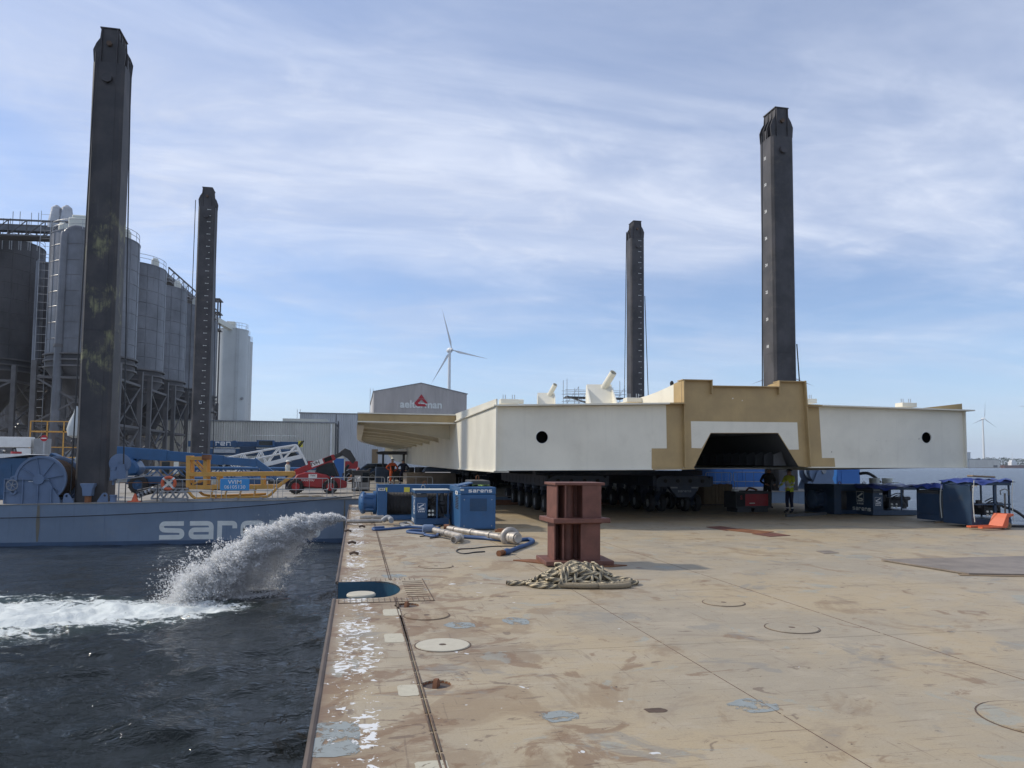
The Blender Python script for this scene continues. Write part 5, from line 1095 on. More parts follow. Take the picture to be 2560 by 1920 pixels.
tarp(pk1.location, 1.95, 1.5, 1.13, .14, 'blue tarpaulin over the power pack with the square logo'); tarp(pk2.location, 1.15, 1.0, 1.19, .14, 'blue tarpaulin over the grey-fronted power pack'); tarp(pk3.location, 1.42, 1.1, 1.39, .12, 'blue tarpaulin over the tall power pack by the pallet truck')
for (lx, ly, lz, L, lab, o0, m_) in ((.2, .3, 1.47, .95, 'weathered timber plank weighing down the tarpaulin over the tall pack', pk3, 'timber'), (.5, .4, 1.21, .5, 'brown sack lying on the tarpaulin of the grey-fronted pack', pk2, 'timber'), (.6, .3, 1.21, .75, 'white sheet lying on the tarpaulin of the logo pack', pk1, 'plastic_white')):
    g = MB(); g.cbox((0, 0, 0), (L, .22, .05 if m_ == 'timber' else .03), (0, R(2), R(8))); tag(g.build('tarp_weight', m_, loc=o0.location+Vector((lx+L/2, ly, lz)), bevel=.015), lab, 'sheet' if m_ != 'timber' else 'timber')
for (x, o0, lab) in ((.0, pk2, 'pale tie strap on the corner of the grey-fronted pack'), (.52, pk2, 'pale tie strap across the grey-fronted pack'), (.02, pk3, 'pale tie strap on the corner of the tall pack'), (1.40, pk3, 'pale tie strap on the hose side of the tall pack')):
    g = MB(); zt = 1.16 if o0 is pk2 else 1.36; g.tube(spline([(x, -.11, zt), (x-.02, -.07, zt*.6), (x+.03, -.06, .12)], 5), .012, 6); tag(g.build('tie_strap', 'plastic_white', loc=o0.location), lab, 'strap', 'tarpaulin straps')
for (o0, lab) in ((pk2, 'timber bearer under the grey-fronted pack'), (pk3, 'timber bearer under the tall power pack')): g = MB(); g.box(-.12, 1.0, -.02, .08, 0, .049 if o0 is pk2 else .059); tag(g.build('timber_bearer', 'timber', loc=(o0.location.x, o0.location.y, 0)), lab, 'timber', 'timber bearers')
p = gp(2470, 1316); t = thing('pallet_truck', 'orange hand pallet truck in front of the tall power pack', 'pallet truck', (18.62, 18.52, 0), R(8))
g = MB(); g.prism([(-.26, .10), (-.02, .10), (.02, .36), (.22, .40), (.22, .46), (-.04, .46), (-.12, .34)], 'y', -.22, .22); g.build('mast_frame', 'orange_plastic', t, bevel=.01); g = MB(); g.tube([(.16, 0, .1), (.17, 0, 1.05)], .025, 8); g.tube([(.17, -.12, 1.0), (.17, -.14, 1.12), (.17, 0, 1.18), (.17, .14, 1.12), (.17, .12, 1.0)], .015, 6); g.build('handle', 'dark_grey', t)
for y in (-.08, .08): g = MB(); g.lathe([(.02, -.03), (.09, -.03), (.1, -.02), (.1, .02), (.09, .03), (.02, .03)], (.17, y, .1), 'y', 18); g.build('wheel', 'timber', t)
for y in (-.18, .18): g = MB(); g.box(-1.1, -.1, y-.07, y+.07, .06, .11); g.build('fork', 'orange_plastic', t)
g = MB(); q0 = gp(2505, 1300, .6); g.tube(spline([(19.35, 19.2, .62), (19.6, 19.0, .50), (19.8, 18.8, .25), (19.75, 18.75, .07), (19.5, 18.8, .05), (19.3, 18.9, .05)], 6), .04, 8); tag(g.build('hose', 'cable_black'), 'thick black hose looping down beside the tall power pack', 'hose', 'deck hoses')
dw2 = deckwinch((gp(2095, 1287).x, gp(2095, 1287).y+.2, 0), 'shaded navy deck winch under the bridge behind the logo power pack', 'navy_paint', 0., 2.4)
for i, px in enumerate((2186, 2218)):
    a = at(px, 1198, dw2.location.y+1); g = MB(); g.tube([(0, 0, -.05), (0, 0, .16)], .19, 18); g.lathe([(.2, .10), (.2, .17), (0, .17)], (0, 0, 0), 'z', 18); tag(g.build('paint_drum', 'plastic_white', loc=(a.x, a.y, 1.17)), ('cream drum on the shaded deck winch, next to the blue cabinets', 'cream drum on the shaded deck winch, next to the tarpaulin')[i], 'drum', 'cream drums')
g = MB(); yy = dw2.location.y+1.2; g.tube(spline([at(2150, 1184, yy), at(2168, 1183, yy), at(2186, 1192, yy), at(2200, 1206, yy)], 6), .06, 9); tag(g.build('hose', 'cable_black'), 'black hose arching from the cabinets to the shaded winch', 'hose', 'deck hoses')
g = MB(); a, b_ = gp(1965, 1288, .06), gp(2065, 1283, .06); g.bar((0, 0, .05), Vector((b_.x-a.x, b_.y-a.y, .05)), .10); o = g.build('dark_beam', 'dark_grey', loc=(a.x, a.y, 0)); tag(o, 'dark steel beam lying at the hi-vis worker\'s feet', 'beam')
# ------------------------------------------------------------------ silos
def rim_rail(parent, r, z, a0=-200, a1=20, h=1.0, mat='galv', n=16):
    g = MB()
    for zz_ in (z+h, z+h*.55): g.tube([(r*math.cos(R(a0+(a1-a0)*i/n)), r*math.sin(R(a0+(a1-a0)*i/n)), zz_) for i in range(n+1)], .03, 5)
    g.build('handrail', mat, parent)
    for i in range(0, n+1, 2): an = R(a0+(a1-a0)*i/n); p_ = MB(); p_.tube([(r*math.cos(an), r*math.sin(an), z), (r*math.cos(an), r*math.sin(an), z+h)], .028, 5); p_.build('rail_post', mat, parent)
def ladder(parent, x, y, z0, z1, mat='galv', w=.5, step=.6):
    for dx in (-w/2, w/2): g = MB(); g.tube([(x+dx, y, z0), (x+dx, y, z1)], .03, 5); g.build('ladder_rail', mat, parent)
    g = MB(); z = z0+.2
    while z < z1: g.tube([(x-w/2, y, z), (x+w/2, y, z)], .018, 4); z += step
    g.build('ladder_rungs', mat, parent)['kind'] = 'stuff'
def legsilo(x, y, r, zc, zt, mat, lab, detail=True):
    t = thing('cement_silo', lab, 'silo', (x, y, .25), 0, 'steel storage silos'); zc -= .25; zt -= .25
    g = MB(); g.lathe([(0, zt+.25), (r*.4, zt+.2), (r*1.01, zt), (r*1.01, zt-.12), (r, zt-.12), (r, zc)], (0, 0, 0), 'z', 48); g.build('shell', mat, t)
    for z in [zc+(zt-zc)*f for f in (.12, .25, .38, .5, .63, .75, .88)]: g = MB(); g.lathe([(r, z-.05), (r+.035, z), (r, z+.05)], (0, 0, 0), 'z', 48); g.build('seam', mat, t)
    vs_ = MB()
    for i in range(16): an = 2*math.pi*i/16; vs_.cbox((r*math.cos(an), r*math.sin(an), (zc+zt)/2), (.05, .10, zt-zc-.3), (0, 0, an))
    vs_.build('standing_seams', mat, t)['kind'] = 'stuff'
    for k_, z in enumerate((zc, zc-.6, zc-1.2)): g = MB(); g.lathe([(r-.02, z-.1), (r+.22-.05*k_, z-.1), (r+.22-.05*k_, z+.06), (r-.02, z+.06)], (0, 0, 0), 'z', 48); g.build('ring_beam', 'frame_steel', t)
    g = MB(); g.lathe([(r-.05, zc-.05), (r-.05, zc-1.3), (r*.42, zc-4.6), (r*.16, zc-6.6), (.25, zc-7.6)], (0, 0, 0), 'z', 36); g.build('hopper', 'silo_dark', t)
    h = r*.92
    for sx in (-h, h):
        for sy in (-h, h): g = MB(); g.box(sx-.22, sx+.22, sy-.22, sy+.22, 0, zc-.8); g.build('leg', 'frame_steel', t)
    for z in (.6, zc*.42, zc*.80):
        for sy in (-h, h): g = MB(); g.box(-h, h, sy-.1, sy+.1, z-.12, z+.12); g.build('tie_beam', 'frame_steel', t)
        for sx in (-h, h): g = MB(); g.box(sx-.1, sx+.1, -h, h, z-.12, z+.12); g.build('tie_beam', 'frame_steel', t)
    for z0, z1 in ((.6, zc*.42), (zc*.42, zc*.8)):
        for s_ in (-1, 1):
            g = MB(); g.bar((-h*s_, -h-.05, z0), (h*s_, -h-.05, z1), .17, .1, 0, (0, 1, 0)); g.build('brace', 'frame_steel', t)
            g = MB(); g.bar((h+.05, -h*s_, z0), (h+.05, h*s_, z1), .17, .1, 0, (1, 0, 0)); g.build('brace', 'frame_steel', t)
    rim_rail(t, r*.98, zt)
    for k_ in range(3):
        an = R(-150+k_*70); bx__ = MB(); bx__.cbox((r*.75*math.cos(an), r*.75*math.sin(an), zt+.6), (.7, .6, .9), (0, 0, an)); bx__.lathe([(.26, zt+1.0), (.33, zt+1.05), (.3, zt+1.22), (0, zt+1.25)], (r*.75*math.cos(an), r*.75*math.sin(an), 0), 'z', 14); bx__.build('filter_unit', 'plastic_white' if k_ != 1 else 'galv', t, bevel=.04)
    # litter of pipework between the legs
    rr_ = random.Random(int(y)); g = MB()
    for i in range(16): a_, b__ = Vector((rr_.uniform(-h, h), rr_.uniform(-1, h), rr_.uniform(.3, 4.4))), Vector((rr_.uniform(-1.4, 1.4), rr_.uniform(-1.4, 1.4), rr_.uniform(-1.3, 1.6))); g.tube([a_, a_+b__], rr_.uniform(.05, .16), 6)
    g.build('pipework', 'silo_metal', t)['kind'] = 'stuff'
    return t
SXR = -26.7
names = ['bright grey steel silo with riser pipe behind the stained spud', 'streaked grey silo next along from the bright one', 'plain grey silo under the conveyor bridge', 'farthest leg-mounted grey silo by the depth-scaled spud', 'dark silo mostly hidden behind the depth-scaled spud']
silos = [legsilo(SXR, 82.2+11.1*k_, 4.05, 12.1, 24.3, 'silo_metal', names[k_]) for k_ in range(5)]
legsilo(-40.5, 92.2, 5.0, 12.6, 25.8, 'silo_dark', 'broad dark silo at the water end of the plant'); legsilo(-40.5, 104.5, 5.0, 12.6, 26.2, 'silo_dark', 'dark silo standing between the broad dark one and the bright one')
def palesilo(x, y, r, zt, lab):
    t = thing('pale_silo', lab, 'silo', (x, y, .25), 0, 'pale painted silos'); g = MB(); g.lathe([(0, zt+.3), (r*1.02, zt), (r*1.02, zt-.15), (r, zt-.15), (r, 0)], (0, 0, 0), 'z', 44); g.build('shell', 'silo_pale', t); rim_rail(t, r*.97, zt, -190, 40, 1.1)
    ladder(t, r*.45, -r*.93-.15, 0, zt+1., 'galv', .45, 1.); g = MB(); g.tube([(r*.8, -r*.7, zt*.5), (r*.85, -r*.76, zt*.5)], .25, 14); g.build('inspection_hatch', 'grey_paint', t); g = MB(); g.cbox((-.3, -.6, zt+.9), (1.6, 1.2, 1.2)); g.build('filter_unit', 'plastic_white', t, bevel=.08); return t
palesilo(-23.6, 148, 2.75, 26.4, 'widest pale green-grey silo behind the corrugated shed'); palesilo(-23.9, 154, 2.6, 26.2, 'pale silo with caged ladder beyond the widest pale one'); palesilo(-24.2, 160, 2.6, 26.0, 'last pale silo in the row behind the shed')
# riser pipe and brackets on the bright silo
s0_ = silos[0]; px_ = at(146, 900, 78.6).x-s0_.location.x
g = MB(); g.tube(spline([(px_-.15, -3.6, .2), (px_, -3.6, 11), (px_+.1, -3.6, 22.3), (px_+.25, -3.5, 23.6), (px_+.9, -3.2, 24.2), (px_+2, -2.4, 24.1)], 6), .42, 14); g.build('riser_pipe', 'silo_metal', s0_)
for i in range(9): g = MB(); z = 3+i*2.35; g.bar((px_+.1, -3.5, z), (px_+1.5, -2.6, z), .12, .2); g.build('pipe_bracket', 'frame_steel', s0_)
g = MB(); g.lathe([(.48, 12.4), (.48, 12.7)], (px_, -3.6, 0), 'z', 14); g.build('pipe_flange', 'frame_steel', s0_)
a = at(53, 900, 76); t = thing('access_ladder', 'tall caged steel access ladder in front of the broad dark silo', 'ladder', (a.x, 80, .25)); ladder(t, 0, 0, 0, at(64, 530, 80).z, 'galv', .9, .8)
a = at(80, 900, 80); g = MB(); g.tube([(0, 0, 0), (0, 0, at(88, 660, 84).z), (.0, .5, at(88, 655, 84).z)], .3, 12); tag(g.build('vent_pipe', 'silo_metal', loc=(at(82, 1000, 84).x, 84, .25)), 'slim vertical vent pipe before the second dark silo', 'pipe')
# conveyor bridges over the silo tops
def conveyor(p, q, lab, w=1.6, h=1.7, n=12, name='conveyor_bridge'):
    p, q = Vector(p), Vector(q); t = thing(name, lab, 'conveyor', p); d = q-p; sd = Vector((-d.y, d.x, 0)).normalized()*w/2; up = Vector((0, 0, h))
    for s_ in (-1, 1):
        for u in (0, 1): g = MB(); g.bar(sd*s_+up*u, sd*s_+up*u+d, .16); g.build('chord', 'frame_steel', t)
        for i in range(n):
            a_, b__ = d*(i/n)+sd*s_, d*((i+1)/n)+sd*s_; g = MB(); g.bar(a_, a_+up, .09); g.build('upright', 'frame_steel', t); g = MB(); g.bar(a_, b__+up, .08); g.build('diagonal', 'frame_steel', t)
    g = MB(); g.bar(Vector((0, 0, .05)), d+Vector((0, 0, .05)), w, .08); g.build('walkway', 'frame_steel', t); g = MB(); g.bar(up*.55, d+up*.55, w*.5, .5); g.build('belt_trough', 'silo_metal', t); return t
conveyor((SXR+1, 104, 25.6), (SXR+1.2, 138, 26.6), 'dark lattice conveyor bridge running along the silo tops'); 
conveyor((-54, 88, at(30, 603, 88).z), (-28.5, 84.5, at(150, 600, 85).z), 'lattice conveyor gantry joining the broad dark silo to the bright silo', 1.8, 1.6, 14)
t = thing('conveyor_transfer_tower', 'conveyor head frame with chute dropping to the pale silo', 'conveyor', (SXR+1.2, 138, 22)); g = MB(); g.bar((0, 0, 5), (2.2, 9, 4.6), .9, .9); g.build('chute', 'plastic_white', t)
for x in (-.8, .8):
    for y in (0, 2.4): g = MB(); g.box(x-.12, x+.12, y-.12, y+.12, -22, 8.5); g.build('leg', 'frame_steel', t)
for z in (3, 6, 8.4): g = MB(); g.box(-1.2, 1.2, -.3, 2.9, z, z+.15); g.build('floor', 'frame_steel', t)
for (px, py, Y, lab) in ((139, 560, 86, 'grey shrouded filter bag on the gantry over the bright silo'), (165, 560, 86, 'taller shrouded filter unit on the gantry beside the cream motor housing')):
    a = at(px, py+20, Y); g = MB(); g.lathe([(.7, 0), (.8, .8), (.62, 1.8), (.5, 2.6), (.15, 2.9), (0, 2.9)], (0, 0, 0), 'z', 12); tag(g.build('filter_shroud', 'galv', loc=a), lab, 'filter', 'shrouded filters')
a = at(200, 590, 82); g = MB(); g.cbox((0, 0, .9), (1.8, 1.5, 1.6)); g.cbox((0, 0, 1.85), (1.3, 1.1, .4)); tag(g.build('motor_housing', 'plastic_white', loc=a, bevel=.1), 'cream motor housing on top of the bright silo', 'housing')
for k_ in range(2):
    p = at((24, 6)[k_], 600, 88); g = MB()
    t = thing('scaffold', ('thin scaffold frame on top of the broad dark silo, beside the ladder', 'thin scaffold frame on the gantry of the broad dark silo')[k_], 'scaffold', p)
    for i in range(4):
        g = MB(); x = i*.9; g.tube([(x, 0, -1), (x, 0, 2.4+.8*(i % 2))], .04, 5); g.build('standard', 'galv', t)
    for z in (.4, 1.3): g = MB(); g.tube([(-.2, 0, z), (2.9, 0, z)], .035, 5); g.build('ledger', 'galv', t)
# sacks, yellow platform seen between silo legs
a = at(188, 1095, 74); g = MB(); g.lathe([(.2, 0), (.62, .2), (.72, .8), (.55, 1.5), (.2, 2.3), (.12, 2.9)], (0, 0, 0), 'z', 14); tag(g.build('big_bag', 'silo_pale', loc=(a.x, 74, a.z)), 'pale bulk bag hanging beside the stained spud', 'bag')
a = at(75, 1085, 76); t = thing('yellow_platform', 'yellow railed work platform under the dark silos', 'platform', (a.x, 76, .25)); zt = a.z-.25
for z in (zt-2.2, zt+.2): g = MB(); g.box(0, 4.2, 0, 1.6, z, z+.12); g.build('floor', 'yellow_paint', t)
for x in (0, 1.4, 2.8, 4.2): g = MB(); g.box(x-.05, x+.05, 0, .1, 0, zt+1.2); g.build('post', 'yellow_paint', t)
for z in (zt-1.2, zt+1.2): g = MB(); g.tube([(0, 0, z), (4.2, 0, z)], .05, 6); g.build('rail', 'yellow_paint', t)
# ------------------------------------------------------------------ corrugated sheds
def cladding(mb, x0, x1, y, z0, ztopf, pitch, dep=.05, m=0, face=-1):
    n = int((x1-x0)/pitch); xs = []
    for i in range(n):
        a_ = x0+(x1-x0)*i/n; w_ = (x1-x0)/n
        xs += [(a_, 0), (a_+w_*.35, 0), (a_+w_*.5, dep), (a_+w_*.85, dep)]
    xs.append((x1, 0)); k = len(xs)
    mb.add([(x, y+face*d_, z0) for x, d_ in xs]+[(x, y+face*d_, ztopf(x)) for x, d_ in xs], [(i, i+1, k+i+1, k+i) for i in range(k-1)], m)
def shed(lab, x0, x1, y0, y1, zt, mat, pitch, apex=0., base=.25, name='warehouse', roofmat='grey_paint', split=None):
    t = thing(name, lab, 'warehouse', (0, 0, 0)); zf = lambda x: zt+apex*(1-abs(2*(x-x0)/(x1-x0)-1))
    g = MB()
    cladding(g, x0, x1, y0, split or base, zf, pitch, .08)
    g.build('front_wall', mat, t)
    if split: g = MB(); cladding(g, x0, x1, y0-.01, base, lambda x: split-.02, pitch, .08); g.build('lower_cladding', mat, t)
    g = MB(); g.box(x0, x0+.2, y0+.02, y1, base, zt); g.build('side_wall', mat, t); g = MB(); g.box(x1-.2, x1, y0+.02, y1, base, zt); g.build('side_wall', mat, t)
    g = MB(); xm = (x0+x1)/2; pr = [(x0-.2, zt+.02), (xm, zt+apex+.05), (x1+.2, zt+.02), (x1+.2, zt-.12), (xm, zt+apex-.1), (x0-.2, zt-.12)]; g.prism(pr if apex else [(x0-.2, zt), (x1+.2, zt), (x1+.2, zt+.18), (x0-.2, zt+.18)], 'y', y0-.18, y1); g.build('roof', roofmat, t)
    return t
x0, x1 = at(505, 1100, 110).x, at(837, 1100, 110).x; zt = at(700, 1056, 110).z
s1_ = shed('long low grey corrugated warehouse behind the blue mobile crane', x0-6, x1, 110, 128, zt, 'shed_grey', .32, 0, .25, split=at(700, 1089, 110).z)
g = MB(); g.prism([(x1-7.6-.0, zt), (x1-1.2, zt), (x1-1.2, zt+.75), (x1-7.6, zt+.75)], 'y', 113, 120); g.lathe([], (0, 0, 0)) if False else None; g.build('roof_light', 'plastic_white', s1_)
g = MB(); g.tube([(x1-.55, 109.75, .3), (x1-.55, 109.75, zt-.1)], .12, 8); g.build('downpipe', 'white_paint', s1_)
g = MB(); g.prism([(110.0, zt), (111, zt+.3), (112.0, zt+1.5), (112.6, zt+1.2), (113.5, zt-.1), (113.5, 2), (110.0, 2)], 'x', x1+.01, x1+.12); g.build('gable_scroll', 'dark_grey', s1_)
for yy in (114, 117.5): g = MB(); g.prism([(yy, zt-.6), (yy+1, zt-.3), (yy+1.8, zt+.7), (yy+2.4, zt+.3), (yy+2.6, zt-1), (yy+2.6, 2), (yy, 2)], 'x', x1+.2, x1+.34); g.build('gable_scroll', 'dark_grey', s1_)
x0, x1 = at(749, 1080, 136).x, at(1085, 1080, 136).x
s2_ = shed('tall blue-grey corrugated warehouse between the low shed and the bridge', x0, x1, 136, 158, at(800, 1034, 136).z, 'shed_blue', .32); s2_['category'] = 'warehouse'
t = s2_; xl = at(748, 1000, 136).x
for dx in (-.25, .25): g = MB(); g.tube([(xl+dx, 135.7, 6), (xl+dx, 135.7, at(748, 1026, 136).z+.2)], .04, 5); g.build('ladder_rail', 'galv', t)
g = MB(); g.box(at(930, 1130, 136).x, at(945, 1130, 136).x, 135.85, 135.9, .3, at(930, 1123, 136).z); g.build('door', 'timber', s2_)
x0, x1 = at(934, 1000, 160).x, at(1167, 1000, 160).x; ze, za = at(934, 978, 160).z, at(1053, 957, 160).z
s3_ = shed('gabled taupe corrugated hall with red triangle logo and worn lettering', x0, x1, 160, 200, ze, 'shed_taupe', .30, za-ze, 2)
xl = at(929, 980, 160).x
for dx in (-.3, .3): g = MB(); g.tube([(xl+dx, 159.7, 9), (xl+dx, 159.7, at(929, 972, 160).z)], .05, 5); g.build('ladder_rail', 'galv', s3_)
lc = at(1053, 1010, 160); lettering('aelterman', 2.25, 'lettering_worn', s3_, (lc.x, 159.84, at(1053, 1012, 160).z), (1, 0, 0), (0, 0, 1), .03, 1.0, 'wall_lettering', .01)
g = MB(); u = (at(1070, 1000, 160).x-at(1036, 1000, 160).x)/2; z0, z1 = at(1053, 1016, 160).z, at(1053, 986, 160).z; H = z1-z0
def lg(pts): g.add([(lc.x+a_*u, 159.80, z0+b__*H) for a_, b__ in pts], [tuple(range(len(pts)))])
lg([(0, 1), (.48, .64), (-.48, .64)]); lg([(-.52, .60), (.50, .60), (1.0, .24), (.62, .24), (.02, .48+.08), (-.5, .26), (-1.05, .24)]); lg([(-1.05, .24), (-.5, .26), (-.3, .2), (.55, .2), (.8, 0), (-.62, 0)])
g.build('logo', 'logo_red', s3_)
# ------------------------------------------------------------------ wind turbines
def turbine(px, py, D, blade, base_py, angs, yaw, lab, wtop=1.25, wbot=2.0):
    a = at(px, py, D); t = thing('wind_turbine', lab, 'wind turbine', (a.x, a.y, 0.2), 0, 'wind turbines'); z = a.z-.2
    g = MB(); g.lathe([(wbot, 0), (wtop, z-1)], (0, 0, 0), 'z', 24); g.build('tower', 'white_paint', t)
    n_ = MB(); M = Matrix.Rotation(yaw, 4, 'Z'); n_.ball((0, 0, 0), 2.6, 16, 10, 0, (1, 1.6, 1.0)); no = n_.build('nacelle', 'white_paint', t, loc=(0, 0, z)); no.rotation_euler = (0, 0, yaw)
    hb_ = MB(); hb_.ball((0, -4.6, 0), 1.5, 14, 8, 0, (1, 1.1, 1)); ho = hb_.build('hub', 'white_paint', no)
    for an in angs:
        b__ = MB(); c, s_ = math.sin(R(an)), math.cos(R(an)); d = Vector((c, 0, s_)); sd = Vector((s_, 0, -c)); pts = [(0, .9, .9), (.06, 1.0, .9), (.18, 2.3, .5), (.35, 1.7, .3), (.65, 1.0, .2), (1, .12, .06)]; vs = []
        for f, w_, th in pts:
            c0 = d*(f*blade+1)+Vector((0, -4.6, 0)); vs += [c0-sd*w_*.3, c0+Vector((0, -th*.5, 0)), c0+sd*w_*.7, c0+Vector((0, th*.5, 0))]
        b__.add(vs, [(i*4+j, i*4+(j+1) % 4, (i+1)*4+(j+1) % 4, (i+1)*4+j) for i in range(5) for j in range(4)]+[(0, 1, 2, 3), (20, 23, 22, 21)], 0, True); b__.build('blade', 'white_paint', ho)
    return t
turbine(1124, 876, 690, 38, 970, (-16, 98, 212), R(20), 'large white wind turbine rising behind the gabled hall')
turbine(1953, 934, 800, 40, 1000, (-3, 112, 250), R(-10), 'white wind turbine whose blades show either side of the spud')
turbine(2457, 1047, 1500, 42, 1143, (5, 119, 250), R(5), 'slim distant wind turbine with red band beyond the water', 1.4, 2.6)
turbine(2575, 1017, 1350, 40, 1143, (270, 30, 150), R(5), 'distant wind turbine with one blade tip reaching into view', 1.2, 2.0)
# ------------------------------------------------------------------ far shore
g = MB(); sh = [at(2060, 1168, 1360), at(2600, 1168, 1250)]
g.add([(250, 1420, -1.0), (1500, 1180, -1.0), (2600, 1200, 2), (2600, 2600, 3), (250, 2600, 3)], [(0, 1, 2, 3, 4)]); g.add([(250, 1420, -1.0), (1500, 1180, -1.0), (1500, 1178, -2.6), (250, 1418, -2.6)], [(0, 1, 2, 3)])
plain('shore', (.10, .09, .06), .9, 0, .3, .02); structure(g.build('far_shore', 'shore')); tag(bpy.data.objects['far_shore'], 'low far bank of the waterway')
def farbox(px0, px1, pyt, Y, mat, lab, name='far_hall', dep=40, pyb=1169, split=0):
    a_, b__ = at(px0, pyb, Y), at(px1, pyt, Y); t = thing(name, lab, 'building', (a_.x, Y, -1.0)); W, H = b__.x-a_.x, b__.z+1.0
    g = MB(); g.box(0, W, 0, dep, 0, H); g.build('walls', mat, t); g = MB(); g.box(-.5, W+.5, -.5, dep, H, H+1); g.build('roof', 'grey_paint', t); g = MB(); g.box(W*.8, W*.93, -.4, 0, 0, H*.3); g.build('gate', 'dark_grey', t); return t
farbox(2424, 2498, 1150, 1260, 'shed_grey', 'long low grey hall on the far bank'); farbox(2405, 2426, 1132, 1262, 'silo_pale', 'taller grey block beside the long hall on the far bank', 'far_block', 30); farbox(2130, 2270, 1168, 1330, 'shed_blue', 'low pale sheds seen just under the bridge edge on the far bank', 'far_shed', 30)
plain('leaf_far', (.035, .055, .03), .9, 0, .45, .08); plain('bark_far', (.06, .045, .03), .9)
def far_trees():
    rr_ = random.Random(5); k_ = 0
    spots = [(2428+i*7.2+rr_.uniform(-3, 3), rr_.uniform(1144, 1149)) for i in range(22)]
    descr = ['low round tree', 'broad dark tree', 'taller ragged tree', 'small bushy tree']
    for px, pyt in spots:
        Y = rr_.uniform(1290, 1330); a_ = at(px, 1166, Y); top = at(px, pyt, Y).z+1.5; t = thing('bank_tree', 'dark green tree in the belt of trees along the far bank', 'tree', (a_.x, Y, -.8), 0, 'trees along the far bank')
        g = MB(); g.tube([(0, 0, 0), (0, 0, top*.6)], [.5, .25], 6); g.build('trunk', 'bark_far', t); g = MB(); H = top+.8
        for i in range(150):
            u = rr_.random()**.5; an = rr_.uniform(0, 6.28); zz_ = H*(.08+.92*rr_.random()); rad_ = H*.62*math.sin(math.pi*min(1, zz_/H*.9+.05))*u+.3; c = Vector((rad_*math.cos(an), rad_*math.sin(an), zz_*.97)); s_ = rr_.uniform(.7, 1.5)
            p = [c+Vector((rr_.uniform(-1, 1), rr_.uniform(-1, 1), rr_.uniform(-1, 1)))*s_ for _ in range(4)]; g.add(p, [(0, 1, 2), (0, 2, 3), (0, 3, 1), (1, 3, 2)])
        g.build('crown', 'leaf_far', t)
far_trees()
a = at(2540, 1160, 1180); t = thing('moored_ship', 'dark cargo ship with white wheelhouse moored at the far bank', 'ship', (a.x, 1180, WZ)); g = MB(); g.prism([(-30, 0), (40, 0), (44, 6), (-32, 5)], 'y', -5, 5); g.build('hull', 'rust_red', t); g = MB(); g.box(-14, -2, -4, 4, 5, 12); g.box(-12, -4, -3, 3, 12, 15); g.build('wheelhouse', 'white_paint', t); g = MB(); g.tube([(-8, 0, 15), (-8, 0, 28)], .4, 6); g.build('mast', 'white_paint', t)
# ------------------------------------------------------------------ vehicles and clutter on the jack-up deck and quay
def wheel(parent, c, r, w, axis='y', rim='grey_paint', nm='wheel', lugs=0):
    g = MB(); g.lathe([(r*.55, -w/2), (r*.92, -w/2), (r, -w*.3), (r, w*.3), (r*.92, w/2), (r*.55, w/2)], c, axis, 26); o = g.build('tyre', 'black_rubber', parent)
    if lugs:
        l_ = MB(); c = Vector(c)
        for i in range(lugs):
            a_ = 2*math.pi*i/lugs; l_.cbox(c+Vector((r*math.cos(a_), (-1)**i*w*.2, r*math.sin(a_))), (.05, w*.5, .05), (0, -a_, 0))
        l_.build('tread', 'black_rubber', o)['kind'] = 'stuff'
    g = MB(); g.lathe([(0, -w*.36), (r*.2, -w*.42), (r*.25, -w*.3), (r*.5, -w*.3), (r*.57, -w*.5), (r*.57, w*.5), (r*.2, w*.3), (0, w*.3)], c, axis, 20); g.build('rim', rim, o); return o
# red compact telehandler
YT = 39.3; a, b_ = at(739, 1235, YT), at(825, 1235, YT); t = thing('telehandler', 'red compact telehandler with raised lettered boom and black fork carriage', 'telehandler', (a.x, YT, dz(a.x)+.02)); WB = b_.x-a.x; O = t.location
def tz(px, py): p = at(px, py, YT); return (p.x-O.x, p.z-O.z)
for x in (0, WB):
    for y in (0.02, 1.25): wheel(t, (x, y, .37), .37, .28, 'y', 'red_paint', lugs=18)
g = MB(); g.prism([tz(728, 1222), tz(733, 1198), tz(742, 1186), tz(760, 1181), tz(790, 1182), tz(815, 1187), tz(826, 1194), tz(822, 1206), tz(808, 1214), tz(805, 1221), tz(757, 1217), tz(748, 1204), tz(738, 1206)], 'y', .14, .62); g.build('engine_hood', 'red_paint', t, bevel=.05)
g = MB(); g.prism([tz(748, 1210), tz(830, 1210), tz(812, 1222), tz(755, 1222)], 'y', .2, 1.1); g.build('chassis', 'dark_grey', t)
g = MB(); g.prism([tz(826, 1190), tz(846, 1196), tz(868, 1206), tz(866, 1220), tz(842, 1222), tz(836, 1204)], 'y', .3, 1.0); g.build('front_body', 'red_paint', t, bevel=.03)
g = MB(); q = [tz(786, 1192), tz(790, 1170), tz(800, 1158), tz(832, 1158), tz(846, 1192)]; g.prism(q, 'y', .72, 1.35); g.build('cab_glass', 'glass_dark', t)
for i in range(len(q)-1):
    for y in (.72, 1.35): g = MB(); g.bar((q[i][0], y, q[i][1]), (q[i+1][0], y, q[i+1][1]), .07); g.build('cab_pillar', 'dark_grey', t)
p0, p1, p2, p3 = tz(736, 1182), tz(836, 1142), tz(776, 1163), tz(806, 1152)
def bm(p, q, w, m, nm, y=.68): g = MB(); g.bar((p[0], y, p[1]), (q[0], y, q[1]), w, w*1.1, 0, (0, 1, 0)); return g.build(nm, m, t, bevel=.01)
bo_ = bm(p0, p1, .30, 'red_paint', 'boom'); bm(p1, tz(858, 1132), .22, 'dark_grey', 'inner_boom')
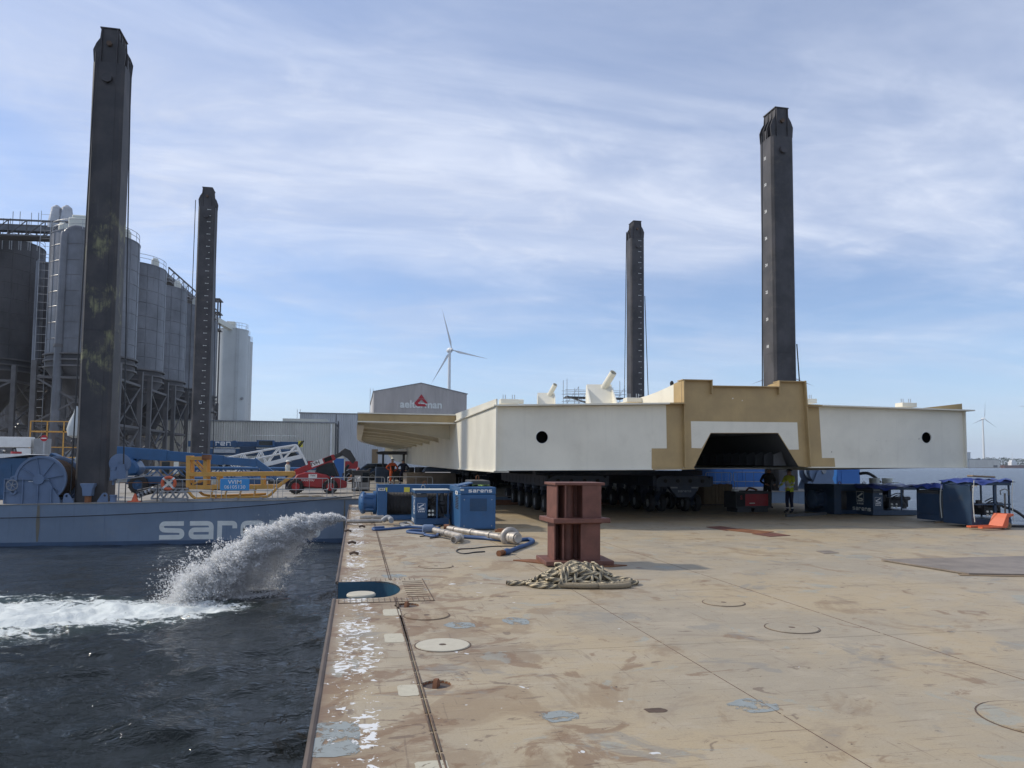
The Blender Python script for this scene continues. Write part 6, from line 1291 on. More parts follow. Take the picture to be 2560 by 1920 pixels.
g = MB(); dvx = Vector((p3[0]-p2[0], 0, p3[1]-p2[1])); up_ = Vector((-dvx.z, 0, dvx.x)).normalized(); c2, c3 = Vector((p2[0], .505, p2[1])), Vector((p3[0], .505, p3[1]))
g.add([c2-up_*.13, c3-up_*.13, c3+up_*.13, c2+up_*.13], [(0, 1, 2, 3)]); g.build('boom_panel', 'lettering_white', t)
mid = (c2+c3)/2; lettering('TVH', .24, 'black_gap', t, mid+Vector((-.1, -.004, -.04)), dvx, up_, .02, 1.1); g = MB(); c4, c5 = Vector((*tz(810, 1151), 0)), Vector((*tz(828, 1144), 0)); g.add([Vector((c4.x, .503, c4.y))-up_*.11, Vector((c5.x, .503, c5.y))-up_*.11, Vector((c5.x, .503, c5.y))+up_*.11, Vector((c4.x, .503, c4.y))+up_*.11], [(0, 1, 2, 3)]); g.build('boom_panel', 'black_gap', t)
g = MB(); g.prism([tz(850, 1128), tz(862, 1120), tz(876, 1126), tz(890, 1150), tz(882, 1160), tz(868, 1146), tz(858, 1140)], 'y', .35, 1.0); g.build('fork_carriage', 'dark_grey', t, bevel=.02)
x_, z_ = tz(784, 1191); g = MB(); g.box(x_-.26, x_+.16, .13, .139, z_-.11, z_+.11); g.build('door_panel', 'lettering_white', t); lettering('TVH', .13, 'black_gap', t, (x_-.05, .128, z_+.03), (1, 0, 0), (0, 0, 1), .01, 1.)
x_, z_ = tz(769, 1201); lettering('MANITOU', .14, 'lettering_white', t, (x_, .135, z_), (1, 0, 0), (0, 0, 1), .01, 1.)
g = MB(); g.tube([(tz(850, 1200)[0], .3, tz(850, 1200)[1]), (tz(858, 1188)[0], .2, tz(858, 1188)[1])], .015, 6); g.cbox((tz(858, 1186)[0], .2, tz(858, 1186)[1]), (.1, .04, .14)); g.build('mirror', 'dark_grey', t)
# blue boom lift
YM = 44.0; a = at(357, 1225, YM); t = thing('boom_lift', 'blue articulated boom lift with long slanting boom behind the stained spud', 'boom lift', (a.x, YM, dz(a.x))); O = t.location
def mz(px, py): p = at(px, py, YM); return (p.x-O.x, p.z-O.z)
def mb_(p, q, w, h, nm, m='blue_vivid', y=0.): g = MB(); p, q = mz(*p), mz(*q); g.bar((p[0], y, p[1]), (q[0], y, q[1]), w, h, 0, (0, 1, 0)); return g.build(nm, m, t, bevel=.02)
mb_((250, 1127), (420, 1139), .62, .5, 'main_boom'); mb_((418, 1139), (560, 1151), .54, .42, 'second_boom'); mb_((555, 1151), (642, 1158), .44, .36, 'third_boom'); mb_((634, 1150), (682, 1186), .34, .3, 'jib_arm'); mb_((648, 1172), (668, 1192), .12, .12, 'jib_strut', 'blue_vivid', .25)
q = [mz(*p) for p in ((300, 1140), (330, 1144), (348, 1154), (356, 1168), (356, 1180), (344, 1188), (300, 1190))]; g = MB(); g.prism(q, 'y', -.7, .7); g.build('engine_cowl', 'blue_vivid', t, bevel=.15)
q = [mz(*p) for p in ((330, 1192), (420, 1190), (430, 1208), (326, 1210))]; g = MB(); g.prism(q, 'y', -.8, .8); g.build('chassis', 'blue_paint', t, bevel=.03)
for px in (358, 440):
    for y in (-.9, .9): x_, _ = mz(px, 1210); wheel(t, (x_, y, .48), .48, .36, 'y', 'blue_paint', lugs=20)
mb_((346, 1140), (352, 1150), .3, .4, 'turret')
# lattice boom laid on trestles
YLx = 47.0; a = at(358, 1185, YLx); b_ = at(830, 1178, YLx); t = thing('lattice_boom', 'long blue tubular lattice crane boom lying across the jack-up deck', 'crane boom', (a.x, YLx, dz(a.x))); O = t.location; Lb = b_.x-a.x; z0, z1 = at(400, 1196, YLx).z-O.z, at(400, 1170, YLx).z-O.z
for y in (0, 1.3):
    for z in (z0, z1): g = MB(); g.tube([(0, y, z), (Lb, y, z+(b_.x-a.x)*.0)], .085, 8); g.build('chord', 'blue_vivid', t)
n = 9
for i in range(n):
    for y in (0, 1.3):
        g = MB(); g.tube([(Lb*i/n, y, z0), (Lb*(i+.5)/n, y, z1)], .04, 6); g.build('lacing', 'blue_vivid', t); g = MB(); g.tube([(Lb*(i+.5)/n, y, z1), (Lb*(i+1)/n, y, z0)], .04, 6); g.build('lacing', 'blue_vivid', t)
for x in (.6, Lb*.5, Lb-.6): g = MB(); g.prism([(x-.5, 0), (x+.5, 0), (x+.25, z0-.09), (x-.25, z0-.09)], 'y', -.1, 1.4); g.build('trestle', 'grey_paint', t)
# grey trestle frame with black hoses at the deck edge
YG = YJ+1.0; a = at(377, 1245, YG); b_ = at(470, 1245, YG); t = thing('hose_trestle', 'low grey steel trestle carrying fat black hoses behind the lifebuoy', 'trestle', (a.x, YG, dz(a.x))); W = b_.x-a.x
g = MB(); g.box(0, W, 0, .1, .05, .12); g.box(0, W, 0, .1, .50, .56); g.build('rail', 'grey_paint', t)
for i in range(6): g = MB(); g.bar((W*i/6, .05, .1), (W*(i+1)/6, .05, .52) if i % 2 else (W*(i+1)/6, .05, .1), .06); g.bar((W*i/6, .05, .1 if i % 2 == 0 else .52), (W*(i+1)/6, .05, .52 if i % 2 == 0 else .1), .07); g.build('lacing', 'grey_paint', t)
for k_ in range(3): g = MB(); g.tube(spline([(-.7, .3+k_*.16, .18+k_*.1), (-.1, .3+k_*.16, .36+k_*.08), (.5, .3+k_*.16, .55+k_*.05), (1.6, .3+k_*.16, .58+k_*.05), (3.2, .35+k_*.16, .5)], 5), .085, 9); tag(g.build('fat_hose', 'cable_black', loc=t.location), ('fat black hose, lowest of three on the trestle', 'fat black hose, middle of three on the trestle', 'fat black hose, topmost of three on the trestle')[k_], 'hose', 'fat black hoses')
for k_ in range(5): g = MB(); c = Vector((-.55+.14*k_, .2, .2+.07*k_)); g.tube([c, c+Vector((.06, 0, .03))], .11, 10); g.build('hose_clamp', 'galv', t)
# storage boxes, tanks, cabins
def crate(px0, px1, pyt, Y, dep, mat, lab, name, cat, parts=(), base=None, grp=None):
    a_ = at(px0, pyt, Y); b__ = at(px1, pyt, Y); zb_ = (dz(a_.x) if Y < 66 else .25)+.01 if base is None else base; t = thing(name, lab, cat, (a_.x, Y, zb_), 0, grp); W, H = b__.x-a_.x, a_.z-zb_
    g = MB(); g.box(0, W, 0, dep, .03, H); g.build('shell', mat, t, bevel=.02)
    g = MB(); g.box(.05, W-.05, .05, dep-.05, 0, .03); g.build('skid', 'dark_grey', t)
    for (u0, u1, v0, v1, m_, nm) in parts: g = MB(); g.box(W*u0, W*u1, -.015, 0, H*v0, H*v1); g.build(nm, m_, t)
    return t
ibc = [(541, 'white liquid tank in a steel cage behind the second yellow post'), (565, 'white liquid tank in a steel cage in the middle of its row'), (588, 'white liquid tank in a steel cage nearest the blue jib arm')]
for px, lab in ibc:
    t = crate(px-11, px+11, 1177, 50, .9, 'plastic_white', lab, 'liquid_tank', 'tank', grp='caged liquid tanks'); W = at(px+11, 1177, 50).x-at(px-11, 1177, 50).x; H = at(px, 1177, 50).z-t.location.z
    for i in range(5): g = MB(); g.tube([(W*i/4, -.03, .02), (W*i/4, -.03, H+.02)], .012, 5); g.build('cage_bar', 'galv', t)
    for z in (.3, .65, .95): g = MB(); g.tube([(0, -.03, H*z), (W, -.03, H*z)], .012, 5); g.build('cage_bar', 'galv', t)
crate(833, 862, 1146, 62, 1.3, 'blue_bright', 'small bright blue cabin with pale frame beyond the telehandler', 'site_cabin', 'cabin', [(-.03, .06, 0, 1.05, 'plastic_white', 'corner_post'), (.94, 1.03, 0, 1.05, 'plastic_white', 'corner_post'), (-.03, 1.03, 1, 1.08, 'plastic_white', 'roof_edge')])
t = crate(880, 925, 1176, YJ+8, 1.0, 'dark_grey', 'dark control cabinet with white notice beyond the crowd barrier', 'control_cabinet', 'cabinet', [(.15, .5, .45, .75, 'lettering_white', 'notice'), (.05, .95, .08, .42, 'grey_paint', 'lower_door'), (.6, .95, .45, .9, 'glass_dark', 'window')])
crate(940, 972, 1168, 58, 2.0, 'navy_paint', 'long navy skip box in front of the parked car', 'skip_box', 'box', [(.05, .95, .2, .8, 'navy_paint', 'side_rib')]); crate(450, 530, 1160, 56, 2.4, 'dark_grey', 'dark machine container behind the lattice boom', 'machine_container', 'container', [(.1, .3, .3, .85, 'glass_dark', 'window'), (.5, .8, .2, .9, 'grey_paint', 'door')])
crate(400, 450, 1144, 60, 2.2, 'timber', 'brown office container under the blue boom', 'office_container', 'container', [(.1, .5, .4, .85, 'glass_dark', 'window'), (.7, .95, .4, .85, 'plastic_white', 'blind')])
crate(600, 660, 1178, 55, 1.8, 'blue_paint', 'blue tool container between the gangway and the yellow frame', 'tool_container', 'container', [(.05, .45, .15, .9, 'blue_paint', 'door'), (.5, .95, .15, .9, 'blue_paint', 'door')]); crate(670, 730, 1176, 58, 1.6, 'dark_grey', 'dark pump container behind the telehandler counterweight', 'pump_container', 'container', [(.1, .9, .2, .8, 'grey_paint', 'side_panel')])
for i, (px, py, w_, h_, m_) in enumerate(((885, 1162, .9, .5, 'rust_plate'), (905, 1160, 1.2, .7, 'dark_grey'), (868, 1152, .7, 1.1, 'dark_grey'), (895, 1149, .5, .9, 'red_paint'), (922, 1150, 1.4, .8, 'dark_grey'))):
    a_ = at(px, py+18, 61+i); t = thing('scrap_machine', ('rusty gearbox beside the blue cabin', 'dark hydraulic pump beside the blue cabin', 'dark vertical motor beside the blue cabin', 'small red pump beyond the blue cabin', 'dark engine block near the parked car')[i], 'machine', (a_.x, 61+i, dz(a_.x)), R(10*i), 'loose machine parts on the jack-up deck')
    g = MB(); g.cbox((0, 0, h_*.4), (w_, .7, h_*.8)); g.tube([(-w_*.3, 0, h_*.8), (w_*.2, 0, h_*1.25)], .12, 8); g.ball((w_*.3, -.2, h_*.7), .25, 8, 6); g.build('casing', m_, t, bevel=.05); g = MB(); g.tube(spline([(-w_*.6, -.4, .05), (0, -.45, h_*.6), (w_*.5, -.4, .1)], 4), .05, 6); g.build('pipe', 'galv', t)
# aluminium gangway
YGW = 57; t = thing('gangway', 'pale aluminium truss gangway propped up before the blue crane', 'gangway', (at(560, 1165, YGW).x, YGW, dz(-10))); O = t.location
def gz(px, py, y=0.): p = at(px, py, YGW); return (p.x-O.x, y, p.z-O.z)
topl = [(560, 1146), (605, 1135), (650, 1127), (695, 1119), (740, 1112)]; botl = [(590, 1176), (630, 1168), (665, 1161), (705, 1151), (752, 1141)]; midl = [(575, 1158), (618, 1150), (658, 1143), (700, 1134), (745, 1126)]
for y in (0, 1.0):
    for L_ in (topl, midl): g = MB(); g.tube([gz(*p, y) for p in L_], .055, 7); g.build('rail', 'white_paint', t)
    g = MB(); [g.bar(gz(*p, y), gz(*q, y), .08, .28) for p, q in zip(botl[:-1], botl[1:])]; g.build('deck_beam', 'white_paint', t)
    for i in range(5):
        g = MB(); g.tube([gz(*topl[i], y), gz(*botl[i], y)], .04, 6); g.build('post', 'white_paint', t)
        if i < 4: g = MB(); g.tube([gz(*botl[i], y), gz(*topl[i+1], y)], .04, 6); g.build('diagonal', 'white_paint', t)
    g = MB(); g.tube([gz(740, 1112, y), gz(762, 1152, y), gz(772, 1176, y)], .05, 7); g.build('prop_leg', 'white_paint', t)
# mobile crane on the quay
YC = 92; t = thing('mobile_crane', 'blue mobile crane with lettered telescopic boom parked before the grey warehouse', 'crane', (at(520, 1140, YC).x, YC, .25)); O = t.location
def cz_(px, py): p = at(px, py, YC); return (p.x-O.x, p.z-O.z)
def cb(px0, px1, py0, py1, y0, y1, m, nm, bv=.04): g = MB(); (x0, z0), (x1, z1) = cz_(px0, py0), cz_(px1, py1); g.box(x0, x1, y0, y1, z1, z0); return g.build(nm, m, t, bevel=bv)
cb(470, 700, 1102, 1119, 0, 1.0, 'blue_paint', 'boom'); cb(700, 752, 1104, 1118, .1, .9, 'blue_paint', 'boom_tip'); cb(645, 688, 1101, 1118, -1.2, -.2, 'blue_paint', 'cab'); cb(651, 684, 1103, 1114, -1.22, -1.2, 'glass_dark', 'cab_window', 0)
cb(746, 757, 1102, 1118, -.05, .05, 'yellow_sticker', 'hazard_board', 0)
for k_ in range(2): x_, z_ = cz_(750+k_*4, 1110); g = MB(); g.cbox((x_, -.07, z_), (.12, .02, .95), (0, R(35), 0)); g.build('hazard_stripe', 'black_gap', t)
cb(520, 735, 1121, 1139, -.2, 2.3, 'blue_paint', 'carrier'); cb(602, 640, 1116, 1140, -.6, -.2, 'navy_paint', 'hydraulic_tank'); cb(535, 590, 1123, 1133, -.4, -.2, 'galv', 'engine_bay')
for px in (545, 575, 640, 670, 700): x_, z_ = cz_(px, 1143); wheel(t, (x_, -.1, .62), .62, .4)
for px in (586, 530): x_, z_ = cz_(px, 1110); g = MB(); g.tube([(x_, -.1, z_), (x_, 1.1, z_)], .42, 16); g.build('boom_pivot', 'blue_paint', t)
logo_word(t, (cz_(551, 1109)[0], -.04, cz_(551, 1109)[1]), (1, 0, 0), (0, 0, 1), .46, 'lettering_white', wide=1.25)
# green tractor unit shape behind gangway, parked car, forklift
YK = 70; a = at(931, 1160, YK); t = thing('parked_car', 'dark blue parked estate car on the quay beyond the skip box', 'car', (a.x-2.0, YK, .25)); body = [(-.0, .25), (.1, .75), (.9, .92), (1.5, 1.38), (3.3, 1.40), (3.9, .98), (4.2, .9), (4.25, .3)]
g = MB(); g.prism(body, 'y', 0, 1.7); g.build('body', 'navy_paint', t, bevel=.08); g = MB(); g.prism([(1.05, .95), (1.55, 1.32), (2.3, 1.34), (2.3, .95)], 'y', -.01, 0.); g.prism([(2.4, .95), (2.4, 1.34), (3.2, 1.33), (3.6, .97)], 'y', -.01, 0.); g.build('side_window', 'glass_dark', t); g = MB(); g.prism([(1.5, 1.385), (3.3, 1.405), (3.3, 1.43), (1.5, 1.41)], 'y', .1, 1.6); g.build('roof', 'plastic_white', t)
for x in (.85, 3.4):
    for y in (.05, 1.6): wheel(t, (x, y, .32), .32, .2)
YK = 60; a = at(975, 1190, YK); t = thing('forklift', 'dark forklift truck with canopy behind the worker in orange', 'forklift', (a.x-.9, YK, dz(a.x))); zt = at(975, 1128, YK).z-t.location.z
g = MB(); g.prism([(-.2, zt-.06), (.4, zt), (2.2, zt), (2.2, zt-.25), (.4, zt-.28), (-.1, zt-.25)], 'y', 0, 1.2); g.build('overhead_guard', 'dark_grey', t)
for x in (.35, 2.0):
    for y in (.05, 1.15): g = MB(); g.box(x-.06, x+.06, y-.05, y+.05, .4, zt-.2); g.build('guard_post', 'dark_grey', t)
g = MB(); g.box(.0, 2.2, .05, 1.15, .25, 1.0); g.build('body', 'dark_grey', t, bevel=.06); g = MB(); g.box(1.9, 2.3, .1, 1.1, .3, 1.4); g.build('counterweight', 'grey_paint', t, bevel=.08)
for x in (.4, 1.8):
    for y in (.1, 1.1): wheel(t, (x, y, .3), .3, .25)
YK = 80; a = at(735, 1160, YK); t = thing('green_truck', 'dark green truck cab with red load behind the gangway', 'truck', (a.x-4.5, YK, .25)); zt = at(735, 1128, YK).z-.25
g = MB(); g.prism([(2.2, .5), (2.2, zt*.9), (2.6, zt), (4.6, zt), (5.4, zt*.72), (5.8, zt*.6), (5.8, .5)], 'y', 0, 2.3); g.build('cab', 'cloth_green' if False else 'navy_paint', t, bevel=.1); g = MB(); g.prism([(4.0, zt*.72), (4.0, zt*.95), (4.6, zt*.95), (5.2, zt*.72)], 'y', -.02, 0); g.build('window', 'glass_dark', t); g = MB(); g.box(5.9, 11, 0, 2.3, .8, 1.6); g.build('load_bed', 'red_paint', t)
for x in (3, 5, 7.5, 9): wheel(t, (x, .1, .5), .5, .3)
# quay bollards, dunnage and pontoon by the bridge
for i, px in enumerate((1023, 1050)):
    a = at(px, 1170, 56); g = MB(); g.lathe([(.42, 0), (.40, .1), (.38, 1.0), (.40, 1.12), (.36, 1.18), (0, 1.18)], (0, 0, 0), 'z', 20); tag(g.build('guide_post', 'dark_grey', loc=(a.x, 56, dz(a.x))), ('dark round steel post beside the worker in navy', 'dark round steel post nearer the bridge web')[i], 'post', 'dark round posts')
a, b_ = at(1016, 1215, 46), at(1140, 1215, 46); g = MB(); g.box(0, b_.x-a.x, 0, 3.4, 0, .9); tag(g.build('steel_block', 'dark_plate', loc=(a.x, 46, dz(a.x)), bevel=.02), 'long dark steel block on the jack-up deck under the bridge', 'block')
a = at(1060, 1174, 50); g = MB(); g.prism([(0, 0), (3.6, 0), (3.6, .35), (.8, .4), (.2, .3)], 'y', 0, 1.6); tag(g.build('grey_panel', 'greyblue', loc=(a.x, 50.2, dz(a.x)+.9)), 'pale grey-blue panel lying on the dark steel block', 'panel')
for i, (px, py, L) in enumerate(((1000, 1224, 2.2), (1040, 1226, 3.0), (1090, 1222, 2.5))):
    a = at(px, py, YJ+2+i); g = MB(); g.cbox((0, 0, .1), (L, .35, .18), (0, 0, R(-8+9*i))); g.tube([(-L*.4, .2, .2), (L*.3, -.1, .26)], .05, 6); tag(g.build('rusty_dunnage', 'rust_plate', loc=(a.x, YJ+2+i, dz(a.x))), ('rusty dunnage beam behind the worker barrier', 'longest rusty dunnage beam beside the dark block', 'rusty dunnage beam next to the bridge web')[i], 'beam', 'rusty dunnage beams')
for i in range(5):
    px = 1190+i*22; a = at(px, 1205, 47+i*2); g = MB(); g.cbox((0, 0, .55), (.7, .7, 1.1)); g.cbox((0, 0, 1.2), (.9, .5, .2)); tag(g.build('support_stand', 'spmt_paint', loc=(a.x, 47+i*2, dz(a.x))), f"shaded support stand under the far bridge web, {('first', 'second', 'third', 'fourth', 'fifth')[i]} from the dark steel block", 'stand', 'shaded support stands')
a = at(735, 1246, YJ+1.2); g = MB(); g.tube(spline([(0, 0, .04), (.5, .1, .09), (1.0, 0, .05), (1.3, .2, .04), (1.0, .35, .08), (.4, .3, .05)], 6), .04, 7); tag(g.build('rope_length', 'rope_whipping', loc=(a.x, YJ+1.2, dz(a.x))), 'pale length of rope on the deck below the telehandler', 'rope')
# added dark backdrop, blocks the bright sky between the silo legs
t = shed('added dark backdrop building behind the silo legs', -130, -30, 150, 170, 14, 'shed_dark' if 'shed_dark' in MATS else 'frame_steel', .5, 0, .25, 'backdrop_building', 'frame_steel'); t['category'] = 'building'
for i in range(9): a = (-120+i*9.5, 149.7); g = MB(); g.box(a[0], a[0]+2.4, 149.75, 149.88, .3, 3.6); g.build('roller_door', 'grey_paint', t)
# ------------------------------------------------------------------ people
def person(label, loc, rotz, J, zones, helmet, H=1.76, extra=None):
    """J: joint name -> (x, y, z) in a figure 1.76 m tall facing -Y; one skinned body, coloured by zones(face centre)"""
    t = thing('person', label, 'person', loc, rotz)
    order = ['pelvis', 'waist', 'chest', 'neck', 'head', 'crown']
    rad = dict(pelvis=(.155, .115), waist=(.14, .105), chest=(.175, .12), neck=(.062, .065), head=(.082, .098), crown=(.07, .085), sh=(.078, .078), el=(.055, .055), wr=(.042, .034), ha=(.045, .022), hip=(.098, .10), kn=(.072, .076), an=(.052, .056), ba=(.050, .04), to=(.042, .028))
    vs, es, rs, ix = [], [], [], {}
    def add(k, p, r): ix[k] = len(vs); vs.append(Vector(p)); rs.append(r)
    for k in order: add(k, J[k], rad[k])
    for a_, b__ in zip(order[:-1], order[1:]): es.append((ix[a_], ix[b__]))
    for s in 'LR':
        for k in ('sh', 'el', 'wr', 'ha'): add(k+s, J[k+s], rad[k])
        for k in ('hip', 'kn', 'an', 'ba', 'to'): add(k+s, J[k+s], rad[k])
        es += [(ix['chest'], ix['sh'+s]), (ix['sh'+s], ix['el'+s]), (ix['el'+s], ix['wr'+s]), (ix['wr'+s], ix['ha'+s]), (ix['pelvis'], ix['hip'+s]), (ix['hip'+s], ix['kn'+s]), (ix['kn'+s], ix['an'+s]), (ix['an'+s], ix['ba'+s]), (ix['ba'+s], ix['to'+s])]
        w, h_ = Vector(J['wr'+s]), Vector(J['ha'+s]); d = (h_-w).normalized(); sd = d.cross(Vector((0, 1, 0) if abs(d.y) < .8 else (1, 0, 0))).normalized()
        for i, (off, L) in enumerate(((-.030, .070), (-.010, .082), (.010, .078), (.030, .060), (.05, .050))):   # four fingers, then the thumb from the palm's side
            base = (h_+sd*off+d*.012) if i < 4 else (w.lerp(h_, .45)+sd*.035)
            dd = d if i < 4 else (d+sd*.9).normalized(); curl = Vector((0, -.35, 0)) if abs(d.y) < .8 else Vector((0, 0, -.35))
            add(f'f{i}a{s}', base, (.0095, .0095)); add(f'f{i}b{s}', base+dd*L*.55, (.0088, .0088)); add(f'f{i}c{s}', base+(dd+curl).normalized()*L, (.0075, .0075)); es += [(ix['ha'+s] if i < 4 else ix['wr'+s], ix[f'f{i}a{s}']), (ix[f'f{i}a{s}'], ix[f'f{i}b{s}']), (ix[f'f{i}b{s}'], ix[f'f{i}c{s}'])]
    me = bpy.data.meshes.new('body'); me.from_pydata([tuple(v) for v in vs], es, []); ob = bpy.data.objects.new('body', me); COL.objects.link(ob)
    sk = ob.modifiers.new('skin', 'SKIN'); sk.use_smooth_shade = True
    for v, r in zip(me.skin_vertices[0].data, rs): v.radius = r
    me.skin_vertices[0].data[0].use_root = True
    ss = ob.modifiers.new('sub', 'SUBSURF'); ss.levels = ss.render_levels = 1
    m2 = bpy.data.meshes.new_from_object(ob.evaluated_get(bpy.context.evaluated_depsgraph_get())); bpy.data.objects.remove(ob)
    names = [zones(f.center) for f in m2.polygons]; mats = list(dict.fromkeys(names)); m2.materials.clear()
    for nm in mats: m2.materials.append(MATS[nm])
    for f, nm in zip(m2.polygons, names): f.material_index = mats.index(nm); f.use_smooth = True
    body = bpy.data.objects.new('body', m2); COL.objects.link(body); body.parent = t
    hd, cr = Vector(J['head']), Vector(J['crown']); up = (cr-hd).normalized(); fw = Vector(J.get('face', (0, -1, 0))).normalized()
    g = MB(); c = hd+up*.045; g.ball(c, .125, 16, 10, 0, (1, 1.15, .92)); g.v = [tuple(Vector(v)+up*max(0, .03-(Vector(v)-c).dot(up))) if (Vector(v)-c).dot(up) < .03 else v for v in g.v]; g.build('helmet', helmet, t)
    g = MB(); g.cbox(c+fw*.15+up*.03, (.17, .09, .014), (0, 0, math.atan2(fw.x, -fw.y))); g.build('helmet_peak', helmet, t)
    f_ = MB(); sdv = fw.cross(Vector((0, 0, 1))); ctr = hd+fw*.088
    f_.ball(ctr-up*.0+fw*.012, .018, 8, 6, 0, (.8, .9, 1.3)); f_.build('nose', 'skin', t)
    for s_ in (-1, 1): e_ = MB(); e_.ball(ctr+sdv*.034*s_+up*.018-fw*.006, .011, 8, 6); e_.build('eye', 'black_gap', t); e_ = MB(); e_.ball(hd+sdv*.086*s_, .024, 8, 6, 0, (.5, .8, 1.3)); e_.build('ear', 'skin', t)
    e_ = MB(); e_.cbox(ctr-up*.048-fw*.003, (.045, .012, .010), (0, 0, math.atan2(fw.x, -fw.y))); e_.build('mouth', 'red_paint', t)
    t.scale = (H/1.76,)*3
    return t
STAND = dict(pelvis=(0, 0, .95), waist=(0, -.005, 1.10), chest=(0, 0, 1.34), neck=(0, .005, 1.50), head=(0, -.015, 1.60), crown=(0, -.01, 1.70))
def pose(**kw):
    J = dict(STAND)
    for s, m in (('L', -1), ('R', 1)):
        J.update({'sh'+s: (m*.19, 0, 1.42), 'el'+s: (m*.27, .03, 1.15), 'wr'+s: (m*.27, -.05, .92), 'ha'+s: (m*.265, -.08, .85), 'hip'+s: (m*.095, 0, .90), 'kn'+s: (m*.12, -.02, .49), 'an'+s: (m*.135, .02, .085), 'ba'+s: (m*.145, -.09, .045), 'to'+s: (m*.15, -.17, .032)})
    J.update(kw); return J
akimbo = {f'el{s}': (m*.42, .06, 1.17) for s, m in (('L', -1), ('R', 1))} | {f'wr{s}': (m*.24, -.06, 1.02) for s, m in (('L', -1), ('R', 1))} | {f'ha{s}': (m*.18, -.10, 1.0) for s, m in (('L', -1), ('R', 1))}
def z_orange(c):
    if c.z > 1.50: return 'skin'
    if c.z > .95 or (abs(c.x) > .2 and c.z > .9): return 'orange_cloth' if not (abs(c.x) < .10 and c.z < 1.36) else 'dark_cloth'
    if c.z < .10: return 'black_rubber'
    if .20 < c.z < .27: return 'reflective'
    return 'orange_cloth' if c.x < -.02 and c.z > .32 else 'dark_cloth'
def z_navy(c):
    if c.z > 1.50: return 'skin'
    if c.z < .10: return 'black_rubber'
    if .17 < c.z < .23: return 'reflective'
    return 'skin' if (abs(c.x) > .13 and .96 < c.z < 1.04 and c.y < -.07) else 'navy_cloth'
def z_dark(c):
    if c.z > 1.50: return 'skin'
    if c.z < .10: return 'black_rubber'
    return 'skin' if (c.y < -.30) else 'dark_cloth'
def z_hivis(c):
    if c.z > 1.50: return 'skin'
    if c.z < .10: return 'black_rubber'
    if c.z < .87: return 'reflective' if .16 < c.z < .22 else 'navy_cloth'
    if 1.02 < c.z < 1.08 or 1.16 < c.z < 1.22: return 'reflective'
    return 'skin' if c.y < -.40 else 'hivis_cloth'
a = at(980, 1211, 50.5); person('worker in orange and black workwear with blue helmet, hands on hips', (a.x, 50.5, dz(a.x)), R(25), pose(**akimbo, face=(.2, -1, 0)), z_orange, 'navy_paint', 1.80)
a = at(1007, 1208, 51.5); person('worker in plain navy overalls and navy helmet, hands on hips', (a.x, 51.5, dz(a.x)), R(-10), pose(**akimbo, hipL=(-.11, 0, .9), knL=(-.17, -.02, .49), anL=(-.20, .02, .085), baL=(-.22, -.09, .045), toL=(-.23, -.17, .032)), z_navy, 'navy_paint', 1.76)
a = gp(1975, 1282); person('worker in yellow hi-vis jacket and navy trousers standing sideways under the bridge', (a.x, a.y, 0), R(-72), pose(elL=(-.25, -.12, 1.16), wrL=(-.18, -.36, 1.06), haL=(-.16, -.43, 1.05), elR=(.26, -.08, 1.15), wrR=(.20, -.34, 1.02), haR=(.18, -.42, 1.0), knR=(.11, -.05, .49), anR=(.12, .0, .085), baR=(.13, -.11, .045), toR=(.135, -.19, .032), face=(0, -1, -.2)), z_hivis, 'black_rubber', 1.69)
a = gp(1919, 1270); person('worker in dark clothes bending over the red cabinet in the bridge shade', (a.x, a.y, 0), R(-8), pose(chest=(0, -.10, 1.33), neck=(0, -.14, 1.47), head=(0, -.18, 1.56), crown=(0, -.18, 1.66), shL=(-.19, -.10, 1.40), shR=(.19, -.10, 1.40), elL=(-.33, -.06, 1.14), wrL=(-.2, -.30, 1.02), haL=(-.14, -.36, 1.0), elR=(.33, -.06, 1.14), wrR=(.2, -.30, 1.02), haR=(.14, -.36, 1.0)), z_dark, 'grey_paint', 1.74)
a = at(718, 1215, 45); person('worker in pale shirt partly hidden behind the telehandler', (a.x, 45, dz(a.x)), R(70), pose(elL=(-.26, -.1, 1.15), wrL=(-.2, -.3, 1.05), haL=(-.18, -.36, 1.04)), lambda c: 'skin' if c.z > 1.5 else ('plastic_white' if c.z > .95 else ('black_rubber' if c.z < .1 else 'navy_cloth')), 'plastic_white', 1.75)
# ------------------------------------------------------------------ discharge jet, spray and foam
def np_mesh(name, V, Q, mat, smooth=True, kind='stuff', label=''):
    me = bpy.data.meshes.new(name); k = Q.shape[1]; me.vertices.add(len(V)); me.vertices.foreach_set('co', V.astype(np.float32).ravel()); me.loops.add(Q.size); me.loops.foreach_set('vertex_index', Q.astype(np.int32).ravel())
    me.polygons.add(len(Q)); me.polygons.foreach_set('loop_start', np.arange(0, Q.size, k)); me.polygons.foreach_set('use_smooth', np.full(len(Q), smooth)); me.update(); me.validate(); me.materials.append(MATS[mat])
    o = bpy.data.objects.new(name, me); COL.objects.link(o); o['kind'] = kind
    if label: o['label'] = label
    return o
def water_white():
    m = bpy.data.materials.new('spray'); m.use_nodes = True; t = NT(m.node_tree); t.N.clear(); MATS['spray'] = m
    d = t.n('BsdfDiffuse', {'Color': (.985, .99, .99, 1)}); tr = t.n('BsdfTranslucent', {'Color': (.985, .99, .99, 1)}); gl = t.n('BsdfGlossy', {'Color': (.9, .9, .9, 1), 'Roughness': .15})
    a = t.n('MixShader', {0: .58, 1: d.outputs[0], 2: tr.outputs[0]}); b = t.n('MixShader', {0: .05, 1: a.outputs[0], 2: gl.outputs[0]}); t.L.new(t.n('MixShader', {0: .60, 1: b.outputs[0], 2: t.n('BsdfTransparent').outputs[0]}).outputs[0], t.n('OutputMaterial').inputs[0])
water_white()
rg = np.random.default_rng(21)
J0 = np.array([-.30, at(868, 1300, 22.6).y, .15]); J1 = np.array(gp(448, 1506, WZ)); 
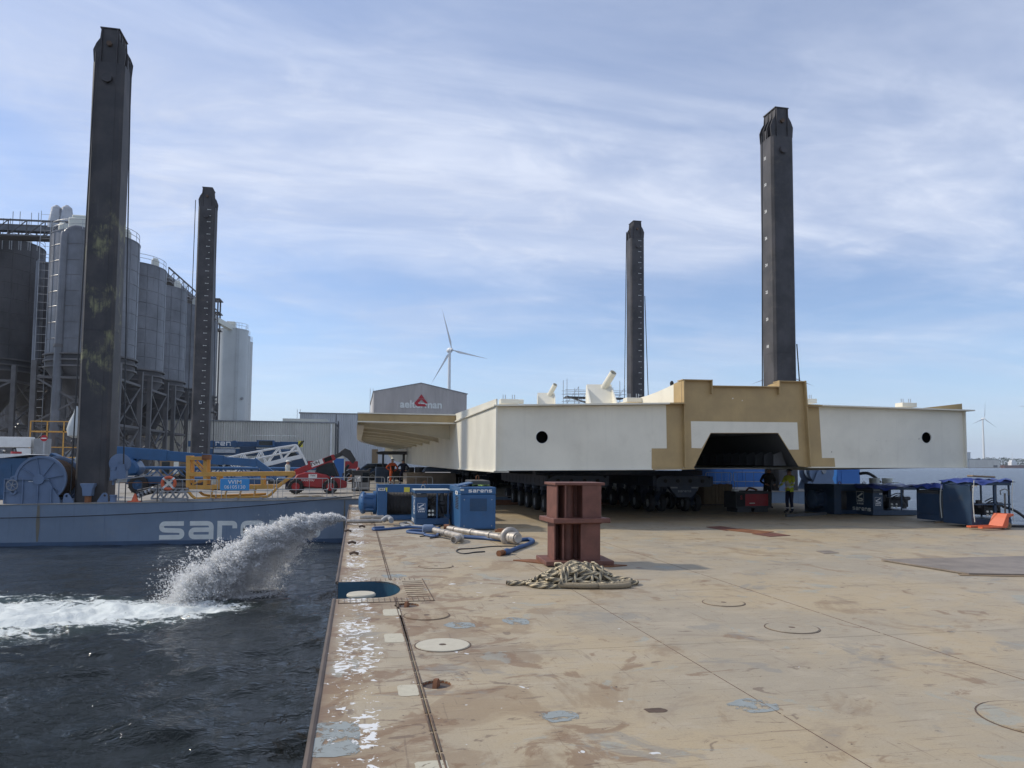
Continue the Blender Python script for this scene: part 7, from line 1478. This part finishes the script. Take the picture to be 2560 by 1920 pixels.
def jet_path(s, k=1.):                                        # s 0..1 along the jet, ballistic; k scales the speed of a drop
    s = np.asarray(s)[:, None]; k = np.asarray(k)*np.ones(len(s)); g_ = 4.905; T = .70; v = (J1-J0)/T; v[2] += g_*T
    tt = s*T; p = J0+v*tt*k[:, None]; p[:, 2] -= g_*tt[:, 0]**2; return p
ax_ = (J1-J0)/np.linalg.norm(J1-J0); side_ = np.cross(ax_, [0, 0, 1]); side_ /= np.linalg.norm(side_); upv = np.cross(side_, ax_)
def drops(n, smin, smax, spread, size, power=1., drop=0., k0=1., k1=1.):
    s = smin+(smax-smin)*rg.random(n)**power; c = jet_path(s, rg.uniform(k0, k1, n)); w = spread(s)[:, None]
    r = rg.normal(size=(n, 2)); lob = .5*np.sin(s*27)[:, None]+.4*np.sin(s*71+1)[:, None]
    c = c+side_*(r[:, :1]*w)+upv*((r[:, 1:]+lob)*w)+rg.normal(size=(n, 3))*.02; c[:, 2] -= drop*rg.random(n)*s**2*1.2
    sz = size*rg.lognormal(0, .45, n)[:, None]; c[:, 2] = np.maximum(c[:, 2], WZ+.02)
    base = np.array([[1, 1, 1], [1, -1, -1], [-1, 1, -1], [-1, -1, 1]])*.75; tri = np.array([[0, 1, 2], [0, 2, 3], [0, 3, 1], [1, 3, 2]])
    q = rg.normal(size=(n, 3, 3)); q, _ = np.linalg.qr(q); st = np.stack([rg.uniform(.6, 1.9, n), rg.uniform(.5, 1.1, n), rg.uniform(.5, 1.1, n)], 1)
    V = c[:, None, :]+np.einsum('ni,nij->nij', np.ones((n, 4)), (base[None]*st[:, None, :]) @ q)*sz[:, None, :]
    Q = tri[None]+(np.arange(n)*4)[:, None, None]; return V.reshape(-1, 3), Q.reshape(-1, 3)
def clumps(n, per, size, k0, ks, smin=.02):
    s = smin+(1.0-smin)*rg.random(n)**.8; k = np.clip(rg.normal(k0, ks, n), .55, 1.04); w = (.03+.19*s**1.15)[:, None]; r = rg.normal(size=(n, 2))
    c = jet_path(s, k)+side_*(r[:, :1]*w)+upv*(r[:, 1:]*w); sg = ((.016+.075*s)*rg.uniform(.5, 1.5, n))[:, None]
    c = np.repeat(c, per, 0)+rg.normal(size=(n*per, 3))*np.repeat(sg, per, 0)*np.array([1.2, 1.0, .9]); m = n*per
    c[:, 2] = np.maximum(c[:, 2], WZ+.02); sz = size*rg.lognormal(0, .5, m)[:, None]
    base = np.array([[1, 1, 1], [1, -1, -1], [-1, 1, -1], [-1, -1, 1]])*.75; tri = np.array([[0, 1, 2], [0, 2, 3], [0, 3, 1], [1, 3, 2]])
    q, _ = np.linalg.qr(rg.normal(size=(m, 3, 3))); st = np.stack([rg.uniform(.7, 1.8, m), rg.uniform(.5, 1.1, m), rg.uniform(.5, 1.1, m)], 1)
    V = c[:, None, :]+((base[None]*st[:, None, :]) @ q)*sz[:, None, :]; return V.reshape(-1, 3), (tri[None]+(np.arange(m)*4)[:, None, None]).reshape(-1, 3)
parts = [clumps(1300, 110, .0120, .945, .055), clumps(1000, 90, .0100, .80, .13, .12), drops(60000, .04, 1.0, lambda s: .05+.14*s**1.2, .0065, .75, .0, .62, 1.02), drops(14000, .4, 1.0, lambda s: .10+.22*s, .006, .8, .2, .5, 1.05), drops(26000, .9, 1.06, lambda s: .34+0*s, .010, 1., .2, .55, 1.05)]
V = np.concatenate([p[0] for p in parts]); off = np.cumsum([0]+[len(p[0]) for p in parts[:-1]]); Q = np.concatenate([p[1]+o for p, o in zip(parts, off)])
tag(np_mesh('water_spray', V, Q, 'spray', True), 'white burst of discharged water arcing from the pipes into the harbour')
# solid core of the jet: rough ribbon tubes breaking up down the arc
cv, cq = [], []; n0 = 0
for k_ in range(260):
    s0 = rg.random()**1.2*.9 if k_ > 40 else 0.; s1 = min(1.02, s0+rg.uniform(.10, .34)); M = 22; s = np.linspace(s0, s1, M); kk = rg.uniform(.70, 1.02) if k_ > 160 else rg.uniform(.92, 1.01); c = jet_path(s, kk); ph = rg.uniform(0, 6.28); w = ((.03+.14*s**1.2)*abs(rg.normal(0, .8)))[:, None]
    wob = np.cumsum(rg.normal(size=(M, 3)), 0)*.006*(.3+s[:, None])
    c = c+side_*(np.cos(ph+s*2)[:, None]*w)+upv*(np.sin(ph+s*2)[:, None]*w)+wob; r = (.014+.020*rg.random())*(1+.3*np.sin(s*rg.uniform(40, 120)+ph))*np.sin(np.linspace(.25 if s0 > 0 else 1.2, 3.0, M)); r = np.abs(r)+.002; m_ = 6
    c[:, 2] = np.maximum(c[:, 2], WZ-.05); an = np.linspace(0, 2*np.pi, m_, endpoint=False); ring = side_[None]*np.cos(an)[:, None]+upv[None]*np.sin(an)[:, None]
    cv.append((c[:, None, :]+ring[None]*r[:, None, None]).reshape(-1, 3)); I, Jx = np.meshgrid(np.arange(M-1), np.arange(m_), indexing='ij'); J2 = (Jx+1) % m_
    cq.append(np.stack([I*m_+Jx, I*m_+J2, (I+1)*m_+J2, (I+1)*m_+Jx], -1).reshape(-1, 4)+n0); n0 += M*m_
tag(np_mesh('water_jet', np.concatenate(cv), np.concatenate(cq), 'spray', True), 'solid white core of the discharged water leaving the pipe ends')

# ------------------------------------------------------------------ thin summer haze over the whole harbour
hm = bpy.data.materials.new('haze'); hm.use_nodes = True; ht = NT(hm.node_tree); ht.N.clear()
pv = ht.n('VolumePrincipled', {'Color': (.80, .87, .96, 1), 'Density': .00012, 'Anisotropy': .2}); ht.L.new(pv.outputs[0], ht.n('OutputMaterial').inputs['Volume'])
g = MB(); g.box(-6400, 6400, -6400, 6400, -6.5, 175); ho = g.build('haze', hm); ho['kind'] = 'stuff'; ho['label'] = 'thin pale summer haze over the harbour'
